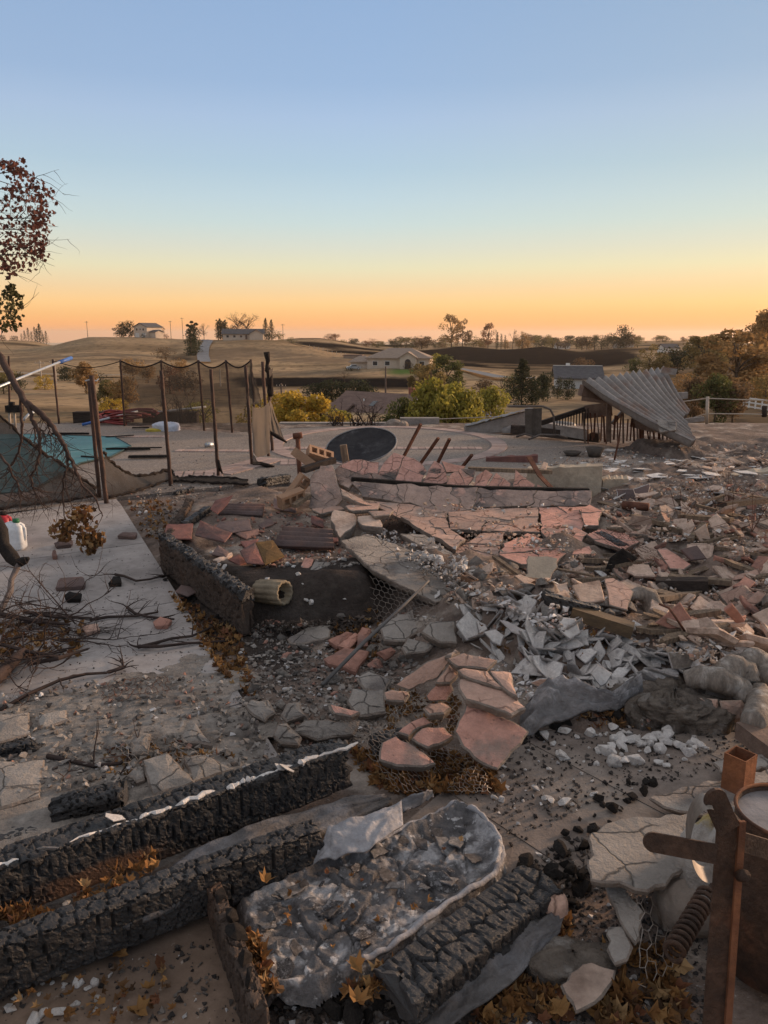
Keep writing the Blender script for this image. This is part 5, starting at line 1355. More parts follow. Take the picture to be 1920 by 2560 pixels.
# the limb that hangs down to the walk
bl = empty('broken_limb', G(250, 1300), 'scorched broken limb arching down in front of the pool with bare twigs', 'branch')
mb = MB(); rn = random.Random(12)
def polyl(pp, r0, r1):
 pts = [P(*q) for q in pp]
 dn = []
 for i in range(len(pts) - 1):
  for k in range(5): dn.append(pts[i].lerp(pts[i + 1], k / 5) + Vector((rn.gauss(0, 1), rn.gauss(0, 1), rn.gauss(0, 1))) * .004)
 dn.append(pts[-1]); mb.tube(dn, [r0 + (r1 - r0) * i / (len(dn) - 1) for i in range(len(dn))], 7); return dn
runs = [([(-90, 800, 6.6), (0, 895, 6.3), (35, 960, 6.15), (62, 1002, 6.0), (100, 1032, 5.9), (132, 1068, 5.85), (155, 1105, 5.8), (170, 1135, 5.8), (190, 1180, 5.8), (205, 1210, 5.75), (240, 1248, 5.7), (256, 1290, 5.7)], .032, .004),
  ([(58, 995, 6.0), (78, 1040, 5.9), (98, 1080, 5.85), (100, 1125, 5.8), (92, 1165, 5.8), (76, 1190, 5.8), (84, 1225, 5.8), (110, 1265, 5.75)], .017, .004),
  ([(52, 990, 6.05), (54, 1050, 6), (54, 1105, 6), (40, 1145, 6), (22, 1170, 6), (45, 1210, 5.9), (56, 1240, 5.9)], .013, .004),
  ([(166, 1122, 5.8), (170, 1165, 5.8), (160, 1190, 5.8), (157, 1235, 5.8), (160, 1290, 5.75)], .012, .004),
  ([(-20, 1105, 6), (20, 1165, 5.9), (45, 1215, 5.9), (50, 1260, 5.8)], .012, .004),
  ([(78, 1040, 5.95), (88, 1085, 5.9), (90, 1110, 5.9)], .008, .003), ([(118, 1055, 5.9), (127, 1090, 5.9), (128, 1135, 5.9)], .006, .002), ([(98, 1070, 5.9), (112, 1085, 5.8)], .008, .006)]
for pp, r0, r1 in runs:
 dn = polyl(pp, r0, r1)
 for k in range(int(len(dn) * .75)):
  i = rn.randrange(len(dn) // 3, len(dn))
  twig(mb, dn[i], Vector((rn.gauss(0, .8), rn.gauss(0, .4), -rn.uniform(.2, 1.0))), rn.uniform(.1, .36), .0034, 2, rn, .05, .45, (1, 3), .012)
link_ = mb.mesh('wood', m_limb, True); local(link('wood', link_), bl)
cl = [(P(x, y, 5.6) - Vector(bl.location), r) for x, y, r in [(172, 1310, .09), (150, 1325, .08), (195, 1290, .08), (210, 1318, .1), (232, 1340, .09), (218, 1355, .08), (248, 1348, .06), (228, 1372, .05), (215, 1285, .07), (160, 1340, .05)]]
V, Fc = leaf_cloud(cl, 420, 0, (.035, .06), rn); link('dead_leaves', mesh('dead_leaves', V, Fc, m_leafo), bl)
# charred limb end and bent stem at left
lo2 = empty('charred_limb', G(40, 1510), 'thick charred limb end with a thin grey stem bending down at the left edge', 'branch')
mb = MB(); rn = random.Random(5)
mb.tube([P(-25, 1285, 4.9), P(2, 1330, 4.85), P(8, 1365, 4.8), P(28, 1392, 4.75), P(46, 1410, 4.7)], [.05, .048, .042, .045, .03], 9); mb.tube([P(44, 1410, 4.7), P(60, 1402, 4.66), P(70, 1396, 4.62)], [.03, .028, .012], 7)
local(link('charred_end', mb.mesh('charred_end', m_char, True)), lo2)
mb = MB(); mb.tube([P(52, 1402, 4.68), P(40, 1425, 4.65), P(28, 1450, 4.6), (P(26, 1478, 4.5)), G(10, 1510, .05), G(0, 1530, .03)], [.016, .02, .017, .02, .018, .02], 8); local(link('stem', mb.mesh('stem', mat('grey_bark', (.17, .14, .125), (.1, .08, .075), 8, .9, .4, 40), True)), lo2)
# brush heap
br = empty('brush_heap', G(90, 1590), 'tangled heap of dead twigs on the walkway at the left edge', 'brush')
mb = MB(); rn = random.Random(31)
for k in range(46):
 x, y = rn.uniform(-60, 190), rn.uniform(1520, 1650); b = G(x, y, rn.uniform(.01, .09))
 twig(mb, b, Vector((rn.gauss(0, 1), rn.gauss(0, .5), rn.gauss(.05, .25))), rn.uniform(.2, .55), .005, 2, rn, .06, .5, (2, 4), .01)
for a, b, r in [((-20, 1530), (175, 1562), .014), ((60, 1530), (230, 1545), .012), ((70, 1660), (220, 1622), .012), ((0, 1610), (150, 1640), .01)]: mb.tube([G(*a, .03), G((a[0] + b[0]) / 2, (a[1] + b[1]) / 2 + 5, .06), G(*b, .03)], [r, r, r * .5], 6)
local(link('twigs', mb.mesh('twigs', m_deadwood)), br)
mb = MB(); mb.tube([G(-40, 1720, .04), G(0, 1690, .045), G(30, 1655, .04), G(62, 1628, .05)], [.036, .03, .032, .022], 9); tag(mb.build('fallen_branch', m_limb, None, True), 'thick grey branch end lying under the brush heap at the left edge', 'branch')
leaves('leaf_litter', 160, [(-60, 1560), (215, 1560), (200, 1650), (-60, 1665)], (.05, .08), m_leafo, 'dry ochre leaves caught in the brush heap', 3)
# loose branches on the walk
for a, lab in [([(318, 1518), (338, 1534), (370, 1542), (400, 1545), (435, 1548)], 'crooked charred branch lying across the walkway, middle'), ([(288, 1436), (310, 1440), (340, 1452), (375, 1448), (412, 1438)], 'forked charred branch at the walkway edge by the planter'), ([(225, 1550), (270, 1542), (340, 1540), (395, 1530)], 'long thin twig left of the crooked branch'),
               ([(345, 1618), (385, 1608), (430, 1596), (480, 1590), (545, 1560)], 'long dark branch bridging the walkway edge and bed, upper'), ([(345, 1616), (400, 1616), (470, 1608), (572, 1602)], 'long dark branch bridging the walkway edge and bed, lower'),
               ([(0, 1775), (70, 1735), (150, 1700), (215, 1685), (265, 1682), (308, 1666)], 'long slender branch lying diagonally on the walkway'), ([(118, 1890), (170, 1900), (235, 1915), (300, 1908), (330, 1888)], 'springy burned twig standing off the cracked stucco'), ([(270, 1680), (300, 1672), (312, 1668)], 'short dark twig at the tip of the slender branch')]:
 mb = MB(); rn = random.Random(len(lab)); pts = [Hs(*q, .025) for q in a]; mb.tube(pts, [.010 * (1 - .5 * i / len(pts)) for i in range(len(pts))], 7)
 for k in range(5): twig(mb, rn.choice(pts), Vector((rn.gauss(0, 1), rn.gauss(0, 1), rn.uniform(0, .4))), rn.uniform(.08, .22), .005, 1, rn, .02, .4, (0, 2), 0.008)
 tag(mb.build('fallen_branch', m_deadwood, None, True), lab, 'branch', 'branches on the walkway')
# jugs at the left edge
m_jug = mat('white_plastic', (0.72, 0.73, 0.74), (0.64, 0.65, 0.66), 4, .45, .05, spec=.5)
def jug(px, py, m_, cap, lab, s=1.0):
 b = G(px, py); o = empty('plastic_jug', b, lab, 'jug')
 v = []; n = 24
 prof = [(0, .86), (.02, 1.0), (.14, 1.0), (.19, .95), (.215, .6), (.225, .25)]
 for z, r_ in prof:
  for k in range(n):
   a = 2 * math.pi * k / n; c_, s_ = math.cos(a), math.sin(a)
   sq = (abs(c_) ** 5 + abs(s_) ** 5) ** (-1 / 5)
   v.append((.085 * c_ * sq * r_ * s, .06 * s_ * sq * r_ * s, z * s))
 f = grid_faces(n, len(prof), True) + [tuple(range(n - 1, -1, -1)), tuple(range((len(prof) - 1) * n, len(prof) * n))]
 link('body', mesh('body', v, f, m_, None, True), o)
 link('cap', MB().tube([(0.03, 0, .215 * s), (0.03, 0, .245 * s)], .026 * s, 14).mesh('cap', cap, True), o)
 link('handle', MB().tube([(.06 * s, 0, .2 * s), (.092 * s, 0, .17 * s), (.09 * s, 0, .1 * s), (.075 * s, 0, .07 * s)], .012 * s, 8).mesh('handle', m_, True), o)
jug(38, 1373, m_jug, mat('green_cap', (.03, .16, .07), None, 4, .5, 0), 'white plastic jug with a green cap on the walkway', 1.0)
jug(6, 1352, mat('red_plastic', (.42, .03, .04), (.35, .025, .03), 4, .45, .03), m_char, 'red plastic jug behind the white one at the left edge', 1.0)
# ================================================================== right background: deck wreck and metal
m_corr = mat('galvanised_sheet', (0.27, 0.25, 0.235), (0.19, 0.172, 0.16), 3, .6, .15, 40, c3=(.22, .13, .09), s3=2.2, t3=.64, w3=.1, metal=.25, attr='trough', ca=(.115, .07, .05))
# corrugated roofing sheet, propped on the wreck: ridges run from the upper left to the lower right
cs = empty('corrugated_sheet', P(1600, 1090, 11), 'large grey corrugated metal roof sheet propped over the burned deck', 'metal sheet')
A, B, C, D_ = P(1449, 958, 11.2), P(1722, 1114, 10.1), P(1757, 1098, 10.9), P(1655, 922, 13.0)
nu, nv = 200, 14; v = []
nrm = (B - A).cross(D_ - A).normalized()
if nrm.z < 0: nrm = -nrm
for j in range(nv):
 for i in range(nu):
  s, t_ = j / (nv - 1), i / (nu - 1)         # s along ridges, t across
  e0 = A.lerp(D_, t_); e1 = B.lerp(C, t_)
  # torn far end: the ridges on the far side stop shorter
  k = 1.0 - 0.28 * float(sstep(.35, .8, t_)) * (0.75 + 0.5 * float(vnoise(t_ * 14, 1, 4)))
  st = 0.02 * float(vnoise(t_ * 30, 3, 9)) * (1 if t_ > .1 else 0)
  q = e0.lerp(e1, st + (k - st) * s)
  v.append(q + nrm * (0.055 * math.cos(t_ * 12 * 2 * math.pi) - .04 * math.sin(s * 3.1) + .03 * float(vnoise(s * 4, t_ * 4, 7))))
me_ = mesh('sheet', v, grid_faces(nu, nv), m_corr, None, True)
at = me_.attributes.new('trough', 'FLOAT', 'POINT'); at.data.foreach_set('value', [max(0.0, -math.cos(i / (nu - 1) * 12 * 2 * math.pi) - .15) * float(sstep(.25, .6, vnoise(j * .5, i * .05, 3))) for j in range(nv) for i in range(nu)])
local(link('sheet', me_), cs)
m_pf = mat('rusted_purlin', (0.22, 0.155, 0.12), (0.15, 0.105, 0.085), 7, .9, .4, 40, rnd=.1)
for a, b, w, lab in [((1452, 975, 11.3), (1560, 1000, 11.6), .16, 'purlin'), ((1600, 1005, 11.8), (1700, 1095, 11.2), .1, 'purlin'), ((1655, 925, 12.6), (1690, 930, 12.6), .1, 'purlin'), ((1690, 990, 12.2), (1718, 988, 12.2), .1, 'purlin'), ((1712, 1052, 11.8), (1760, 1047, 11.8), .07, 'purlin')]:
 local(link(lab, MB().bar(P(*a), P(*b), w * .6, w).mesh(lab, m_pf if w > .1 else m_corr)), cs)
# burned deck railing under it
rl = empty('deck_railing', P(1560, 1090, 11.6), 'row of burned rusty balusters under the corrugated sheet', 'railing')
rn = random.Random(8)
for k in range(30):
 x = 1462 + k * 8.2 + rn.uniform(-2, 2); Y = 11.8 - k * .012
 yb = 1100 + rn.uniform(-6, 8) + (k * .4); yt = 1035 + (rn.uniform(0, 30) if k > 12 else rn.uniform(-5, 6)) + max(0, k - 16) * 2.2
 a, b = P(x + rn.uniform(-4, 4), yb, Y), P(x + rn.uniform(-3, 3), yt, Y)
 local(link('baluster', MB().bar(a, b, .018 if k % 3 else .026, .018).mesh('baluster', m_rust if k % 4 else m_pf)), rl)
for x, w in ((1520, .06), (1602, .06)): local(link('post', MB().bar(P(x, 1104, 11.7), P(x + 2, 1008, 11.7), w, w * .8).mesh('post', m_pf)), rl)
local(link('beam', MB().bar(P(1462, 1030, 11.9), P(1530, 1022, 11.8), .1, .2).mesh('beam', m_pf)), rl)
local(link('beam', MB().bar(P(1455, 990, 11.9), P(1545, 1000, 11.8), .1, .14).mesh('beam', m_pf)), rl)
local(link('beam', MB().bar(P(1580, 1055, 11.7), P(1640, 1070, 11.4), .08, .14).mesh('beam', m_pf)), rl)
local(link('brace', MB().bar(P(1530, 1060, 11.75), P(1560, 1025, 11.75), .05, .05).mesh('brace', m_corr)), rl)
local(link('handrail', MB().bar(P(1352, 1058, 11.7), P(1470, 1020, 11.9), .06, .07).mesh('handrail', m_tie)), rl)
for k in range(12): x = 1392 + k * 7; local(link('baluster', MB().bar(P(x, 1064, 11.75), P(x + 1, 1046 - k * 2.3, 11.75), .014, .014).mesh('baluster', m_char)), rl)
for a, b, w, h_, mm, lab in [((1325, 1062), (1475, 1086), .18, .16, m_wallc, 'long grey burned beam lying at the deck rim, upper'), ((1280, 1072), (1500, 1096), .14, .14, m_tie, 'long burned beam lying at the deck rim, lower')]:
 A, B = P(*a, 12.6), P(*b, 11.9); A.z, B.z = max(.08, A.z), max(.08, B.z)
 tag(link('fallen_beam', MB().bar(A, B, w, h_).mesh('fallen_beam', mm)), lab, 'beam')
# white boxed fascia lying on the rim
A, B = P(1165, 1086, 13.3), P(1335, 1042, 13.6)
fa = empty('fascia_beam', A, 'long pale boxed fascia with a crumpled end leaning off the deck rim', 'beam')
local(link('side', MB().bar(A, B, .1, .26).mesh('side', m_wallc)), fa)
v = []
for i in range(24):
 for j in range(5):
  q = A.lerp(B, i / 23 - .02) + Vector((0, -.12 + .06 * j, .15)); v.append(q + Vector((0, 0, .03 * (random.Random(i * 7 + j).random()))))
local(link('metal_cap', mesh('metal_cap', v, grid_faces(5, 24), m_corr, None, True)), fa)
lump('crumpled_tin', G(1290, 1082, .0), .25, .1, .12, 12, m_corr, 'crumpled pale tin at the rim left of the chair frame', 'scrap metal', .5, .4)
lump('white_box', P(1395, 1062, 12.6) - Vector((0, 0, .08)), .3, .16, .14, 14, m_corr, 'crumpled pale metal box between the chair frame and railing', 'scrap metal', .3, .2)
# burned lounge chair
m_tube = mat('chair_tube', (0.13, 0.105, 0.09), (0.09, 0.07, 0.06), 6, .6, .2, metal=.3)
m_fab = mat('scorched_sling', (0.105, 0.088, 0.075), (0.08, 0.066, 0.056), 14, .95, .3, 90)
ch = empty('patio_chair', P(1360, 1092, 11.2), 'burned metal patio chair with a scorched fabric back panel', 'chair')
Yc = 11.2
local(link('back_panel', MB().bar(P(1334, 1088, Yc), P(1335, 1020, Yc), .02, .02).bar(P(1333, 1053, Yc), P(1333, 1053, Yc) + Vector((.01, 0, 0)), .01).add([P(1313, 1086, Yc), P(1353, 1088, Yc), P(1355, 1020, Yc), P(1312, 1022, Yc), P(1313, 1086, Yc + .03), P(1353, 1088, Yc + .03), P(1355, 1020, Yc + .03), P(1312, 1022, Yc + .03)], [(0, 1, 2, 3), (7, 6, 5, 4), (0, 4, 5, 1), (3, 2, 6, 7), (1, 5, 6, 2), (0, 3, 7, 4)]).mesh('back_panel', m_fab)), ch)
local(link('frame', MB().tube([P(1270, 1016, Yc + .3), P(1312, 1016, Yc), P(1358, 1016, Yc), P(1376, 1024, Yc), P(1384, 1040, Yc), P(1387, 1090, Yc)], .016, 8).mesh('frame', m_tube, True)), ch)
local(link('leg', MB().tube([P(1290, 1092, Yc), P(1312, 1085, Yc), P(1340, 1092, Yc - .1)], .016, 7).mesh('leg', m_tube, True)), ch)
local(link('leg', MB().tube([P(1322, 1098, Yc - .3), P(1350, 1087, Yc - .2), P(1395, 1088, Yc), P(1418, 1096, Yc)], .016, 7).mesh('leg', m_tube, True)), ch)
def bowl(px, py, Y, r_, h_, lab):
 v = []; n = 20
 for z, k in ((0, .6), (h_, 1.0), (h_, .9), (.02, .5)):
  for j in range(n): v.append((k * r_ * math.cos(2 * math.pi * j / n), k * r_ * math.sin(2 * math.pi * j / n), z))
 c = P(px, py, Y); c.z = zat(c.x, c.y)
 tag(link('burned_bowl', mesh('burned_bowl', v, grid_faces(n, 4, True) + [tuple(range(n - 1, -1, -1)), tuple(range(3 * n, 4 * n))], m_fab, None, True), None, c), lab, 'bowl')
bowl(1432, 1108, 10.6, .13, .06, 'shallow burned bowl on the ground right of the patio chair')
bowl(1488, 1112, 10.5, .13, .13, 'deep burned pot on the ground near the railing')
# wire fence at the right
m_wire = mat('pale_rail', (0.45, 0.38, 0.30), (0.36, 0.30, 0.24), 5, .7, .1)
wf = empty('pipe_fence', P(1768, 1045, 13.5), 'thin pale post and rail fence in front of the right trees', 'fence')
local(link('post', MB().tube([P(1767, 1060, 13.5), P(1769, 992, 13.5)], .03, 8).mesh('post', m_wire, True)), wf)
local(link('post', MB().tube([P(1911, 1042, 13.2), P(1911, 1015, 13.2)], .045, 8).mesh('post', m_tie, True)), wf)
for pts in ([(1700, 1005, 14.5), (1767, 996, 13.5), (1850, 999, 13.3), (1960, 1003, 13.0)], [(1735, 1044, 13.8), (1768, 1034, 13.5), (1850, 1035, 13.3), (1960, 1037, 13.1)]):
 local(link('rail', MB().tube([P(*q) for q in pts], .011, 6).mesh('rail', m_wire, True)), wf)
tag(link('guy_cable', MB().tube([P(1020, 1050, 15.2), P(1110, 1047, 15.5), P(1210, 1043, 15.8), P(1310, 1039, 16), P(1330, 1036, 16)], .010, 5).mesh('guy_cable', m_wire, True)), 'thin pale cable strung low behind the deck rim', 'cable')
tag(link('rebar_stake', MB().bar(P(1536, 1150, 8.9), P(1548, 1095, 8.9), .02, .012).mesh('rebar_stake', m_rust)), 'thin rusty stake standing in the white ash on the right', 'stake')
# ================================================================== debris materials
m_scr = mat('scratch_coat', (0.30, 0.245, 0.205), (0.22, 0.18, 0.15), 14, .97, .9, 60, rnd=.1)
m_pink = mat('pink_stucco', (0.68, 0.365, 0.28), (0.57, 0.305, 0.235), 5, .95, .8, 75, c3=(.36, .255, .21), s3=3.5, t3=.60, w3=.06, c4=(.33, .19, .15), s4=30, t4=.66, rnd=.10, crack=3, cw=.012)
m_pinksoot = mat('sooty_bright_pink', (0.64, 0.36, 0.29), (0.54, 0.30, 0.24), 5, .95, .8, 70, c3=(.13, .11, .10), s3=3.2, t3=.60, w3=.05, rnd=.1, crack=6, cw=.02)
m_pinkpale = mat('pale_pink_stucco', (0.56, 0.36, 0.275), (0.45, 0.285, 0.22), 4, .95, .7, 60, c3=(.30, .24, .205), s3=2.6, t3=.57, w3=.10, rnd=.10, crack=5, cw=.022)
m_pinkgrey = mat('sooty_pink_stucco', (0.42, 0.295, 0.24), (0.33, 0.24, 0.2), 3.2, .96, .7, 60, c3=(.15, .125, .115), s3=2.4, t3=.55, w3=.12, c4=(.48, .30, .24), s4=9, t4=.63, rnd=.10, crack=6, cw=.025)
m_grey = mat('grey_stucco', (0.37, 0.325, 0.285), (0.27, 0.235, 0.205), 4, .97, .9, 55, c3=(.19, .165, .15), s3=3, t3=.60, w3=.08, rnd=.14, crack=7, cw=.03)
m_terra = mat('terracotta', (0.41, 0.215, 0.16), (0.32, 0.165, 0.125), 5, .9, .4, 55, c3=(.17, .115, .10), s3=2.6, t3=.58, w3=.1, rnd=.2)
m_dktile = mat('sooty_tile', (0.18, 0.125, 0.11), (0.12, 0.09, 0.085), 4, .88, .4, 50, c3=(.27, .15, .115), s3=2.2, t3=.60, w3=.1, rnd=.2)
m_tan = mat('tan_shard', (0.54, 0.40, 0.315), (0.43, 0.315, 0.245), 5, .93, .5, 50, c3=(.25, .17, .13), s3=3, t3=.6, w3=.1, rnd=.2)
m_mustard = mat('mustard_stain', (0.17, 0.10, 0.042), (0.125, 0.075, 0.036), 6, .9, .4, 50)
m_plast = mat('white_plaster', (0.70, 0.655, 0.61), (0.58, 0.535, 0.50), 6, .95, .6, 50, c3=(.40, .36, .34), s3=4, t3=.62, w3=.06, rnd=.12)
m_plastedge = mat('plaster_core', (0.52, 0.48, 0.45), (0.42, 0.38, 0.36), 10, .97, .8, 60, rnd=.1)
m_ash = mat('ash_grey', (0.30, 0.29, 0.285), (0.19, 0.18, 0.18), 7, .98, .9, 50, c3=(.46, .44, .43), s3=5, t3=.60, w3=.07)
m_brick = mat('tan_brick', (0.36, 0.225, 0.145), (0.28, 0.175, 0.115), 8, .92, .4, 60, rnd=.1)
m_foot = mat('tan_footing', (0.47, 0.385, 0.29), (0.38, 0.31, 0.235), 3, .95, .4, 50, c3=(.28, .22, .17), s3=2, t3=.6, w3=.1)
m_brown = mat('brown_wood', (0.21, 0.115, 0.065), (0.14, 0.075, 0.045), 5, .8, .35, 40, stretch=(1, 9, 9), c3=(.05, .035, .028), s3=2.2, t3=.58, w3=.12, rnd=.1)
m_whitebit = m_plast
# ================================================================== footings of the burned house
def block(name, a, b, th, zt, mm, lab, cat, jag=.02):
 A, B = P(*a), P(*b); rn = random.Random(int(a[0]))
 d = (B - A); d.z = 0; L_ = d.length; d.normalize(); s = Vector((-d.y, d.x, 0))
 n = 14; v = []
 for i in range(n + 1):
  q = A + d * (L_ * i / n); zt_ = zt + (B.z - A.z) * i / n + rn.uniform(-jag, jag)
  for o_, z_ in ((0, -.3), (0, zt_), (th, zt_ + rn.uniform(-.01, .01)), (th, -.3)): v.append((q.x + s.x * o_, q.y + s.y * o_, z_))
 f = [(i * 4 + j, i * 4 + 4 + j, i * 4 + 4 + (j + 1) % 4, i * 4 + (j + 1) % 4) for i in range(n) for j in range(4)] + [(0, 1, 2, 3), (n * 4 + 3, n * 4 + 2, n * 4 + 1, n * 4)]
 return tag(link(name, mesh(name, v, f, mm)), lab, cat)
block('concrete_footing', (1318, 1172, 7.5), (1507, 1164, 7.3), .16, P(1318, 1172, 7.5).z, m_foot, 'tan concrete footing stub right behind the fallen stucco wall', 'footing', .008)
block('concrete_footing', (1507, 1200, 7.35), (1572, 1196, 7.3), .2, P(1507, 1200, 7.35).z, m_foot, 'lower tan footing stub joined right of the tall one', 'footing', .01)
block('concrete_footing', (1680, 1206, 7.9), (1950, 1176, 7.6), .2, P(1680, 1206, 7.9).z, m_foot, 'long tan footing wall running to the right picture edge', 'footing', .012)
block('concrete_kerb', (1215, 1142, 10.1), (1345, 1136, 10.0), .1, .05, mat('red_kerb', (.22, .10, .08), (.16, .08, .07), 5, .9, .3, 40), 'low dark red kerb at the right end of the aggregate deck', 'kerb', .004)
for pts, mm, lab, th in [([(1546, 1262, 6.7), (1540, 1222, 6.8), (1584, 1222, 6.8), (1600, 1262, 6.7)], m_dktile, 'upright dark tile panel leaning by the footing, left', .03), ([(1600, 1258, 6.8), (1582, 1222, 6.85), (1625, 1210, 6.9), (1618, 1250, 6.8)], m_dktile, 'upright dark tile panel leaning by the footing, right', .03),
                         ([(1545, 1278, 6.4), (1560, 1252, 6.5), (1572, 1278, 6.4)], m_plast, 'white triangular plaster piece propped before the dark panels', .02), ([(1782, 1232, 7.0), (1800, 1215, 7.2), (1830, 1220, 7.2), (1822, 1232, 7.0)], m_plast, 'square white plaster sheet leaning on the long footing', .015)]:
 tag(place_plate('broken_sheet', [P(*q) for q in pts], th, [mm, m_plastedge], random.Random(int(pts[0][0]))), lab, 'panel')
# ================================================================== the fallen stucco wall
def Yw(py): return float(np.interp(py, [1140, 1222, 1264, 1300, 1330, 1400, 1450, 1500], [6.6, 6.42, 6.24, 5.9, 5.6, 4.98, 4.62, 4.25]))
def shatter(poly, n, rn):
 pcs = [poly]
 def area(p): return abs(sum(p[i][0] * p[(i + 1) % len(p)][1] - p[(i + 1) % len(p)][0] * p[i][1] for i in range(len(p)))) / 2
 for _ in range(n):
  pcs.sort(key=area); p = pcs.pop()
  c = (sum(q[0] for q in p) / len(p), sum(q[1] for q in p) / len(p))
  xs = [q[0] for q in p]; ys = [q[1] for q in p]
  wide = (max(xs) - min(xs)) > (max(ys) - min(ys))
  a = rn.gauss(0 if wide else math.pi / 2, .45)
  nx, ny = math.cos(a), math.sin(a); cc = nx * c[0] + ny * c[1] + rn.uniform(-.12, .12) * max(max(xs) - min(xs), max(ys) - min(ys))
  p1, p2 = clip_half(p, nx, ny, cc), clip_half(p, -nx, -ny, -cc)
  if len(p1) > 2 and len(p2) > 2 and area(p1) > 1e-4 and area(p2) > 1e-4:
   on = lambda q: abs(nx * q[0] + ny * q[1] - cc) < 1e-7
   def jag(pl):                        # the two halves share one ragged crack
    out = []
    for i in range(len(pl)):
     a_, b_ = pl[i], pl[(i + 1) % len(pl)]; out.append(a_)
     if on(a_) and on(b_):
      L_ = math.hypot(b_[0] - a_[0], b_[1] - a_[1]); k_ = max(2, int(L_ / .035)); ta, tb = -ny * a_[0] + nx * a_[1], -ny * b_[0] + nx * b_[1]
      for m_ in range(1, k_):
       t = m_ / k_; w = (ta + (tb - ta) * t); lo_, hi_ = min(ta, tb), max(ta, tb)
       e = min(1, 4 * min(w - lo_, hi_ - w) / (hi_ - lo_)) * ((float(fbm(w * 9 + ph, ph, 3, 3)) - .5) * .11)
       out.append((a_[0] + (b_[0] - a_[0]) * t + nx * e, a_[1] + (b_[1] - a_[1]) * t + ny * e))
    return out
   ph = rn.uniform(0, 40)
   pcs += [jag(p1), jag(p2)]
  else: pcs.append(p)
 return pcs
fw = empty('fallen_stucco_wall', P(1150, 1330, 5.6), 'long collapsed pink stucco wall lying cracked across the rubble', 'wall')
def wall_part(px_poly, n, mats, th, seed, Yf=Yw, dz=0.0, name='slab_fragment'):
 rn = random.Random(seed)
 pts = [P(x, y, Yf(y)) for x, y in px_poly]
 c = sum(pts, Vector()) / len(pts); nn = Vector()
 for i in range(len(pts)): nn += (pts[i] - c).cross(pts[(i + 1) % len(pts)] - c)
 nn.normalize(); nn = -nn if nn.dot(Vector((0, 0, EYE)) - c) < 0 else nn
 u, v, nn = basis(nn)
 p2 = [((p - c).dot(u), (p - c).dot(v)) for p in pts]
 if len(p2) > 4: p2 = rough_outline(p2, .07, .02, rn)
 for pc in shatter(p2, n, rn):
  cx, cy = sum(q[0] for q in pc) / len(pc), sum(q[1] for q in pc) / len(pc)
  loc = [(q[0] - cx, q[1] - cy) for q in pc]
  sz = max(math.hypot(*q) for q in loc); k = max(.8, 1 - .0022 / sz)
  me_ = plate_mesh([(q[0] * k, q[1] * k) for q in loc], th * .65, mats, seg=.05, jit=.0015, rn=rn, bev=.003, under=.97)
  o = link(name, me_)
  tl = Matrix.Rotation(rn.gauss(0, .013), 3, u) @ Matrix.Rotation(rn.gauss(0, .013), 3, v)
  o.matrix_world = Matrix.Translation(c + u * cx + v * cy + nn * (rn.gauss(0, .003) + dz)) @ (tl @ Matrix((u, v, nn)).transposed()).to_4x4()
  o.parent = fw; o.matrix_parent_inverse = Matrix.Translation(-Vector(fw.location))
PG = [m_pinkgrey, m_scr]; PP = [m_pink, m_scr]; PL = [m_pinkpale, m_scr]; GR = [m_grey, m_scr]
wall_part([(876, 1200), (1160, 1222), (1479, 1227), (1476, 1264), (1240, 1268), (1117, 1278), (1025, 1260), (905, 1245)], 5, PG, .06, 1)
wall_part([(905, 1247), (1025, 1262), (1117, 1280), (1120, 1322), (1060, 1315), (985, 1292)], 7, PL, .045, 2)
wall_part([(1119, 1280), (1240, 1270), (1345, 1266), (1350, 1330), (1200, 1326), (1125, 1322)], 5, [m_pinkpale, m_scr], .05, 3)
wall_part([(1346, 1266), (1474, 1266), (1452, 1340), (1380, 1356), (1352, 1330)], 5, [m_pink, m_scr], .05, 4)
wall_part([(1000, 1298), (1060, 1320), (1122, 1326), (1165, 1358), (1140, 1380), (1060, 1338)], 6, PL, .05, 5, dz=.03)
wall_part([(1135, 1372), (1200, 1334), (1260, 1334), (1250, 1392), (1180, 1412)], 4, PL, .045, 6)
wall_part([(1257, 1367), (1317, 1337), (1392, 1364), (1422, 1387), (1392, 1414), (1304, 1418), (1246, 1394)], 4, [m_pink, m_scr], .05, 7, dz=.02)
wall_part([(1446, 1283), (1473, 1269), (1506, 1286), (1496, 1323), (1463, 1323)], 2, [m_pink, m_scr], .045, 8, dz=.03)
wall_part([(1466, 1347), (1500, 1330), (1560, 1337), (1600, 1364), (1560, 1385), (1486, 1362)], 3, [m_pink, m_scr], .04, 9, dz=.03)
wall_part([(1429, 1396), (1436, 1377), (1473, 1374), (1486, 1394)], 0, [m_pink, m_scr], .05, 10, dz=.03)
wall_part([(1370, 1345), (1440, 1325), (1470, 1340), (1440, 1368), (1395, 1362)], 2, [m_pink, m_scr], .04, 11, dz=.02)
for k in range(9):                            # dark charred plate under the wall's upper edge
 a, b = 878 + k * 66, 878 + (k + 1) * 66
 A, B = P(a, np.interp(a, [876, 1160, 1479], [1197, 1219, 1225]), 6.5), P(b, np.interp(b, [876, 1160, 1479], [1197, 1219, 1225]), 6.5)
 local(link('top_edge', MB().bar(A, B, .05, .03).mesh('top_edge', m_char)), fw)
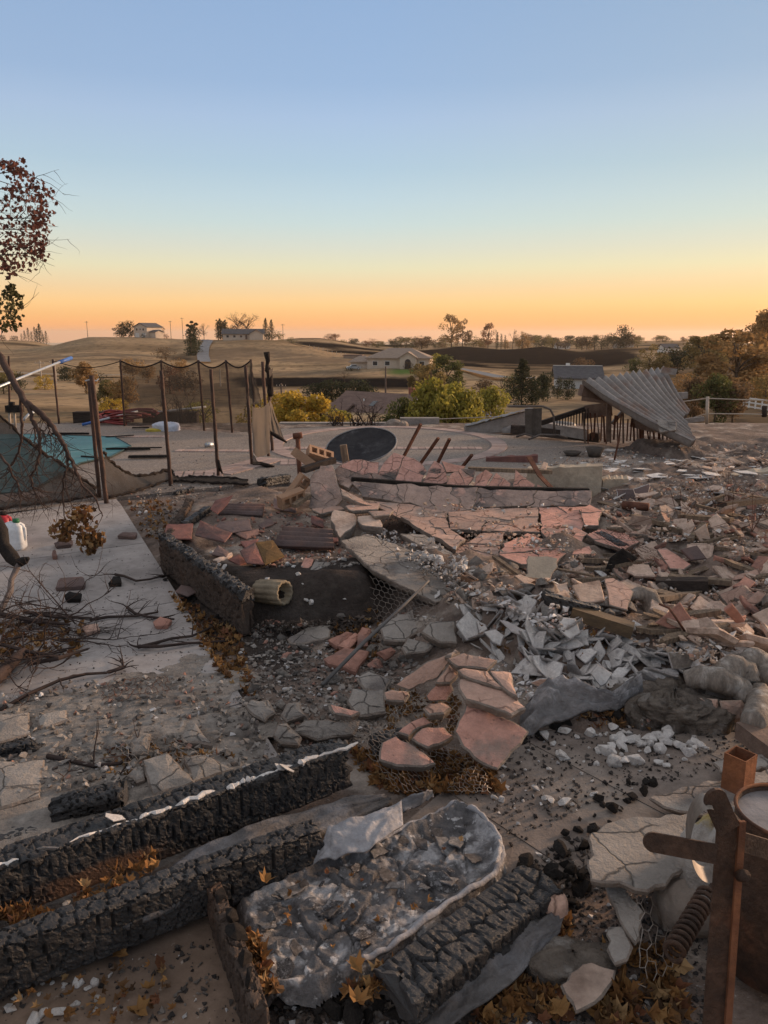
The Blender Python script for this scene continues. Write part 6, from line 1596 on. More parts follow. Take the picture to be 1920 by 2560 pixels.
crest = [([(830, 1182), (868, 1152), (905, 1165), (950, 1190), (1000, 1208), (930, 1204), (876, 1200)], m_pinkgrey, 3), ([(846, 1168), (882, 1150), (948, 1157), (946, 1186), (905, 1190)], m_pinksoot, 1), ([(941, 1192), (960, 1156), (985, 1131), (1035, 1146), (1068, 1180), (1052, 1214), (1000, 1208)], m_pinksoot, 3),
         ([(1052, 1214), (1070, 1176), (1085, 1152), (1105, 1162), (1120, 1205), (1085, 1218)], m_pinksoot, 2), ([(1103, 1153), (1140, 1163), (1165, 1167), (1150, 1180), (1115, 1182)], m_pink, 0), ([(1113, 1217), (1126, 1186), (1150, 1172), (1186, 1196), (1165, 1221)], m_pink, 2),
         ([(1148, 1172), (1190, 1176), (1184, 1196)], m_pinkgrey, 0), ([(1183, 1221), (1190, 1190), (1215, 1173), (1233, 1186), (1213, 1225)], m_pink, 1), ([(1213, 1225), (1240, 1181), (1278, 1211), (1270, 1227)], m_pink, 1), ([(1280, 1222), (1288, 1173), (1338, 1213), (1335, 1228), (1300, 1231)], m_pink, 1), ([(1340, 1227), (1342, 1211), (1374, 1228)], m_pink, 0)]
def Yc_(py): return float(np.interp(py, [1130, 1230], [6.86, 6.60]))
for k, (pp, mm, n) in enumerate(crest): wall_part(pp, n, [mm, m_scr], .05, 40 + k, Yc_, .01, 'crest_fragment')
tag(link('board', MB().bar(P(1170, 1172, 7.0), P(1380, 1180, 6.95), .05, .035).mesh('board', m_tanwood)), 'pale board lying along the back of the pink crest', 'board')
# left end: upright slab, bricks, broken corner
singles = [([(772, 1270, 6.35), (775, 1200, 6.5), (800, 1162, 6.55), (828, 1160, 6.55), (845, 1210, 6.45), (857, 1250, 6.35), (830, 1270, 6.3)], PG, .06, 'stucco_slab', 'upright weathered pink slab at the left end of the fallen wall'),
           ([(832, 1182, 6.7), (884, 1200, 6.5), (872, 1222, 6.4), (845, 1206, 6.5)], PG, .05, 'stucco_slab', 'dark sooty slab wedge right of the upright pink slab'),
           ([(850, 1222, 6.35), (905, 1246, 6.2), (930, 1264, 6.1), (900, 1258, 6.1), (856, 1236, 6.2)], PL, .04, 'stucco_slab', 'thin slab edge jutting below the wall top at left'),
           ([(826, 1302, 5.75), (835, 1274, 5.9), (886, 1282, 5.85), (889, 1314, 5.7), (850, 1340, 5.5)], [m_tan, m_scr], .10, 'stucco_block', 'thick tan block at the foot of the upright slab'),
           ([(893, 1290, 5.85), (945, 1286, 5.9), (957, 1318, 5.6), (905, 1314, 5.65)], [m_tan, m_scr], .06, 'stucco_slab', 'flat tan slab right of the thick tan block'),
           ([(778, 1272, 6.2), (850, 1264, 6.25), (862, 1272, 6.15), (800, 1284, 6.05)], PL, .03, 'stucco_slab', 'flat pale slab at the foot of the upright slab'),
           ([(905, 1262, 6.15), (950, 1256, 6.2), (945, 1272, 6.0), (880, 1278, 5.95), (862, 1262, 6.1)], PL, .035, 'stucco_slab', 'tilted pale slab under the wall end'),
           ([(920, 1278, 5.95), (985, 1276, 5.95), (975, 1286, 5.8), (935, 1290, 5.75)], PG, .03, 'stucco_slab', 'low sooty slab left of the cracked panel corner'),
           ([(852, 1345, 4.95), (915, 1338, 5.15), (1050, 1384, 4.85), (1172, 1440, 4.48), (1166, 1482, 4.24), (1090, 1502, 4.05), (930, 1430, 4.46)], GR, .05, 'stucco_sheet', 'long grey stucco sheet lying face down with a ragged front edge'),
           ([(1000, 1335, 5.3), (1060, 1335, 5.3), (1150, 1395, 4.9), (1110, 1398, 4.85)], GR, .035, 'stucco_sheet', 'narrow grey sheet between the wall and the long grey sheet'),
           ([(1175, 1390, 4.85), (1290, 1430, 4.6), (1240, 1440, 4.5), (1180, 1402, 4.75)], GR, .03, 'stucco_sheet', 'narrow white dusted sheet above the cut timber'),
           ([(1308, 1490, 4.25), (1322, 1388, 4.55), (1394, 1396, 4.55), (1366, 1492, 4.25)], [m_foot, m_scr], .03, 'broken_sheet', 'pale smooth panel standing behind the cut timber'),
           ([(1365, 1462, 4.4), (1420, 1455, 4.45), (1425, 1490, 4.25), (1372, 1492, 4.25)], [m_tan, m_scr], .03, 'broken_sheet', 'brownish panel right of the pale smooth panel'),
           ([(1640, 1048, 10.6), (1690, 1052, 10.5), (1690, 1075, 10.3), (1650, 1080, 10.3)], [m_grey, m_scr], .05, 'broken_sheet', 'grey box side lying under the corrugated sheet')]
for k, (pts, mm, th, nm, lab) in enumerate(singles):
 tag(place_plate(nm, [P(*q) for q in pts], th, mm, random.Random(60 + k), seg=.035, jit=.014), lab, 'slab')
# hollow clay bricks
def brick_mesh():
 L_, Wd, Hh = .30, .10, .14
 xs = [-L_ / 2, -.12, -.055, -.03, .03, .055, .12, L_ / 2]; zs = [-Hh / 2, -.04, .04, Hh / 2]
 v, f = [], []
 def quad(a, b, c, d): i = len(v); v.extend([a, b, c, d]); f.append((i, i + 1, i + 2, i + 3))
 for sy in (-Wd / 2, Wd / 2):
  for i in range(7):
   for j in range(3):
    hole = j == 1 and i in (1, 3, 5)
    p = [(xs[i], sy, zs[j]), (xs[i + 1], sy, zs[j]), (xs[i + 1], sy, zs[j + 1]), (xs[i], sy, zs[j + 1])]
    if not hole: quad(*(p if sy < 0 else p[::-1]))
    elif sy < 0:
     q = [(a, Wd / 2, c) for a, _, c in p]
     for k in range(4): quad(p[k], p[(k + 1) % 4], q[(k + 1) % 4], q[k])
 for x in (-L_ / 2, L_ / 2): quad(*[(x, -Wd / 2, -Hh / 2), (x, Wd / 2, -Hh / 2), (x, Wd / 2, Hh / 2), (x, -Wd / 2, Hh / 2)])
 for z in (-Hh / 2, Hh / 2): quad(*[(-L_ / 2, -Wd / 2, z), (L_ / 2, -Wd / 2, z), (L_ / 2, Wd / 2, z), (-L_ / 2, Wd / 2, z)])
 return mesh('hollow_brick', v, f, m_brick)
BK = brick_mesh()
for px, py, Y, rot, lab in [(745, 1218, 6.55, (.35, -.9, .3), 'tan hollow brick standing steeply left of the upright slab'), (800, 1138, 6.75, (-.9, .35, .35), 'tan hollow brick on top of the heap before the dish'), (762, 1148, 6.7, (1.1, .5, -.5), 'tan brick showing its end left of the top brick'), (728, 1246, 6.3, (.2, -.2, .7), 'tan brick lying low at the left foot of the heap')]:
 tag(link('hollow_brick', BK, None, P(px, py, Y), rot, .78), lab, 'brick', 'hollow clay bricks')
tag(link('scorched_board', MB().bar(P(757, 1175, 6.5), P(835, 1150, 6.7), .07, .05).mesh('scorched_board', m_tie)), 'dark scorched board under the top brick', 'board')
tag(link('scorched_board', MB().bar(P(735, 1265, 6.2), P(772, 1238, 6.4), .05, .03).mesh('scorched_board', m_tanwood)), 'tan board leaning at the left foot of the upright slab', 'board')
# cut timber with dark face, tile bar, poles
tag(link('cut_timber', MB().bar(P(1164, 1466, 4.22), P(1366, 1464, 4.42), .13, .10).mesh('cut_timber', m_brown)), 'short thick cut timber with a dark brown face below the wall', 'timber')
tag(link('lath', MB().bar(P(1235, 1392, 4.8), P(1302, 1440, 4.45), .03, .02).mesh('lath', m_tanwood)), 'tan lath slanting above the cut timber', 'lath'); tag(link('lath', MB().bar(P(1228, 1402, 4.7), P(1240, 1435, 4.5), .03, .015).mesh('lath', m_brick)), 'short upright orange lath above the cut timber', 'lath')
tag(link('lath', MB().bar(P(1390, 1422, 4.75), P(1485, 1440, 4.6), .02, .012).mesh('lath', m_tanwood)), 'thin pale lath right of the smooth panel', 'lath')
A, B = Hs(806, 1712, .02), P(1072, 1452, 4.15)
tag(link('steel_rod', MB().tube([A, A.lerp(B, .35) + Vector((0, 0, .01)), A.lerp(B, .7), B], [.010, .010, .009, .006], 8).mesh('steel_rod', mat('dull_rod', (.15, .14, .13), (.10, .09, .085), 8, .7, .3, 50, metal=.2), True)), 'long grey rod leaning from the soil to the grey stucco sheet', 'rod')
tag(link('iron_strap', MB().bar(P(1322, 1142, 7.0), P(1350, 1190, 6.8), .05, .01).bar(P(1350, 1190, 6.8), P(1390, 1232, 6.6), .05, .01).mesh('iron_strap', m_rust)), 'bent rusty strap slanting in front of the tan footing', 'metal strap')
tag(place_plate('tile_scrap', [P(1350, 1172, 7.2), P(1360, 1152, 7.3), P(1370, 1158, 7.3), P(1366, 1174, 7.2)], .015, [m_tan, m_tan]), 'small ochre scrap behind the rusty strap', 'tile')
tag(link('broken_pipe', MB().tube([P(1556, 1262, 6.3), P(1622, 1268, 6.2)], .035, 10).mesh('broken_pipe', m_rust, True)), 'rusty pipe lying behind the right end of the wall', 'pipe')
# ================================================================== charred planter and its tiles
def char_beam(name, p0, p1, w, h, lab=None, cat='beam', cell=(.045, .06), depth=.011, bare=None, seed=1, up=Vector((0, 0, 1)), lump_=0.0, ns=None, parent=None, taper=(1, 1), mm=None, smooth=0.0):
 p0, p1 = Vector(p0), Vector(p1); ax = (p1 - p0); L_ = ax.length; ax.normalize()
 sd = ax.cross(up).normalized(); u_ = sd.cross(ax)
 res = .011 if p0.y > 3.5 else .0062
 ns = ns or int(L_ / res); per = 2 * (w + h); nu = int(per / res) // 4 * 4
 S, U = np.meshgrid(np.linspace(0, L_, ns), np.arange(nu) / nu * per)
 S, U = S.T, U.T
 r_ = .012
 # rounded rectangle outline, starting at the left bottom corner going up the left face
 def outline(t):
  t = t % per
  x = np.where(t < h, -w / 2, np.where(t < h + w, -w / 2 + (t - h), np.where(t < 2 * h + w, w / 2, w / 2 - (t - 2 * h - w))))
  y = np.where(t < h, -h / 2 + t, np.where(t < h + w, h / 2, np.where(t < 2 * h + w, h / 2 - (t - h - w), -h / 2)))
  return x, y
 x, y = outline(U)
 xi, yi = np.clip(x, -w / 2 + r_, w / 2 - r_), np.clip(y, -h / 2 + r_, h / 2 - r_)
 dx, dy = x - xi, y - yi; dl = np.hypot(dx, dy) + 1e-9
 x, y = xi + dx / dl * np.minimum(dl, r_), yi + dy / dl * np.minimum(dl, r_)
 nx, ny = dx / dl, dy / dl
 sw = (fbm(S * 9, U * 9, seed, 3) - .5) * .9
 f1, f2, cid = worley(S / cell[0] + sw * .5, U / cell[1] + sw * .3, seed, .62)
 cr = sstep(0.0, .13, f2 - f1)
 g1, g2, gid = worley(S / cell[0] * 1.9 + sw, U / cell[1] * 2.1 - sw, seed + 50, .8)
 disp = -depth * (1 - cr) * 1.5 - depth * .4 * (1 - sstep(0, .1, g2 - g1)) + (gid - .5) * depth * .25 + (cid - .5) * depth * .4 + (fbm(S * 50, U * 90, seed + 3, 3) - .5) * .004
 if smooth: disp = disp * (1 - smooth * (fbm(S * 3, U * 5, seed + 8, 2) > .55))
 bareA = np.zeros(S.shape)
 if bare:                                   # (s0, s1, u0, u1): face where sound brown wood is left
  m_ = sstep(bare[0], bare[0] + .12, S + (fbm(S * 8, U * 20, 5, 3) - .5) * .2) * (1 - sstep(bare[1] - .12, bare[1], S + (fbm(S * 8, U * 20, 6, 3) - .5) * .2)) * sstep(bare[2] - .008, bare[2] + .008, U + (fbm(S * 12, U * 3, 7, 3) - .5) * .03) * (1 - sstep(bare[3] - .008, bare[3] + .008, U))
  bareA = m_; disp = disp * (1 - m_ * .9)
 if lump_: disp = disp + (fbm(S * 7, U * 7, seed + 11, 4) - .5) * lump_ * sstep(.2, .8, y / h + .5)
 k = np.interp(S, [0, L_ * .12, L_ * .88, L_], [taper[0], 1, 1, taper[1]])
 x, y = x * k, y * k
 x, y = x + nx * disp, y + ny * disp
 Sx = S + ((fbm(U * 30, S * 0 + seed, seed, 2) - .5) * .05) * np.where((S < .02), 1, np.where(S > L_ - .02, 1, 0))
 V = np.array(p0)[None, None] + Sx[..., None] * np.array(ax) + x[..., None] * np.array(sd) + y[..., None] * np.array(u_)
 V = V.reshape(-1, 3)
 f = [(i * nu + j, i * nu + (j + 1) % nu, (i + 1) * nu + (j + 1) % nu, (i + 1) * nu + j) for i in range(ns - 1) for j in range(nu)]
 f += [tuple(range(nu - 1, -1, -1)), tuple((ns - 1) * nu + j for j in range(nu))]
 c = Vector(V.mean(0))
 me_ = mesh(name, V - np.array(c), f, mm or m_charb, None, False)
 at = me_.attributes.new('bare', 'FLOAT', 'POINT'); at.data.foreach_set('value', bareA.ravel())
 o = link(name, me_, None, c)
 if parent: o.parent = parent; o.matrix_parent_inverse = Matrix.Translation(-Vector(parent.location))
 if lab: tag(o, lab, cat)
 return o
m_charb = mat('alligator_char', (0.020, 0.018, 0.0175), (0.036, 0.032, 0.031), 9, .55, .5, 120, c3=(.065, .06, .058), s3=3, t3=.62, w3=.12, attr='bare', ca=(0.115, 0.06, 0.036), spec=.4)
m_charw = mat('charred_board', (0.062, 0.047, 0.039), (0.09, 0.066, 0.053), 7, .85, .6, 70, c3=(.10, .066, .05), s3=3, t3=.6, w3=.1, attr='bare', ca=(0.10, 0.06, 0.04))
pl = empty('charred_planter', G(500, 1490), 'low charred timber planter edging with a crusted black rim beside the walkway', 'planter')
A, B = G(414, 1418), G(618, 1580)
A.z = B.z = .10
char_beam('side_timber', A, B, .07, .24, cell=(.03, .05), depth=.012, lump_=.05, seed=3, parent=pl, mm=m_charw)
char_beam('rim_crust', A + Vector((.01, 0, .12)), B + Vector((.01, 0, .115)), .085, .06, cell=(.035, .04), depth=.02, lump_=.05, seed=4, parent=pl)
C_ = G(478, 1300); C_.z = .1
char_beam('side_timber', A, C_, .07, .20, cell=(.03, .05), depth=.012, lump_=.04, seed=5, parent=pl, mm=m_charw)
char_beam('charred_log', Hs(462, 1312, .03), Hs(522, 1272, .05), .06, .06, 'ribbed charred log behind the planter corner', 'charred wood', cell=(.022, .2), depth=.014, seed=6)
char_beam('charred_log', Hs(655, 1206, .04), Hs(716, 1197, .05), .09, .09, 'charred log lying at the near rim of the aggregate deck', 'charred wood', cell=(.03, .04), depth=.014, lump_=.05, seed=7)
char_beam('charred_log', Hs(438, 1234, .03), Hs(482, 1222, .03), .06, .05, 'knobbly charred log on the soil near the fallen netting', 'charred wood', cell=(.03, .04), depth=.014, lump_=.05, seed=8)
m_red2 = mat('maroon_tile', (0.27, 0.125, 0.10), (0.20, 0.095, 0.08), 5, .9, .4, 55, c3=(.11, .08, .075), s3=2.6, t3=.58, w3=.1, rnd=.15)
tiles = [([(408, 1347), (417, 1310), (483, 1308), (479, 1347)], m_terra, 'terracotta tile with a sooty corner at the planter back corner', .22, .02), ([(487, 1337), (500, 1301), (581, 1331), (562, 1355)], m_terra, 'large terracotta tile tilted beside the planter corner tile', .24, .2),
         ([(537, 1316), (550, 1303), (624, 1299), (630, 1324), (581, 1331)], m_dktile, 'grey brown tile behind the large tilted terracotta tile', .22, .08), ([(585, 1331), (647, 1322), (649, 1335), (616, 1347)], m_dktile, 'small dark tile right of the tilted terracotta tile', .20, .05),
         ([(525, 1272), (537, 1250), (583, 1237), (570, 1258), (543, 1285)], m_terra, 'tile standing on edge behind the ribbed tiles', .28, .3), ([(684, 1245), (720, 1250), (743, 1264), (740, 1281), (685, 1270)], m_dktile, 'dark plum tile leaning before the hollow bricks', .22, .15),
         ([(599, 1376), (638, 1355), (660, 1410), (616, 1407)], m_terra, 'red half of the curved tile with a mustard stain', .24, .1), ([(639, 1355), (682, 1350), (712, 1390), (663, 1411)], m_mustard, 'mustard stained half of the curved tile', .24, .1),
         ([(570, 1397), (597, 1384), (620, 1405), (600, 1413)], m_terra, 'small terracotta piece left of the mustard stained tile', .19, .03), ([(600, 1353), (647, 1347), (630, 1366), (612, 1368)], m_terra, 'pinkish tile scrap behind the mustard stained tile', .2, .02),
         ([(747, 1422), (763, 1393), (784, 1397), (774, 1426)], m_pink, 'orange end of the two-tone slab in the bed', .2, .1), ([(775, 1424), (786, 1403), (827, 1405), (817, 1432)], m_grey, 'grey end of the two-tone slab in the bed', .2, .1),
         ([(628, 1300), (678, 1295), (687, 1308), (655, 1321)], m_dktile, 'broken grey tile in the middle of the bed', .2, .03), ([(778, 1287), (809, 1297), (809, 1318), (778, 1306)], m_terra, 'terracotta tile by the thick tan block', .24, .1), ([(640, 1432), (660, 1425), (672, 1436), (655, 1446)], m_pink, 'small pink and white fragment in the bed near the fluted piece', .17, .05),
         ([(528, 1385), (545, 1362), (572, 1378), (566, 1392)], m_dktile, 'dark triangular tile in the bed left of the mustard tile', .19, .1), ([(532, 1398), (580, 1380), (582, 1388), (545, 1408)], m_tan, 'long tan tile sliver in the bed', .18, .02), ([(755, 1352), (845, 1343), (846, 1352), (760, 1362)], m_terra, 'long thin terracotta tile edge before the tan block', .2, .02),
         ([(560, 1235), (604, 1228), (626, 1240), (590, 1250)], m_grey, 'pale flat stone on the soil behind the tiles', .03, 0), ([(437, 1478), (452, 1462), (486, 1466), (494, 1478), (470, 1490)], m_dktile, 'brown square tile leaning on the planter side', .05, .05)]
for k, (pp, mm, lab, z, slope) in enumerate(tiles):
 ys = [q[1] for q in pp]; y0, y1 = min(ys), max(ys)
 mm = m_red2 if mm is m_terra else mm
 pts = [G(x, y, z - .03 + slope * (y1 - y) / max(1, y1 - y0) * .35) for x, y in pp]
 tag(place_plate('roof_tile', pts, .018, [mm, mm], random.Random(90 + k), seg=.07, jit=.004, dome=.006), lab, 'tile', 'broken roof tiles in the planter bed')
def ribbed(px4, z0, z1, ribs, mm, lab):
 A, B, C, D = [G(x, y, z0 if i < 2 else z1) for i, (x, y) in enumerate(px4)]
 nu, nv = ribs * 8 + 1, 6; v = []
 for sgn in (0, -.014):
  for j in range(nv):
   for i in range(nu):
    s, t_ = j / (nv - 1), i / (nu - 1); q = A.lerp(B, s).lerp(D.lerp(C, s), t_)
    v.append(q + Vector((0, 0, .016 * math.cos(t_ * ribs * 2 * math.pi) + sgn)))
 f = grid_faces(nu, nv); k = nu * nv
 f2 = f + [tuple(reversed([a + k for a in q])) for q in f]
 edge = [i for i in range(nu)] + [j * nu + nu - 1 for j in range(1, nv)] + [(nv - 1) * nu + i for i in range(nu - 2, -1, -1)] + [j * nu for j in range(nv - 2, 0, -1)]
 f2 += [(edge[i], edge[i] + k, edge[(i + 1) % len(edge)] + k, edge[(i + 1) % len(edge)]) for i in range(len(edge))]
 tag(link('ribbed_tile', mesh('ribbed_tile', v, f2, mm, None, True)), lab, 'tile', 'ribbed roof tiles')
ribbed([(545, 1285), (655, 1290), (662, 1264), (545, 1262)], .2, .24, 4, m_dktile, 'dark ribbed tile at the back of the planter bed')
ribbed([(680, 1366), (835, 1372), (832, 1328), (706, 1320)], .17, .24, 4, m_dktile, 'large dark ribbed tile in the middle of the bed')
# fluted ivory column fragment
m_ivory = mat('ivory_cast', (0.25, 0.20, 0.14), (0.17, 0.14, 0.10), 6, .9, .4, 40)
A, B = P(655, 1478, 4.35), P(712, 1482, 4.25)
fl = empty('fluted_column', A, 'short fluted ivory column fragment with a hollow end on the bed rim', 'column fragment')
ax = (B - A).normalized(); u, v_, n_ = basis(ax, Vector((0, 0, 1))); n = 72; L_ = (B - A).length
def flu(r0, s): return [A + ax * (s * L_) + (u * math.cos(t_) + v_ * math.sin(t_)) * (r0 + .006 * abs(math.sin(t_ * 6))) for t_ in np.linspace(0, 2 * math.pi, n, endpoint=False)]
vv = flu(.066, -.1) + flu(.068, .5) + flu(.068, 1.0) + flu(.052, 1.0) + flu(.05, .1) + flu(.03, .0)
local(link('shell', mesh('shell', vv, grid_faces(n, 6, True), m_ivory, None, True)), fl)
# ================================================================== rubble field at the right
SH = {k: [shard_mesh(200 + i + 31 * j, [mm, ed], th=t_, aspect=rnd_) for i, rnd_ in enumerate((.6, .75, .9, .5, .8, .7))] for j, (k, mm, ed, t_) in enumerate([('tan', m_tan, m_tan, .11), ('terra', m_terra, m_terra, .12), ('dark', m_dktile, m_dktile, .12), ('plast', m_plast, m_plastedge, .055), ('pink', m_pink, m_scr, .2), ('grey', m_grey, m_scr, .22), ('pale', m_pinkpale, m_scr, .2)])}
CH = {k: [chunk_mesh(400 + i + 17 * j, [mm], fl_) for i, fl_ in enumerate((.5, .65, .8, .4, .7))] for j, (k, mm) in enumerate([('plast', m_plast), ('grey', m_grey), ('char', m_char), ('tan', m_tan), ('pink', m_pink)])}
SPW = [splinter_mesh(20 + k, [m_tanwood]) for k in range(6)]
def near_of(px, py):
 return near_row(py) + (', left side' if px < 1640 else (', middle' if px < 1790 else ', right side'))
def near_row(py):
 if py < 1230: return 'behind the footing wall'
 if py < 1330: return 'right of the fallen wall end'
 if py < 1450: return 'in the middle of the right rubble field'
 return 'in the near part of the right rubble field'
FLD = [(1500, 1255), (1920, 1215), (1990, 1660), (1840, 1640), (1700, 1600), (1600, 1520), (1480, 1450), (1540, 1370)]
scatter('tile_shard', SH['tan'], 190, FLD, (.07, .27), lambda r, x, y: 'tan clay tile shard ' + near_of(x, y), 'tile shard', 'tan tile shards in the right rubble field', .7, .22, 1)
scatter('tile_shard', SH['terra'], 75, FLD, (.07, .24), lambda r, x, y: 'terracotta tile shard ' + near_of(x, y), 'tile shard', 'terracotta tile shards in the right rubble field', .7, .22, 2)
scatter('stucco_shard', SH['pale'], 90, FLD, (.08, .25), lambda r, x, y: 'pale pink stucco shard ' + near_of(x, y), 'stucco shard', 'pale stucco shards in the right rubble field', .75, .22, 3)
scatter('plaster_shard', SH['plast'], 60, [(1480, 1200), (1920, 1190), (1960, 1330), (1700, 1340), (1560, 1300)], (.05, .16), lambda r, x, y: 'white plaster shard ' + near_of(x, y), 'plaster', 'white plaster shards behind the rubble field', .5, .15, 4)
scatter('plaster_shard', SH['plast'], 80, FLD, (.04, .14), lambda r, x, y: 'small white plaster shard ' + near_of(x, y), 'plaster', 'small white plaster shards in the right rubble', .5, .2, 5)
scatter('wood_splinter', SPW, 70, FLD, (.2, .55), lambda r, x, y: 'pale wood splinter ' + near_of(x, y), 'wood splinter', 'wood splinters in the right rubble field', .25, .05, 6, yaw=(0.1, .5))
scatter('ash_flake', SH['plast'], 60, [(1300, 1172), (1400, 1150), (1500, 1125), (1640, 1128), (1900, 1160), (1930, 1190), (1600, 1200), (1520, 1180)], (.08, .30), 'flat white ash flake on the ground behind the footings', 'ash', 'white ash flakes behind the footings', .1, .05, 7)
scatter('clay_shard', SH['tan'], 50, [(1680, 1150), (1930, 1110), (1930, 1180), (1700, 1175)], (.08, .3), 'tan shard on the brown ground at the far right', 'tile shard', 'tan shards at the far right', .5, .12, 8)
crumbs('rubble_crumbs', 7500, FLD + [], (.015, .06), mat('mixed_rubble', (.33, .25, .19), (.24, .18, .14), 9, .96, .5, 60, island=.25, hue=[(0, (.48, .345, .255)), (.3, (.35, .245, .185)), (.48, (.42, .235, .17)), (.6, (.62, .58, .54)), (.78, (.18, .14, .12)), (.87, (.52, .42, .335))]), 'countless small crumbs of tile, plaster and wood in the right rubble field', 'rubble', 11)
m_mixed = MATS['mixed_rubble']
crumbs('rubble_crumbs', 2600, [(1300, 1165), (1500, 1120), (1930, 1110), (1930, 1230), (1500, 1255), (1480, 1190)], (.015, .07), m_mixed, 'small scattered crumbs on the ground behind the footings', 'rubble', 12)
m_mixgrey = mat('mixed_grey_rubble', (.25, .21, .18), (.17, .145, .125), 9, .97, .5, 60, island=.25, hue=[(0, (.27, .235, .205)), (.35, (.17, .145, .125)), (.6, (.34, .30, .265)), (.78, (.09, .075, .068)), (.9, (.55, .52, .5)), (.95, (.36, .19, .14))])
crumbs('rubble_crumbs', 2600, [(600, 1560), (980, 1500), (1130, 1560), (1060, 1700), (960, 1850), (720, 1890), (600, 1760)], (.012, .05), m_mixgrey, 'grey stucco crumbs in the dip between the walkway and pink fragments', 'rubble', 13)
crumbs('rubble_crumbs', 1800, [(850, 1320), (1000, 1290), (1250, 1400), (1180, 1490), (1000, 1400), (840, 1420), (700, 1420), (640, 1330)], (.012, .05), m_mixgrey, 'grey and white crumbs on the long grey sheet and planter bed', 'rubble', 14)
crumbs('rubble_crumbs', 2600, [(0, 1740), (300, 1700), (560, 1690), (720, 1880), (640, 1960), (300, 2080), (0, 2090)], (.008, .045), m_mixgrey, 'grey dirt and stucco crumbs over the near end of the walkway', 'rubble', 15, lift=.55)
crumbs('rubble_crumbs', 900, [(0, 1290), (300, 1270), (560, 1680), (300, 1720), (0, 1740)], (.004, .018), mat('walk_grit', (.10, .085, .075), (.07, .06, .055), 9, .97, .3, 60, island=.3, hue=[(0, (.07, .06, .055)), (.6, (.2, .17, .15)), (.85, (.55, .53, .5))]), 'fine dark grit scattered on the walkway', 'grit', 16)
crumbs('rubble_crumbs', 1500, [(1120, 1560), (1200, 1490), (1400, 1490), (1640, 1660), (1700, 1760), (1460, 1780), (1300, 1760), (1180, 1660)], (.015, .06), mat('plaster_crumb', (.6, .57, .55), (.48, .45, .43), 9, .97, .5, 60, island=.2, hue=[(0, (.62, .59, .57)), (.45, (.50, .46, .44)), (.68, (.33, .29, .26)), (.84, (.52, .33, .26)), (.93, (.12, .1, .09))]), 'white plaster crumbs filling the plaster heap', 'rubble', 17)
crumbs('rubble_crumbs', 700, [(560, 1240), (850, 1270), (900, 1400), (660, 1420), (500, 1330)], (.012, .06), mat('tile_crumb', (.25, .14, .11), (.17, .1, .085), 9, .95, .4, 60, island=.25, hue=[(0, (.26, .13, .10)), (.4, (.14, .105, .095)), (.7, (.33, .17, .12)), (.9, (.5, .47, .45))]), 'small broken tile bits in the planter bed', 'rubble', 18)
crumbs('rubble_crumbs', 900, [(300, 1215), (620, 1205), (700, 1240), (480, 1300), (420, 1380), (340, 1300)], (.012, .06), m_mixgrey, 'loose stones on the soil between walkway and deck', 'rubble', 19)
heros = [([(1639, 1558), (1700, 1505), (1743, 1566), (1677, 1573)], m_terra, 'big terracotta tile standing like a roof in the near right rubble', .45), ([(1642, 1373), (1662, 1368), (1728, 1411), (1710, 1424), (1675, 1421)], m_pink, 'long bright pink wedge slab in the right rubble', .2), ([(1735, 1330), (1766, 1308), (1777, 1348), (1756, 1361)], m_tan, 'upright tan triangular tile in the right rubble', .5), ([(1702, 1373), (1743, 1362), (1768, 1396), (1728, 1401)], m_dktile, 'ridged plum tile right of the pink wedge', .3),
         ([(1814, 1454), (1842, 1437), (1925, 1412), (1925, 1430), (1850, 1448)], m_pinkpale, 'long pale slab at the right picture edge', .3), ([(1832, 1464), (1862, 1439), (1890, 1454), (1872, 1472)], m_terra, 'flat terracotta tile under the long pale slab', .15), ([(1864, 1502), (1895, 1475), (1928, 1492), (1880, 1518)], m_pinkpale, 'lilac grey square tile at the right picture edge', .25), ([(1811, 1528), (1832, 1513), (1864, 1553), (1852, 1570)], m_terra, 'steep terracotta tile in the near right rubble', .5),
         ([(1510, 1446), (1533, 1444), (1584, 1477), (1568, 1525), (1523, 1512)], m_pinkpale, 'big pale smooth slab left of the curled grey fin', .25), ([(1880, 1537), (1928, 1515), (1928, 1578), (1907, 1560)], m_tan, 'large tan tile cut by the right picture edge', .4), ([(1430, 1462), (1500, 1450), (1512, 1500), (1450, 1508)], m_tan, 'wide brownish slab left of the big pale slab', .15), ([(1690, 1601), (1743, 1583), (1811, 1593), (1780, 1641), (1735, 1641)], m_plast, 'broad white basin-like plaster sheet in the near right rubble', .15),
         ([(1515, 1423), (1525, 1396), (1558, 1371), (1596, 1396), (1576, 1411), (1543, 1423)], m_char, 'dark scorched rounded plate below the wire covered log', .5), ([(1620, 1436), (1660, 1420), (1690, 1440), (1650, 1450)], m_terra, 'reddish shard below the pink wedge', .15), ([(1568, 1312), (1580, 1288), (1622, 1290), (1640, 1314)], m_tan, 'tan tile behind the wire covered pink slabs', .25)]
for k, (pp, mm, lab, rise) in enumerate(heros):
 y1 = max(q[1] for q in pp); y0 = min(q[1] for q in pp)
 base = Hs(sum(q[0] for q in pp) / len(pp), y1, .06)
 pts = [G(x, y, base.z + rise * (y1 - y) / max(1, y1 - y0) * .28) for x, y in pp]
 tag(place_plate('large_shard', pts, .03, [mm, m_scr if mm in (m_pink, m_pinkpale) else mm], random.Random(130 + k), seg=.06, jit=.006), lab, 'shard')
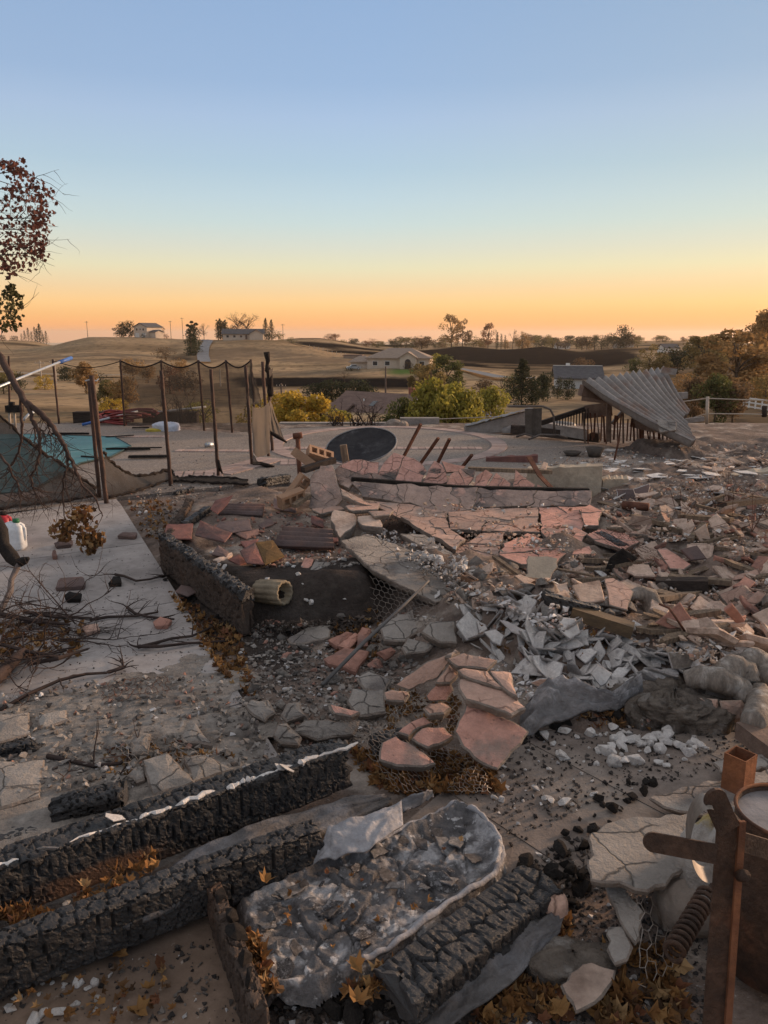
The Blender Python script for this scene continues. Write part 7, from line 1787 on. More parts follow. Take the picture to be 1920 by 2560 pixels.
for a, b, w, h_, mm, lab in [((1672, 1442), (1829, 1456), .06, .03, m_tanwood, 'long pale plank in the middle of the right rubble'), ((1640, 1460), (1770, 1462), .09, .07, m_tie, 'dark beam in the hollow under the long pale plank'), ((1640, 1484), (1690, 1498), .07, .05, m_tanwood, 'pale board end right of the curled fin'), ((1430, 1528), (1582, 1576), .08, .06, mat('yellow_beam', (.15, .10, .055), (.095, .066, .042), 5, .8, .3, 40, stretch=(1, 8, 8)), 'yellow brown beam left of the curled fin'),
                             ((1700, 1290), (1830, 1300), .06, .03, m_tanwood, 'long thin board at the back of the rubble field, left'), ((1805, 1262), (1920, 1250), .07, .04, m_tie, 'dark board at the back of the rubble field, right'), ((1640, 1300), (1700, 1328), .04, .03, m_tanwood, 'short lath before the long thin board'), ((1725, 1350), (1762, 1310), .04, .03, m_tanwood, 'lath leaning on the upright triangular tile'), ((1585, 1290), (1660, 1310), .05, .03, m_tanwood, 'board end right of the pink wall slabs')]:
 A, B = Hs(*a, .08), Hs(*b, .08)
 tag(link('plank', MB().bar(A, B, w, h_).mesh('plank', mm)), lab, 'plank')
char_beam('charred_log', Hs(1362, 1496, .10), Hs(1500, 1530, .10), .07, .06, 'charred beam end lying above the white plaster heap', 'charred wood', cell=(.025, .05), depth=.01, seed=14)
char_beam('charred_log', P(1500, 1342, 5.5), P(1560, 1375, 5.2), .08, .08, 'short dark log caught on the chicken wire', 'charred wood', cell=(.05, .05), depth=.006, seed=15)
# curled grey fin
m_fin = mat('fibrous_grey', (.29, .245, .205), (.19, .16, .135), 7, .95, .8, 30, stretch=(3, 3, .6), c3=(.42, .38, .34), s3=5, t3=.6, w3=.1, grain=.5)
cen = [P(1568, 1502, 4.0), P(1580, 1488, 4.02), P(1600, 1483, 4.05), P(1622, 1492, 4.05), P(1633, 1515, 4.02), P(1632, 1545, 3.98), P(1622, 1575, 3.92), P(1618, 1600, 3.86)]
mb = MB(); mb.tube(cen, [.012, .03, .045, .055, .055, .045, .03, .02], 12)
tag(mb.build('curled_fin', m_fin, None, True), 'curled grey fibrous fin standing hooked in the rubble', 'debris')
tag(link('bent_wire', MB().tube([Hs(1648, 1510, .25), Hs(1672, 1520, .22), Hs(1690, 1545, .18), Hs(1712, 1578, .1)], .006, 6).mesh('bent_wire', m_rust, True)), 'bent dark wire arching over the terracotta roof tile', 'wire')
tag(link('bent_wire', MB().tube([P(1590, 1528, 3.95), P(1540, 1545, 3.9), P(1490, 1570, 3.8), P(1465, 1600, 3.65), P(1466, 1630, 3.5), P(1490, 1655, 3.45), P(1560, 1680, 3.4), P(1650, 1710, 3.35), P(1740, 1735, 3.3), P(1860, 1765, 3.2), P(1910, 1815, 3.1)], .005, 6).mesh('bent_wire', m_rust, True)), 'long looping rusty wire over the white plaster heap', 'wire')
for sd, (x, y) in enumerate([(1820, 1260), (1700, 1310), (1880, 1330)]):
 mb = MB(); rn = random.Random(300 + sd)
 b = Hs(x, y, .05)
 for k in range(6):
  mb.tube([b, b + Vector((rn.uniform(-.1, .1), 0, rn.uniform(.1, .3))), b + Vector((rn.uniform(-.3, .3), rn.uniform(-.2, .2), rn.uniform(.1, .35))), b + Vector((rn.uniform(-.45, .45), rn.uniform(-.2, .2), 0))], .0016, 4)
 tag(mb.build('wire_tangle', m_rust, None, True), ['tangle of thin rusty wire before the long footing', 'tangle of thin rusty wire behind the upright triangular tile', 'tangle of thin rusty wire at the right edge of the rubble'][sd], 'wire')
# white plaster heap
HEAP = [(1130, 1570), (1200, 1500), (1330, 1484), (1480, 1570), (1580, 1650), (1680, 1700), (1620, 1760), (1470, 1740), (1330, 1720), (1290, 1680), (1180, 1640)]
scatter('plaster_flake', SH['plast'], 200, HEAP, (.05, .2), lambda r, x, y: 'white plaster shard in the bright heap ' + ('below the cut timber' if y < 1570 else ('right of the pink fragments' if x < 1350 else ('in its middle' if x < 1460 else 'above the grey cloth'))) + (', upper' if y < 1630 else ', lower'), 'plaster', 'white plaster shards in the heap', 1.0, .3, 21)
scatter('plaster_shard', SH['pale'], 22, HEAP, (.05, .14), 'pale pink stucco shard among the white plaster heap', 'stucco shard', 'pink shards in the plaster heap', .8, .22, 22)
scatter('plaster_shard', SH['plast'], 95, [(1480, 1580), (1700, 1560), (1920, 1620), (1930, 1720), (1760, 1700), (1620, 1690)], (.06, .2), 'white plaster shard in the near right rubble beside the insulation rolls', 'plaster', 'white plaster shards by the insulation rolls', .6, .2, 23)
for k, (pp, mm, lab) in enumerate([([(1247, 1548), (1270, 1553), (1336, 1583), (1316, 1595), (1278, 1579)], m_plast, 'long white plaster blade on top of the heap'), ([(1208, 1579), (1239, 1572), (1262, 1589), (1251, 1614), (1231, 1606)], m_plast, 'bluish white plaster plate at the left of the heap'), ([(1397, 1541), (1440, 1546), (1453, 1583), (1424, 1599), (1401, 1579)], m_plast, 'cracked white plate at the top right of the heap'),
                                   ([(1475, 1683), (1494, 1660), (1532, 1683), (1517, 1710), (1502, 1718)], m_plast, 'white plate with a dark stain at the right of the heap'), ([(1324, 1707), (1347, 1697), (1409, 1693), (1367, 1730)], m_pinkpale, 'white and orange plate at the foot of the heap'), ([(1668, 1630), (1716, 1629), (1738, 1648), (1725, 1670), (1681, 1674)], m_fin, 'thick fuzzy block in front of the white basin sheet'), ([(1729, 1685), (1742, 1655), (1777, 1668), (1773, 1687)], m_plast, 'small white slab left of the insulation rolls')]):
 y1 = max(q[1] for q in pp); base = Hs(sum(q[0] for q in pp) / len(pp), y1, .09)
 tag(place_plate('plaster_plate', [G(x, y, base.z + (y1 - y) * .0016) for x, y in pp], .022, [mm, m_plastedge], random.Random(170 + k), seg=.05, jit=.006), lab, 'plaster')
# grey cloth draped at the foot of the heap
def drape(name, top, bot, w, seed, mm, lab, cat, nu=60, nv=22, thick=.012, parent=None, f_=7):
 T = [Vector(q) for q in top]; B_ = [Vector(q) for q in bot]
 def al(pl, t):
  k = t * (len(pl) - 1); i = min(int(k), len(pl) - 2); return pl[i].lerp(pl[i + 1], k - i)
 v = []
 for side in (0, 1):
  for j in range(nv):
   for i in range(nu):
    t_, k = i / (nu - 1), j / (nv - 1)
    q = al(T, t_).lerp(al(B_, t_), k)
    n_ = float(fbm(t_ * f_ + seed, k * f_ * .45 + seed, seed, 4)) - .5
    fo = abs(float(vnoise(t_ * f_ * .8 + k * 2, k * 1.5, seed + 3)) - .5)
    q = q + Vector((0, 0, (n_ * .9 + .5 * fo) * w)) + Vector((0, -1, 0)) * n_ * w * .4
    if side: q = q - Vector((0, 0, thick))
    v.append(q)
 f = grid_faces(nu, nv); K = nu * nv
 f2 = f + [tuple(reversed([a + K for a in q])) for q in f]
 edge = [i for i in range(nu)] + [j * nu + nu - 1 for j in range(1, nv)] + [(nv - 1) * nu + i for i in range(nu - 2, -1, -1)] + [j * nu for j in range(nv - 2, 0, -1)]
 f2 += [(edge[i], edge[i] + K, edge[(i + 1) % len(edge)] + K, edge[(i + 1) % len(edge)]) for i in range(len(edge))]
 o = link(name, mesh(name, v, f2, mm, None, True))
 if lab: tag(o, lab, cat)
 if parent: local(o, parent)
 return o
m_cloth = mat('grey_burned_cloth', (.27, .255, .25), (.17, .16, .16), 5, .95, .9, 35, c3=(.42, .40, .40), s3=4, t3=.6, w3=.08, stretch=(1, 2.5, 1))
drape('burned_cloth', [Hs(1298, 1800, .1), Hs(1345, 1720, .16), Hs(1400, 1690, .2), Hs(1450, 1700, .16), Hs(1530, 1735, .12), Hs(1598, 1690, .16)], [Hs(1300, 1845, .03), Hs(1345, 1825, .05), Hs(1400, 1805, .06), Hs(1470, 1785, .05), Hs(1540, 1775, .05), Hs(1612, 1735, .06)], .09, 5, m_cloth, 'grey burned cloth draped along the foot of the plaster heap', 'cloth')
# insulation rolls at the right
for k, (pts, r_, lab) in enumerate([([(1716, 1700), (1750, 1692), (1800, 1700), (1845, 1718), (1872, 1745)], .055, 'long tan insulation roll at the right, lowest'), ([(1790, 1690), (1830, 1668), (1862, 1680), (1872, 1710)], .06, 'tan insulation roll bulging above the long one'), ([(1855, 1660), (1885, 1650), (1910, 1668), (1915, 1700)], .06, 'tan insulation lump at the right picture edge, upper'), ([(1880, 1730), (1905, 1740), (1900, 1780), (1880, 1810)], .06, 'tan insulation lump at the right picture edge, lower')]):
 mb = MB(); rn = random.Random(k); cen = [Hs(x, y, .12) for x, y in pts]; d = []
 for i in range(len(cen) - 1):
  for j in range(5): d.append(cen[i].lerp(cen[i + 1], j / 5))
 d.append(cen[-1]); mb.tube(d, [r_ * (.55 + .45 * math.sin(math.pi * (.12 + .76 * i / len(d)))) * rn.uniform(.93, 1.07) for i in range(len(d))], 16)
 tag(mb.build('insulation_roll', m_fin, None, True), lab, 'insulation', 'insulation rolls')
lump('ash_clump', Hs(1680, 1800, -.02), .26, .15, .13, 21, mat('fibrous_ash', (.20, .165, .135), (.11, .09, .075), 18, .98, 1.0, 60, c3=(.30, .27, .24), s3=9, t3=.6), 'shaggy fibrous ash clump below the insulation rolls', 'ash', .4, .35, nu=170, nv=70, fine=.45)
for k, (pp, lab) in enumerate([([(1750, 1745), (1795, 1748), (1800, 1790), (1780, 1790)], 'curved pinkish clay piece stuck in the ash clump, left'), ([(1800, 1752), (1855, 1750), (1872, 1775), (1865, 1808), (1812, 1806)], 'rounded tan clay piece stuck in the ash clump, right')]):
 base = Hs(pp[0][0], pp[-1][1], .03); y1 = max(q[1] for q in pp)
 tag(place_plate('clay_piece', [P(x, y, base.y - .02 + (y1 - y) * .0006) for x, y in pp], .02, [m_pinkpale, m_tan], random.Random(k), seg=.05, dome=.01), lab, 'clay piece')
MIDR = [(1150, 1400), (1300, 1420), (1480, 1380), (1560, 1450), (1580, 1560), (1420, 1530), (1300, 1490), (1180, 1530), (1080, 1500)]
scatter('stucco_chunk', CH['grey'], 60, MIDR, (.04, .15), 'grey stucco lump between the fallen wall and the plaster heap', 'stucco chunk', 'grey lumps behind the plaster heap', .6, .2, 51)
scatter('clay_shard', SH['tan'], 50, MIDR, (.06, .2), 'tan shard between the fallen wall and the plaster heap', 'tile shard', 'tan shards behind the plaster heap', .6, .2, 52)
scatter('plaster_shard', SH['plast'], 46, MIDR, (.04, .13), 'white plaster shard between the fallen wall and the heap', 'plaster', 'white shards behind the plaster heap', .6, .25, 53)
crumbs('rubble_crumbs', 2400, MIDR, (.012, .055), m_mixed, 'mixed crumbs between the fallen wall and the plaster heap', 'rubble', 54)
crumbs('rubble_crumbs', 1800, [(1480, 1560), (1920, 1560), (1930, 1830), (1600, 1800), (1560, 1700)], (.012, .05), m_mixed, 'mixed crumbs round the insulation rolls', 'rubble', 55)
crumbs('rubble_crumbs', 500, [(330, 1100), (640, 1100), (1300, 1110), (1480, 1115), (1500, 1140), (1200, 1140), (1100, 1130), (640, 1200), (420, 1200)], (.006, .035), m_mixgrey, 'bits of debris scattered on the aggregate deck', 'rubble', 56)
crumbs('soil_clods', 2600, [(640, 1490), (900, 1480), (960, 1540), (900, 1580), (700, 1590), (620, 1540)], (.01, .055), mat('clod', (.10, .078, .064), (.06, .047, .04), 9, .98, .6, 60, island=.45), 'black soil clods over the mound at the planter end', 'soil', 57, lift=.4)
crumbs('rubble_crumbs', 1500, [(880, 1262), (1120, 1285), (1450, 1270), (1480, 1340), (1400, 1420), (1180, 1410), (1000, 1330), (860, 1330)], (.012, .05), m_mixed, 'stucco crumbs strewn over the fallen wall', 'rubble', 58, lift=2.6)
crumbs('rubble_crumbs', 900, [(1600, 1740), (1780, 1740), (1860, 1820), (1600, 1830)], (.01, .04), m_mixgrey, 'grey crumbs on the fibrous ash clump', 'rubble', 59, lift=1.5)
crumbs('rubble_crumbs', 700, [(900, 1345), (1060, 1385), (1170, 1445), (1150, 1490), (1080, 1490), (930, 1420)], (.01, .05), mat('sheet_crumb', (.45, .42, .4), (.3, .27, .25), 9, .97, .5, 60, island=.3), 'pale crumbs lying on the long grey stucco sheet', 'rubble', 60, lift=3.2)
crumbs('rubble_crumbs', 3800, [(1925, 1190), (2700, 1170), (2900, 1780), (1940, 1800)], (.02, .13), m_mixed, 'coarse rubble going on past the right picture edge', 'rubble', 61, flat=.45)
# ================================================================== foreground: floor, beams, ash
m_floor = mat('brown_floor', (0.235, 0.165, 0.12), (0.165, 0.115, 0.085), 2.5, .9, .25, 40, c3=(.10, .075, .062), s3=2.0, t3=.58, w3=.12, c4=(.30, .25, .21), s4=45, t4=.7)
structure(sheet('floor', FLOOR, 0.0, .1, m_floor))
# dirt and burst stucco spread over the near end of the walk
DIRT = [tuple(G(x, y)[:2]) for x, y in [(-300, 1800), (0, 1745), (180, 1735), (330, 1690), (470, 1650), (580, 1690), (760, 1940), (400, 2120), (-300, 2320)]]
X, Y = np.meshgrid(np.arange(-3.2, .2, .012), np.arange(1.9, 4.2, .012))
D = poly_dist(X, Y, DIRT) + (fbm(X * 4, Y * 4, 61, 4) - .5) * .5
f1, f2, cid = worley(X * 5 + fbm(X * 5, Y * 5, 8, 2), Y * 5 + fbm(X * 5, Y * 5, 9, 2), 62, .9)
Z = .002 + .009 * sstep(0, .3, D) * (.3 + fbm(X * 9, Y * 9, 63, 4)) + .008 * (cid > .62) * sstep(.03, .12, f2 - f1) * sstep(.05, .2, D)
ok = D > 0
ix = -np.ones(X.shape, int); ix[ok] = np.arange(ok.sum())
q = np.stack([ix[:-1, :-1], ix[:-1, 1:], ix[1:, 1:], ix[1:, :-1]], -1).reshape(-1, 4); q = q[q.min(1) >= 0]
structure(link('dirt_layer', mesh('dirt_layer', np.stack([X[ok], Y[ok], Z[ok]], -1), q, mat('grey_dirt', (.30, .262, .228), (.21, .182, .158), 5, .97, .9, 50, c3=(.14, .12, .105), s3=3, t3=.6, w3=.07, grain=.5, gscale=18), None, True)))
# beam A: the long upper one with a plaster seam, beam B below it, joist C, beam D at the right
def ends(a, b, z): return G(*a, z), G(*b, z)
bA = empty('charred_beam', G(440, 2130, .1), 'long upper charred beam with a white plaster seam and a bare brown patch', 'beam', 'charred floor beams')
A0, A1 = G(-330, 2325, .12), G(858, 1905, .12)
char_beam('timber', A0, A1, .115, .165, cell=(.026, .10), depth=.007, bare=((G(40, 2230, .12) - A0).dot((A1 - A0).normalized()), (G(450, 2085, .12) - A0).dot((A1 - A0).normalized()), .375, .49), seed=21, parent=bA, taper=(1, .93))
dA = (A1 - A0).normalized(); sA = dA.cross(Vector((0, 0, 1)))
LA = (A1 - A0).length
def s_at(px, py): return (G(px, py, .12) - A0).dot(dA)
# white seam along the top arris
rn = random.Random(4); mb = MB()
s = s_at(-200, 2200)
while s < LA - .05:
 l = rn.uniform(.05, .17); w_ = rn.uniform(.007, .017)
 if rn.random() < .9:
  pts = []
  for k in range(7):
   q = A0 + dA * (s + l * k / 6) + sA * (.036 + rn.uniform(-.006, .006)) + Vector((0, 0, .080 + rn.uniform(-.004, .004)))
   pts.append(q)
  mb.tube(pts, [w_ * rn.uniform(.35, 1.0) * (0.4 if k in (0, 6) else 1) for k in range(7)], 6)
 s += l * rn.uniform(.85, 1.2)
local(link('plaster_seam', mb.mesh('plaster_seam', m_plast)), bA)
for k, (px, py) in enumerate([(285, 2042), (705, 1915), (718, 1920), (120, 2120)]):
 local(link('plaster_flake', SH['plast'][k], None, G(px, py, .215), (.3 * k, .2, k), .07), bA)
bB = empty('charred_beam', G(400, 2300, .1), 'lower charred beam with blocky cracked char running to the left edge', 'beam', 'charred floor beams')
B0, B1 = G(-330, 2535, .1), G(792, 2108, .1)
char_beam('timber', B0, B1, .08, .15, cell=(.042, .06), depth=.0075, seed=22, parent=bB, taper=(1, .95))
tagC = char_beam('charred_joist', G(530, 2235, .055), G(650, 2580, .055), .045, .15, 'short charred joist butting the lower beam towards the camera', 'beam', cell=(.05, .05), depth=.012, seed=23, mm=m_charw)
tagC['group'] = 'charred floor beams'
mbx = char_beam('charred_joist', G(990, 2490, .06), G(1352, 2215, .07), .15, .075, 'wide charred timber with sliced char right of the grey ash pad', 'beam', cell=(.045, .14), depth=.009, seed=24)
mbx['group'] = 'charred floor beams'
for k, (px, py, r) in enumerate([(528, 2195, .03), (555, 2235, .03), (575, 2290, .03), (590, 2330, .035), (615, 2400, .03), (625, 2450, .03)]):
 tag(link('char_block', CH['char'][k % 5], None, G(px, py, .135), (k, k * 2, k), r * 2.2), 'cracked char block on top of the short joist', 'charcoal', 'char blocks on the short joist')
# charred debris behind beam A
char_beam('charred_log', Hs(135, 2036, .04), Hs(312, 1988, .05), .11, .08, 'flat charred log lying behind the upper beam', 'charred wood', cell=(.03, .03), depth=.012, lump_=.06, seed=25)
char_beam('charred_log', Hs(-30, 1884, .03), Hs(98, 1862, .03), .05, .05, 'charred stick at the left edge on the cracked stucco', 'charred wood', cell=(.02, .06), depth=.01, seed=26, taper=(1, .3))
char_beam('charred_log', Hs(930, 1862, .06), Hs(1005, 1845, .06), .08, .06, 'short charred stub under the pink fragments', 'charred wood', cell=(.03, .03), depth=.01, seed=27)
char_beam('charred_log', Hs(-60, 2105, .02), Hs(90, 2075, .02), .12, .05, 'crumbled charred board behind the upper beam at the left edge', 'charred wood', cell=(.03, .03), depth=.012, lump_=.05, seed=28)
# fibre batt between the beams
m_batt = mat('burned_batt', (.19, .175, .168), (.10, .092, .09), 6, .97, 1.0, 40, c3=(.24, .23, .235), s3=4.5, t3=.57, w3=.1, stretch=(1, 1, 1))
drape('burned_batt', [G(-200, 2420, .03), G(180, 2330, .05), G(330, 2225, .06), G(480, 2130, .08), G(640, 2075, .09), G(800, 2015, .07), G(960, 1985, .06)], [G(-200, 2470, .04), G(180, 2375, .08), G(380, 2290, .10), G(560, 2215, .10), G(690, 2140, .11), G(800, 2085, .08), G(980, 2010, .04)], .06, 9, m_batt, 'grey burned insulation batt between the two long beams', 'insulation', 90, 26, .02, None, 11)
m_memb = mat('pale_membrane', (.36, .345, .35), (.26, .25, .255), 5, .95, .7, 35, c3=(.19, .18, .185), s3=5, t3=.62, w3=.08)
drape('pale_membrane', [G(800, 2120, .10), G(822, 2068, .13), G(900, 2040, .15), G(1004, 2002, .16)], [G(782, 2154, .09), G(850, 2140, .11), G(925, 2122, .12), G(1008, 2062, .13)], .035, 3, m_memb, 'pale stiff membrane scrap between the beam end and the ash pad', 'membrane', 46, 20, .006)
drape('grey_sheet_scrap', [G(1000, 2000, .1), G(1060, 1980, .12), G(1080, 1975, .1)], [G(1008, 2030, .06), G(1060, 2005, .06), G(1085, 1990, .05)], .03, 4, m_memb, 'small grey scrap at the tip of the pale membrane', 'membrane', 24, 12, .006)
# the grey ash pad with its raised rim
pad = [(592, 2249), (669, 2211), (789, 2153), (910, 2129), (982, 2090), (1079, 2042), (1141, 2006), (1199, 2037), (1252, 2095), (1267, 2138), (1242, 2201), (1127, 2278), (982, 2379), (886, 2423), (789, 2466), (693, 2481), (659, 2432), (645, 2379), (610, 2310)]
pp = [tuple(G(x, y, .05)[:2]) for x, y in pad]
xs = np.linspace(min(p[0] for p in pp), max(p[0] for p in pp), 150); ys = np.linspace(min(p[1] for p in pp), max(p[1] for p in pp), 150)
X, Y = np.meshgrid(xs, ys)
D = poly_dist(X, Y, pp) + (fbm(X * 25, Y * 25, 3, 3) - .5) * .02
f1, f2, cid = worley(X * 9 + fbm(X * 6, Y * 6, 2, 3) * 1.5, Y * 9 + fbm(X * 6, Y * 6, 4, 3) * 1.5, 3, .9)
side = sstep(-.3, .5, (X - pp[0][0]) * .8 + (Y - pp[0][1]) * .3 - .1)
Z = .048 + .02 * np.exp(-((D - .018) / .016) ** 2) * (.35 + .9 * side) + (fbm(X * 7, Y * 7, 11, 4) - .5) * .026 * sstep(.02, .1, D) + (cid - .5) * .01 * sstep(.03, .08, D) * (f2 - f1 > .05) + (fbm(X * 45, Y * 45, 12, 3) - .5) * .02 - .012 * (1 - sstep(0, .1, f2 - f1)) * sstep(.03, .06, D)
Z = np.where(D < .012, Z * sstep(-.02, .012, D) + .0, Z)
keep = D > -.018
idx = -np.ones(X.shape, int); idx[keep] = np.arange(keep.sum())
vv = np.stack([X[keep], Y[keep], Z[keep]], -1); fcs = []
for j in range(149):
 for i in range(149):
  q = (idx[j, i], idx[j, i + 1], idx[j + 1, i + 1], idx[j + 1, i])
  if min(q) >= 0: fcs.append(tuple(int(a) for a in q))
m_pad = mat('ash_pad', (.19, .178, .175), (.095, .088, .087), 7, .97, 1.0, 45, c3=(.40, .38, .375), s3=6, t3=.56, w3=.05, c4=(.50, .48, .47), s4=30, t4=.63, grain=.5)
me_ = mesh('ash_pad', vv, fcs, m_pad, None, True)
ap = link('ash_pad', me_); tag(ap, 'big grey burned pad with a pale curled rim between the beams', 'burned pad')
mb = MB(); rim = [Vector((*q, 0)) for q in pp[3:14]]
d = []
for i in range(len(rim) - 1):
 for k in range(8): d.append(rim[i].lerp(rim[i + 1], k / 8))
cpt = Vector((sum(p[0] for p in pp) / len(pp), sum(p[1] for p in pp) / len(pp), 0))
d = [q + (cpt - q).normalized() * .012 + Vector((0, 0, .064 + .008 * math.sin(i * .23) + .004 * math.sin(i * 1.7))) for i, q in enumerate(d)]
o = link('curled_rim', mb.tube(d, [.006 + .006 * float(vnoise(i * .3, 1, 2)) for i in range(len(d))], 8).mesh('curled_rim', m_memb, True), ap)
FLK = [shard_mesh(700 + i, [m_], th=.06, aspect=.7, jit=.05) for i, m_ in enumerate((m_batt, m_pad, m_ash, m_batt, m_pad, m_ash))]
for k in range(36):
 rn = random.Random(900 + k); x, y = rand_in([(640, 2270), (780, 2190), (1130, 2050), (1220, 2120), (1100, 2260), (880, 2390), (690, 2450)], rn)
 tag(link('ash_flake', FLK[k % 6], None, G(x, y, .062), (rn.gauss(0, .2), rn.gauss(0, .2), rn.uniform(0, 6)), rn.uniform(.03, .12)), 'thin grey ash flake on the ' + ('left' if x < 850 else ('middle' if x < 1030 else 'right')) + ' part of the burned pad', 'ash', 'ash flakes on the burned pad')
# ash sheet under beam D and torn skin at right of it
drape('burned_skin', [G(1010, 2535, .02), G(1130, 2440, .03), G(1240, 2360, .04), G(1330, 2310, .06), G(1420, 2260, .05)], [G(1060, 2620, .01), G(1180, 2530, .02), G(1270, 2470, .02), G(1330, 2400, .02), G(1400, 2330, .03)], .06, 15, m_batt, 'thin burned skin lying right of the wide charred timber', 'membrane', 60, 20, .006)
# ================================================================== dark felt floor and grey sheets at the right
m_felt = mat('dark_felt', (.21, .17, .145), (.15, .122, .105), 3, .93, .4, 60, c3=(.27, .225, .19), s3=1.6, t3=.58, w3=.15, rnd=.06)
felt = empty('felt_floor', G(1450, 1960, .01), 'dark felt covered floor strips littered with white chips', 'floor covering')
fd = Vector((.62, -.78, 0)); fn = Vector((fd.y, -fd.x, 0))
cc = [fn.x * p[0] + fn.y * p[1] for p in FELT]; lo = min(cc); nst = 7; st = (max(cc) - lo) / nst
for k in range(nst):
 p = clip_half(clip_half(FELT, fn.x, fn.y, lo + (k + 1) * st - .0015), -fn.x, -fn.y, -(lo + k * st + .0015))
 if len(p) > 2: local(sheet('strip', p, .012 + .002 * (k % 2), .03, m_felt), felt)
big = [([(1473, 2091), (1550, 2041), (1666, 2030), (1743, 2045), (1716, 2153), (1666, 2207), (1589, 2234), (1550, 2200), (1477, 2192)], .13, .035, 'largest grey stucco sheet with a chipped front edge by the steel post', m_grey), ([(1508, 2207), (1550, 2203), (1575, 2232), (1612, 2290), (1590, 2350), (1560, 2310), (1530, 2260)], .07, .025, 'narrow grey stucco flake in front of the largest sheet', m_grey),
       ([(1520, 2320), (1560, 2310), (1575, 2380), (1570, 2410), (1535, 2400)], .05, .02, 'small curled grey flake below the narrow one', m_grey), ([(1622, 2000), (1700, 1962), (1820, 1938), (1940, 1925), (1940, 2010), (1760, 2030), (1660, 2024)], .07, .03, 'long grey stucco sheet behind the square steel tube', m_grey), ([(1400, 2470), (1480, 2400), (1540, 2420), (1520, 2480), (1440, 2520)], .02, .02, 'tan concrete patch at the foot of the curled flake', m_tan),
       ([(1780, 1905), (1940, 1880), (1940, 1915), (1800, 1930)], .06, .03, 'pale grey sheet strip at the right picture edge', m_grey)]
for k, (pp_, z, th, lab, mm) in enumerate(big):
 tag(place_plate('stucco_sheet', [G(x, y, z + (.02 if i % 3 else 0)) for i, (x, y) in enumerate(pp_)], th, [mm, m_scr], random.Random(220 + k), seg=.024, jit=.014), lab, 'slab')
heros = [([(1135, 1827), (1168, 1752), (1189, 1755), (1241, 1782), (1286, 1803), (1323, 1829), (1292, 1869), (1245, 1924), (1201, 1906), (1156, 1866)], .27, .12, 'largest pink stucco fragment lying nearest the camera, with grey bald spots', m_pink), ([(1147, 1697), (1165, 1693), (1256, 1723), (1292, 1744), (1316, 1770), (1280, 1786), (1232, 1768), (1162, 1747), (1146, 1720)], .33, .28, 'long pale pink slab above the largest fragment', m_pinkpale),
         ([(1143, 1674), (1156, 1668), (1219, 1675), (1258, 1721), (1165, 1692)], .36, .325, 'pale pink wedge above the long slab', m_pinkpale), ([(1223, 1676), (1277, 1678), (1295, 1742), (1260, 1721)], .35, .32, 'narrow pale wedge at the right of the fragment heap', m_pinkpale), ([(1117, 1646), (1156, 1630), (1244, 1649), (1219, 1672), (1189, 1669), (1141, 1666)], .38, .345, 'topmost pale pink slab of the fragment heap', m_pinkpale),
         ([(987, 1713), (1069, 1652), (1123, 1634), (1132, 1640), (1111, 1671), (1096, 1695), (1045, 1713), (1020, 1726)], .36, .24, 'long sloping pale slab at the left of the fragment heap', m_pinkpale), ([(1088, 1707), (1123, 1660), (1144, 1666), (1147, 1687), (1126, 1708)], .33, .28, 'middle pink slab under the topmost one', m_pinkpale), ([(1063, 1741), (1088, 1711), (1129, 1711), (1135, 1726), (1117, 1753), (1069, 1753)], .26, .20, 'pink chunk left of the long pale slab', m_pink),
         ([(1057, 1770), (1069, 1758), (1105, 1753), (1129, 1768), (1111, 1783), (1072, 1786)], .2, .18, 'small rounded pink chunk below the pink chunk', m_pinkpale), ([(957, 1731), (978, 1722), (1021, 1728), (1025, 1738), (1012, 1753), (963, 1750)], .2, .17, 'oval pale chunk at the far left of the heap', m_pinkpale), ([(993, 1830), (1024, 1803), (1063, 1791), (1081, 1806), (1048, 1819), (1021, 1840)], .15, .12, 'narrow pink chunk with a white edge on the wire', m_pink),
         ([(1028, 1846), (1054, 1819), (1111, 1816), (1135, 1840), (1099, 1861), (1069, 1870)], .16, .12, 'five sided pink chunk on the wire', m_pink), ([(948, 1877), (954, 1855), (987, 1839), (1021, 1855), (1060, 1880), (1090, 1907), (1063, 1916), (990, 1913), (947, 1898)], .14, .09, 'orange pink fragment with a grey band at the front left', m_pink),
         ([(824, 1761), (862, 1768), (901, 1780), (880, 1790), (835, 1783)], .12, .1, 'small bright orange pink piece alone on the grey stucco', m_pink), ([(1111, 1640), (1140, 1622), (1150, 1628), (1128, 1642)], .37, .36, 'thin sliver at the top of the fragment heap', m_pinkpale)]
for k, (pp_, zb, zf, lab, mm) in enumerate(heros):
 y0, y1 = min(q[1] for q in pp_), max(q[1] for q in pp_)
 tag(place_plate('stucco_fragment', [G(x, y, zf + (zb - zf) * (y1 - y) / (y1 - y0)) for x, y in pp_], .042, [mm, m_scr], random.Random(250 + k), seg=.022, jit=.005, bev=.006, dome=.004), lab, 'stucco fragment')
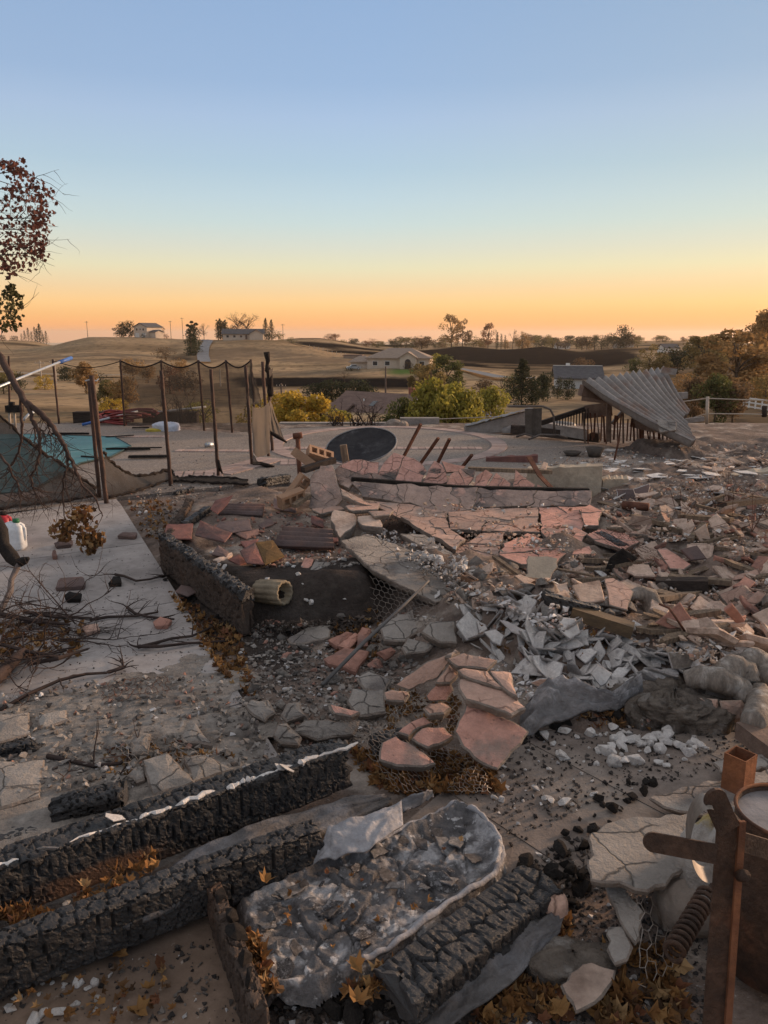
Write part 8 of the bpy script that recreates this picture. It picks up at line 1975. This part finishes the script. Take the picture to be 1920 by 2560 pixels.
mids = [([(718, 1596), (770, 1566), (828, 1562), (824, 1591), (770, 1606), (728, 1608)], m_grey, 'ragged grey crust below the black soil mound'), ([(809, 1645), (859, 1618), (924, 1627), (890, 1676), (820, 1656)], m_terra, 'big dusky pink slab under the leaning rod'), ([(820, 1598), (870, 1577), (882, 1581), (847, 1614)], m_terra, 'dusky pink lump left of the leaning rod'), ([(845, 1612), (890, 1580), (902, 1588), (870, 1620)], m_terra, 'dusky pink lump beside the leaning rod'), ([(893, 1592), (905, 1566), (928, 1570), (920, 1612), (890, 1616)], m_terra, 'dusky pink block right of the leaning rod'), ([(940, 1631), (978, 1616), (990, 1627), (963, 1649)], m_terra, 'small dusky pink piece left of the grey slabs'),
  ([(945, 1560), (1032, 1523), (1048, 1575), (1013, 1602), (960, 1600)], m_grey, 'large grey slab under the chicken wire'), ([(1003, 1618), (1017, 1593), (1084, 1612), (1063, 1629), (1013, 1637)], m_grey, 'grey slab above the pink fragment heap'), ([(1052, 1579), (1071, 1554), (1140, 1550), (1142, 1606), (1102, 1606)], m_grey, 'dusty grey boulder slab left of the plaster heap'), ([(612, 1764), (627, 1747), (670, 1747), (689, 1780), (662, 1803), (631, 1787)], m_grey, 'grey block at the walkway edge, left of three'), ([(701, 1787), (716, 1758), (751, 1753), (762, 1787), (716, 1803)], m_grey, 'grey block near the walkway edge, middle of three'), ([(681, 1838), (693, 1809), (716, 1805), (755, 1842), (747, 1861), (701, 1857)], m_grey, 'grey block near the upper beam, right of three'),
  ([(730, 1830), (760, 1800), (900, 1800), (885, 1835), (790, 1850)], m_grey, 'flat grey slab behind the upper beam end'), ([(890, 1695), (920, 1677), (978, 1697), (963, 1730), (909, 1722)], m_grey, 'crumpled grey slab left of the fragment heap'), ([(866, 1752), (880, 1720), (960, 1722), (965, 1780), (900, 1790)], m_grey, 'dark streaked grey slab before the fragment heap'), ([(355, 1899), (417, 1878), (471, 1932), (486, 1955), (382, 1988), (367, 1945)], m_grey, 'crackled stucco sheet on the walkway end'), ([(459, 1891), (517, 1885), (583, 1922), (482, 1957)], m_grey, 'stucco sheet right of the crackled one'), ([(451, 1837), (486, 1804), (532, 1860), (459, 1853)], m_grey, 'tilted stucco slab behind the crackled sheet'),
  ([(324, 1853), (347, 1827), (378, 1831), (370, 1880), (328, 1883)], m_grey, 'lumpy grey boulder on the walkway end'), ([(-20, 1787), (73, 1779), (77, 1833), (-20, 1860)], m_grey, 'flat pale slab at the left edge'), ([(93, 1787), (166, 1773), (174, 1799), (96, 1822)], m_grey, 'grey flat slab right of the flat pale one'), ([(-20, 1903), (112, 1897), (100, 1992), (-20, 2022)], m_grey, 'wide pale slab at the left edge behind the beam'), ([(316, 1937), (340, 1912), (367, 1916), (363, 1945), (340, 1953)], m_grey, 'small stucco block left of the crackled sheet'),
  ([(205, 1562), (245, 1558), (250, 1570), (215, 1578)], m_pinkpale, 'pinkish flat stone beside the brush heap'), ([(382, 1552), (400, 1540), (430, 1548), (420, 1560), (390, 1562)], m_terra, 'reddish stone on the walkway below the crooked branch'), ([(138, 1467), (150, 1444), (205, 1440), (213, 1453), (212, 1462)], m_dktile, 'dark half brick lying on the walkway'), ([(293, 1338), (305, 1330), (343, 1330), (338, 1340)], m_dktile, 'dark broken tile on the walkway near the bed'), ([(130, 1388), (131, 1376), (138, 1374), (143, 1387)], m_dktile, 'small upright dark scrap on the walkway'), ([(270, 1456), (282, 1440), (300, 1440), (304, 1454)], m_char, 'black wedge scrap under the forked branch'), ([(160, 1485), (172, 1478), (205, 1482), (200, 1494), (165, 1495)], m_char, 'charred chip below the dark half brick'), ([(135, 1356), (175, 1346), (182, 1350), (178, 1360), (140, 1364)], m_dktile, 'flat reddish scrap under the dead leaves')]
for k, (pp_, mm, lab) in enumerate(mids):
 cx_, y1 = sum(q[0] for q in pp_) / len(pp_), max(q[1] for q in pp_); y0 = min(q[1] for q in pp_)
 on = Hs(cx_, (y0 + y1) / 2); th = .05 if k not in (15, 16, 19, 20, 21) else .035
 tag(place_plate('stucco_piece', [G(x, y, on.z + th * .8 + (y1 - y) / max(1, y1 - y0) * (.05 if on.z > .02 or k > 3 and k < 16 else .008)) for x, y in pp_], th, [mm, m_scr if mm is m_grey else mm], random.Random(290 + k), seg=.03, jit=.007, bev=.007, dome=.008), lab, 'slab')
scatter('stucco_chunk', CH['grey'], 60, [(620, 1600), (960, 1480), (1130, 1560), (1060, 1640), (960, 1840), (740, 1890), (620, 1760)], (.03, .11), lambda r, x, y: 'grey stucco chunk in the dip ' + ('below the planter' if y < 1660 else 'behind the upper charred beam'), 'stucco chunk', 'grey stucco chunks in the dip', .6, .2, 31)
scatter('stucco_chunk', CH['pink'], 16, [(640, 1560), (940, 1560), (960, 1780), (700, 1700)], (.03, .09), 'small pink stucco chunk in the dip below the planter', 'stucco chunk', 'pink chunks in the dip', .6, .2, 32)
scatter('stucco_chunk', CH['grey'], 46, [(180, 1740), (560, 1720), (640, 1880), (420, 1970), (120, 1980)], (.02, .08), 'grey stucco lump on the broken end of the walkway', 'stucco chunk', 'stucco lumps on the walkway end', .5, .25, 33)
scatter('plaster_chip', CH['plast'], 70, [(1330, 1850), (1560, 1800), (1640, 1800), (1760, 1860), (1740, 1910), (1560, 1930), (1400, 1900)], (.02, .085), lambda r, x, y: 'white plaster chip on the dark felt ' + ('left' if x < 1560 else 'in front') + ' of the square tube, ' + ('farther row' if y < 1870 else 'nearer row'), 'plaster chip', 'white chips near the square tube', .4, .25, 34)
scatter('plaster_chip', CH['plast'], 34, [(1130, 1900), (1330, 1860), (1560, 1930), (1420, 2050), (1200, 1990)], (.015, .06), 'white plaster chip scattered on the open dark felt', 'plaster chip', 'white chips on the open felt', .4, .25, 35)
scatter('plaster_chip', CH['plast'], 26, [(10, 2440), (260, 2440), (260, 2560), (0, 2560)], (.012, .045), 'white plaster chip on the brown floor in the lower left corner', 'plaster chip', 'white chips on the brown floor', .4, .3, 36)
scatter('plaster_chip', CH['plast'], 26, [(0, 1760), (420, 1740), (420, 1960), (60, 2040)], (.01, .035), 'white plaster chip on the dirt covered walkway end', 'plaster chip', 'white chips on the walkway end', .4, .3, 37)
scatter('plaster_chip', CH['plast'], 30, [(470, 1380), (860, 1380), (900, 1500), (760, 1520), (640, 1470)], (.015, .06), 'white plaster chip in the planter bed', 'plaster chip', 'white chips in the planter bed', .4, .3, 38)
scatter('plaster_chip', CH['plast'], 22, [(880, 1345), (1120, 1370), (1200, 1450), (1000, 1430)], (.02, .09), 'white plaster chip lying on the long grey stucco sheet', 'plaster chip', 'white chips on the grey sheet', .4, .6, 39)
scatter('plaster_chip', CH['plast'], 20, [(20, 2330), (480, 2180), (500, 2230), (60, 2380)], (.015, .05), 'white plaster chip on the batt between the long beams', 'plaster chip', 'white chips between the beams', .4, 1.0, 40)
scatter('char_lump', CH['char'], 44, [(1500, 1960), (1660, 1905), (1640, 1960), (1560, 2040), (1440, 2150), (1370, 2160), (1420, 2060)], (.02, .065), lambda r, x, y: 'black char lump in the row across the felt floor, ' + ('far end' if y < 2010 else ('middle' if y < 2080 else 'near end')), 'charcoal', 'char lumps on the felt floor', .6, .3, 41)
scatter('char_lump', CH['char'], 40, [(1330, 1760), (1560, 1740), (1640, 1780), (1480, 1820), (1330, 1880), (1250, 1900)], (.03, .1), 'black char lump under the grey cloth', 'charcoal', 'char lumps under the cloth', .6, .2, 42)
scatter('char_lump', CH['char'], 50, [(1280, 2180), (1400, 2120), (1470, 2200), (1440, 2280), (1330, 2300)], (.03, .08), 'cracked black char lump right of the wide charred timber', 'charcoal', 'char lumps right of the wide timber', .6, .3, 43)
scatter('char_lump', CH['char'], 30, [(760, 2490), (980, 2480), (1010, 2560), (780, 2560)], (.03, .08), 'black char lump at the bottom edge below the ash pad', 'charcoal', 'char lumps at the bottom edge', .6, .3, 44)
scatter('char_lump', CH['char'], 24, [(400, 1440), (620, 1570), (560, 1600), (420, 1500)], (.02, .07), 'black char lump along the planter foot', 'charcoal', 'char lumps along the planter', .6, .3, 45)
scatter('char_lump', CH['char'], 22, [(0, 2050), (120, 2040), (420, 1980), (300, 2060), (0, 2140)], (.02, .07), 'black char lump behind the upper beam', 'charcoal', 'char lumps behind the upper beam', .6, .3, 46)
m_mixdark = mat('mixed_dark_crumbs', (.08, .07, .065), (.05, .044, .04), 9, .97, .5, 60, island=.3, hue=[(0, (.055, .047, .043)), (.4, (.10, .085, .075)), (.65, (.18, .155, .135)), (.82, (.03, .026, .025)), (.93, (.5, .47, .45))])
for k, (n, poly, lab) in enumerate([(2200, [(1290, 2150), (1480, 2080), (1560, 2300), (1500, 2560), (1000, 2600), (1100, 2480), (1300, 2320)], 'dark crumbs on the ground right of the wide charred timber'), (900, [(600, 2480), (1000, 2450), (1020, 2600), (620, 2600)], 'dark crumbs at the bottom edge'), (1600, [(640, 1560), (420, 1420), (480, 1420), (700, 1560), (900, 1600), (960, 1700), (760, 1760), (640, 1720)], 'dark crumbs in the burned bed below the planter'), (1500, [(1140, 1950), (1320, 1790), (1660, 1740), (1880, 1800), (1900, 1900), (1500, 2000), (1280, 2120)], 'fine dark crumbs over the felt floor'), (700, [(0, 2060), (900, 1830), (940, 1870), (0, 2160)], 'dark crumbs behind the upper beam'), (1200, [(1560, 2180), (1800, 2180), (1800, 2600), (1480, 2600)], 'dark crumbs round the foot of the steel post'), (300, [(0, 2480), (620, 2320), (640, 2560), (0, 2560)], 'fine crumbs on the brown floor')]):
 crumbs('rubble_crumbs', n, poly, (.004, .03), m_mixdark, lab, 'rubble', 60 + k)
# ================================================================== chicken wire
m_wireg = mat('rusty_hex_wire', (.30, .25, .21), (.20, .16, .13), 20, .6, .1, metal=.4)
def hexnet(name, fn, nx, ny, cell, lab, r=.0013, seed=1, drop=.06, mm=None):
 rn = random.Random(seed); V, E = {}, []
 def node(i, j): return (i, j)
 # brick-like hexagons: each row of nodes zigzags
 for j in range(ny):
  for i in range(nx):
   x = (i + .5 * (j % 2)) * cell; y = j * cell * .75
   V[(i, j, 0)] = (x, y); V[(i, j, 1)] = (x + cell / 2, y + cell * .25)
 for j in range(ny):
  for i in range(nx):
   E.append(((i, j, 0), (i, j, 1)))
   if i + 1 < nx: E.append(((i, j, 1), (i + 1, j, 0)))
   if j + 1 < ny:
    a = (i, j, 1); b = (i, j + 1, 0) if j % 2 == 0 else (i + 1, j + 1, 0)
    if b in V: E.append((a, b))
 W_, H_ = nx * cell, ny * cell * .75
 pos = {}
 for k, (x, y) in V.items():
  q = fn(x / W_ + rn.gauss(0, .0025), y / H_ + rn.gauss(0, .0025))
  if q is not None: pos[k] = q + Vector((rn.gauss(0, 1), rn.gauss(0, 1), rn.gauss(0, 1))) * cell * .05
 mb = MB()
 for a, b in E:
  if a in pos and b in pos and rn.random() > drop and (pos[a] - pos[b]).length < cell * 1.6:
   mb.tube([pos[a], pos[b]], r, 3, cap=False)
 return tag(mb.build(name, mm or m_wireg), lab, 'chicken wire')
def patch(c4, zf, inside=None):
 a, b, c, d = c4
 def fn(u, v):
  x = (a[0] * (1 - u) + b[0] * u) * (1 - v) + (d[0] * (1 - u) + c[0] * u) * v
  y = (a[1] * (1 - u) + b[1] * u) * (1 - v) + (d[1] * (1 - u) + c[1] * u) * v
  if inside and not in_poly(np.array([x]), np.array([y]), inside)[0]: return None
  return zf(x, y, u, v)
 return fn
hexnet('chicken_wire', patch(((840, 1790), (1210, 1880), (1230, 1985), (1000, 1990)), lambda x, y, u, v: Hs(x, y, .05 + .035 * math.sin(u * 5 + v * 3) + .03 * (1 - v))), 21, 13, .05, 'chicken wire net spread below the pink fragments over dry leaves', seed=2)
hexnet('chicken_wire', patch(((960, 1690), (1160, 1700), (1150, 1850), (970, 1850)), lambda x, y, u, v: Hs(x, y, .06)), 12, 14, .045, 'chicken wire between the pink fragments of the heap', seed=3, drop=.15)
hexnet('chicken_wire', patch(((925, 1440), (1095, 1505), (1105, 1590), (930, 1560)), lambda x, y, u, v: P(x, y, 4.4 - .28 * v - .35 * u)), 12, 9, .05, 'chicken wire hanging under the long grey stucco sheet', seed=4)
hexnet('chicken_wire', patch(((1455, 1318), (1560, 1325), (1680, 1405), (1600, 1420)), lambda x, y, u, v: Hs(x, y, .12)), 14, 8, .05, 'rusted chicken wire over the pink slabs right of the wall', seed=5, mm=m_rust)
hexnet('chicken_wire', patch(((1100, 1335), (1170, 1345), (1200, 1385), (1120, 1380)), lambda x, y, u, v: P(x, y, Yw(y) - .03)), 8, 5, .05, 'small chicken wire patch on the cracked lower wall corner', seed=6, mm=m_rust)
hexnet('chicken_wire', patch(((1560, 2240), (1650, 2160), (1720, 2420), (1600, 2500)), lambda x, y, u, v: G(x, y, .07 + .05 * math.sin(u * 4 + v * 2))), 5, 7, .055, 'broken chicken wire strands hanging left of the steel post', seed=7, drop=.1)
hexnet('chicken_wire', patch(((270, 1700), (420, 1690), (440, 1745), (230, 1770)), lambda x, y, u, v: Hs(x, y, .02)), 12, 5, .05, 'dark chicken wire scrap on the walkway', seed=8, drop=.25, mm=m_rust)
hexnet('chicken_wire', patch(((270, 1830), (470, 1850), (560, 1900), (330, 1940)), lambda x, y, u, v: Hs(x, y, .06)), 13, 6, .045, 'chicken wire under the crackled stucco sheet', seed=9, drop=.25)
# ================================================================== dry leaves
for k, (n, poly, size, z, lab) in enumerate([(420, [(870, 1880), (1230, 1900), (1250, 1985), (1010, 1995), (920, 1960)], (.04, .08), None, 'dry ochre leaves caught under the chicken wire'), (150, [(960, 1730), (1150, 1750), (1140, 1850), (960, 1850)], (.04, .07), None, 'dry leaves between the pink fragments'), (260, [(420, 1480), (600, 1590), (640, 1760), (560, 1700)], (.04, .08), None, 'dry ochre leaves in the bed along the walkway edge'), (110, [(320, 1260), (440, 1250), (420, 1370), (360, 1340)], (.04, .08), None, 'dry leaves on the soil strip beside the walkway'),
                                       (170, [(1420, 1720), (1620, 1690), (1700, 1820), (1440, 1830)], (.04, .08), None, 'dry leaves under the burned cloth and ash clump'), (90, [(820, 1560), (960, 1520), (940, 1660), (820, 1640)], (.04, .07), None, 'dry leaves under the leaning rod'), (70, [(10, 2270), (180, 2310), (160, 2370), (0, 2390)], (.04, .07), .06, 'dry leaves between the beams at the left'), (40, [(180, 2240), (380, 2140), (400, 2170), (200, 2280)], (.03, .06), .13, 'dry leaves along the foot of the upper beam'), (40, [(0, 2450), (420, 2400), (440, 2560), (0, 2560)], (.02, .055), .01, 'dry leaves on the brown floor'),
                                       (40, [(600, 2330), (650, 2360), (690, 2490), (640, 2470)], (.04, .07), .05, 'dry leaves beside the short joist'), (16, [(660, 2220), (1200, 2080), (1000, 2350), (700, 2440)], (.02, .045), .07, 'small leaves lying on the ash pad'), (190, [(1230, 2380), (1420, 2280), (1440, 2560), (1180, 2580)], (.04, .08), None, 'dry leaves at the bottom right of the charred timber'), (120, [(1480, 2400), (1700, 2360), (1720, 2580), (1480, 2580)], (.05, .09), None, 'dull leaves in the dark at the foot of the steel post'), (60, [(240, 1880), (480, 1860), (600, 1900), (300, 1990)], (.04, .07), None, 'dry leaves under the crackled stucco'), (60, [(1180, 1560), (1560, 1600), (1500, 1700), (1250, 1640)], (.04, .07), None, 'dry leaves in the plaster heap'), (40, [(860, 2480), (1000, 2400), (1030, 2440), (900, 2520)], (.04, .07), .05, 'dry leaves between ash pad and wide timber')]):
 leaves('leaf_litter', n, poly, size, m_leafo, lab, 500 + k, z, .5)
# ================================================================== steel wreck at the lower right
m_rusto = mat('orange_rust', (.30, .13, .065), (.19, .085, .05), 9, .85, .4, 60, c3=(.085, .05, .038), s3=3, t3=.56, w3=.1, metal=.15)
m_dkiron = mat('dark_iron', (.062, .04, .03), (.105, .06, .04), 14, .8, .7, 60, gscale=40, grain=.55, c3=(.18, .085, .05), s3=4, t3=.64, w3=.06, metal=.2)
sp_ = empty('steel_post', G(1775, 2640, 0), 'rusted steel angle post with two round ended brackets in the near right corner', 'steel post')
Yp = 1.42
def Pp(x, y, dy=0): return P(x, y, Yp + dy)
T_, Bm = Pp(1820, 2050), Pp(1768, 2760, -.06)
ax_ = (T_ - Bm).normalized(); sx_ = Vector((1, 0, 0)); sx_ = (sx_ - ax_ * sx_.dot(ax_)).normalized(); sy_ = ax_.cross(sx_)
def angle_iron(a, b, w, t):
 mb = MB(); s = sx_; d = -sy_
 for o_, (cw, cd) in ((s * 0, (w, t)),): pass
 def slab(p0, e1, e2):
  v = [p0, p0 + e1, p0 + e1 + e2, p0 + e2]; q = [x + (b - a) for x in v]
  mb.add(v + q, [(3, 2, 1, 0), (4, 5, 6, 7), (0, 1, 5, 4), (1, 2, 6, 5), (2, 3, 7, 6), (3, 0, 4, 7)])
 slab(a - s * w / 2, s * w, sy_ * t); slab(a + s * (w / 2), s * t, sy_ * w * .8)
 return mb
local(link('shaft', angle_iron(Bm, T_, .042, .006).mesh('shaft', m_dkiron)), sp_)
local(link('edge_strip', MB().bar(Bm + sx_ * .031 - sy_ * .004, T_ + sx_ * .028 - sy_ * .004, .014, .008).mesh('edge_strip', m_rusto)), sp_)
def tab(a, b, w, t, name):
 d = (b - a).normalized(); n = Vector((0, -1, .35)); n = (n - d * n.dot(d)).normalized(); s = d.cross(n); v = []
 L_ = (b - a).length; out = [(0, -w / 2), (L_, -w / 2)] + [(L_ + w / 2 * math.sin(k), -w / 2 * math.cos(k)) for k in np.linspace(.2, math.pi - .2, 9)] + [(L_, w / 2), (0, w / 2)]
 n_ = len(out)
 v = [a + d * x + s * y + n * t / 2 for x, y in out] + [a + d * x + s * y - n * t / 2 for x, y in out]
 f = [tuple(range(n_)), tuple(range(2 * n_ - 1, n_ - 1, -1))] + [(i, n_ + i, n_ + (i + 1) % n_, (i + 1) % n_) for i in range(n_)]
 local(link(name, mesh(name, v, f, m_dkiron)), sp_)
tab(Pp(1822, 2075, -.015), Pp(1788, 1998, -.02), .048, .008, 'bracket'); tab(Pp(1790, 2135, -.015), Pp(1632, 2105, -.0), .04, .008, 'bracket'); tab(Pp(1840, 2100, .0), Pp(1960, 2135, .05), .04, .01, 'bracket')
rg = [Pp(1770 + 48 * math.cos(t_), 2100 + 92 * math.sin(t_), .03 + .05 * math.sin(t_)) for t_ in np.linspace(1.35, 4.9, 30)]
v = []
for q in rg: v += [q + Vector((-.004, -.02, 0)), q + Vector((.004, .03, .004))]
local(link('bent_band', mesh('bent_band', v, [(2 * i, 2 * i + 1, 2 * i + 3, 2 * i + 2) for i in range(29)], mat('scuffed_band', (.27, .235, .2), (.17, .14, .12), 9, .6, .2, metal=.3), None, True)), sp_)
local(link('bolt', MB().tube([Pp(1850, 2190, -.02), Pp(1862, 2188, -.05)], .012, 8).mesh('bolt', m_dkiron, True)), sp_)
# square tube
b = G(1838, 2010, .02); tq = P(1838, 1884, b.y)
st_ = empty('square_tube', b, 'rusty open square steel tube standing on the grey sheet', 'steel tube')
hh = tq.z - b.z; w_ = .075
mb = MB()
for sx, sy in ((-1, 0), (1, 0), (0, -1), (0, 1)): mb.box((sx * w_ / 2, sy * w_ / 2, hh / 2), (.004 if sx else w_ + .004, .004 if sy else w_ - .004, hh))
o = link('tube', mb.mesh('tube', m_rusto), st_); st_.rotation_euler = (0, 0, R(38))
# drum with grey lid
dc_ = P(1950, 2050, 1.75)
dr = empty('steel_drum', Vector((dc_.x + .02, dc_.y, .0)), 'scorched steel drum with a grey lid and rusty rim at the right edge', 'drum')
v = []; n = 48; rr = .125; zt = dc_.z + .02
prof = [(0, rr * .98), (zt * .5, rr), (zt * .52, rr * 1.02), (zt * .54, rr), (zt - .02, rr), (zt, rr * 1.02), (zt + .004, rr * .99), (zt - .012, rr * .95)]
for z_, r_ in prof:
 for k in range(n): v.append((r_ * math.cos(2 * math.pi * k / n), r_ * math.sin(2 * math.pi * k / n), z_))
link('body', mesh('body', v, grid_faces(n, len(prof), True) + [tuple(range(n - 1, -1, -1))], m_dkiron, None, True), dr)
lv = [(rr * .95 * q * math.cos(2 * math.pi * k / n), rr * .95 * q * math.sin(2 * math.pi * k / n), zt - .012 + .008 * (1 - q)) for q in (1, .8, .5) for k in range(n)]
link('lid', mesh('lid', lv, grid_faces(n, 3, True) + [tuple(range(2 * n, 3 * n))], mat('grey_lid', (.24, .22, .215), (.18, .16, .155), 5, .6, .2, 30, c4=(.05, .035, .03), s4=18, t4=.68, metal=.2), None, True), dr)
link('rim', MB().tube([(rr * math.cos(t_), rr * math.sin(t_), zt + .002) for t_ in np.linspace(0, 2 * math.pi, 49)], .005, 6).mesh('rim', m_rusto, True), dr)
# coil spring
A, B = P(1680, 2385, 1.45), P(1768, 2235, 1.62); ax = (B - A).normalized(); u, v_, n_ = basis(ax); L_ = (B - A).length
pts = [A + ax * (L_ * t_ / 1.0) + (u * math.cos(t_ * 75) + v_ * math.sin(t_ * 75)) * .02 for t_ in np.linspace(0, 1, 200)]
cs_ = empty('coil_spring', A, 'dark coil spring leaning beside the steel post', 'spring')
local(link('coil', MB().tube(pts, .0055, 6).mesh('coil', m_dkiron, True)), cs_)
local(link('hook', MB().tube([B, B + ax * .05, B + ax * .09 + Vector((.01, 0, .01))], .006, 6).mesh('hook', m_dkiron, True)), cs_)
lump('slag_rock', G(1905, 2345, 0) + Vector((0, .12, 0)), .2, .16, .3, 31, mat('pale_slag', (.42, .385, .35), (.29, .255, .225), 7, .95, .9, 40, c3=(.38, .29, .13), s3=6, t3=.6, w3=.06, c4=(.16, .12, .10), s4=14, t4=.66), 'pale crusty slag lump with yellow stains at the lower right edge', 'slag', .5, .22, nu=80, nv=34)
lump('slag_rock', G(1740, 2290, 0), .13, .09, .12, 33, MATS['tan_rock'], 'brown rock between the coil spring and the grey sheet', 'rock', .5, .2, nu=60, nv=26)
lump('fibrous_clump', G(1430, 2420, -.02), .13, .08, .05, 35, MATS['fibrous_ash'], 'mossy fibrous clump right of the wide charred timber', 'ash', .5, .35, nu=60, nv=22)
lump('smooth_cup', G(1375, 2275, .04), .05, .04, .06, 37, m_pinkpale, 'smooth pinkish cup-like shard beside the wide charred timber', 'shard', .5, .1)
tag(link('metal_box', MB().box(P(1935, 1850, 2.75), (.2, .2, .07), Matrix.Rotation(.2, 3, 'Z')).mesh('metal_box', m_pf)), 'rusty flat metal box at the right edge behind the square tube', 'box')
for k, (px, py, z, s, lab) in enumerate([(890, 2412, .07, .06, 'red maple leaf at the rim of the ash pad'), (663, 2203, .13, .06, 'curled ochre leaf between beam and ash pad'), (345, 2528, .02, .065, 'orange star shaped leaf on the brown floor'), (372, 2472, .015, .05, 'small tan leaf on the brown floor'), (305, 2386, .015, .06, 'pinkish oval leaf below the lower beam'), (895, 2500, .1, .06, 'ochre leaf on the char at the bottom edge'), (1395, 2520, .06, .07, 'large ochre leaf at the bottom right')]):
 rn = random.Random(k); v = [(0, 0, 0)] + [(a * q, e * q, 1.9 * a * a + 1.2 * e * e * (k % 2)) for a, e in OUT for q in (rn.uniform(.6, 1.1),)]
 tag(link('maple_leaf', mesh('maple_leaf', v, [(0, 1 + j, 1 + (j + 1) % 12) for j in range(12)], m_leafo), None, G(px, py, z), (rn.uniform(-.3, .3), rn.uniform(-.3, .3), rn.uniform(0, 6)), s), lab, 'leaf', 'single fallen leaves')
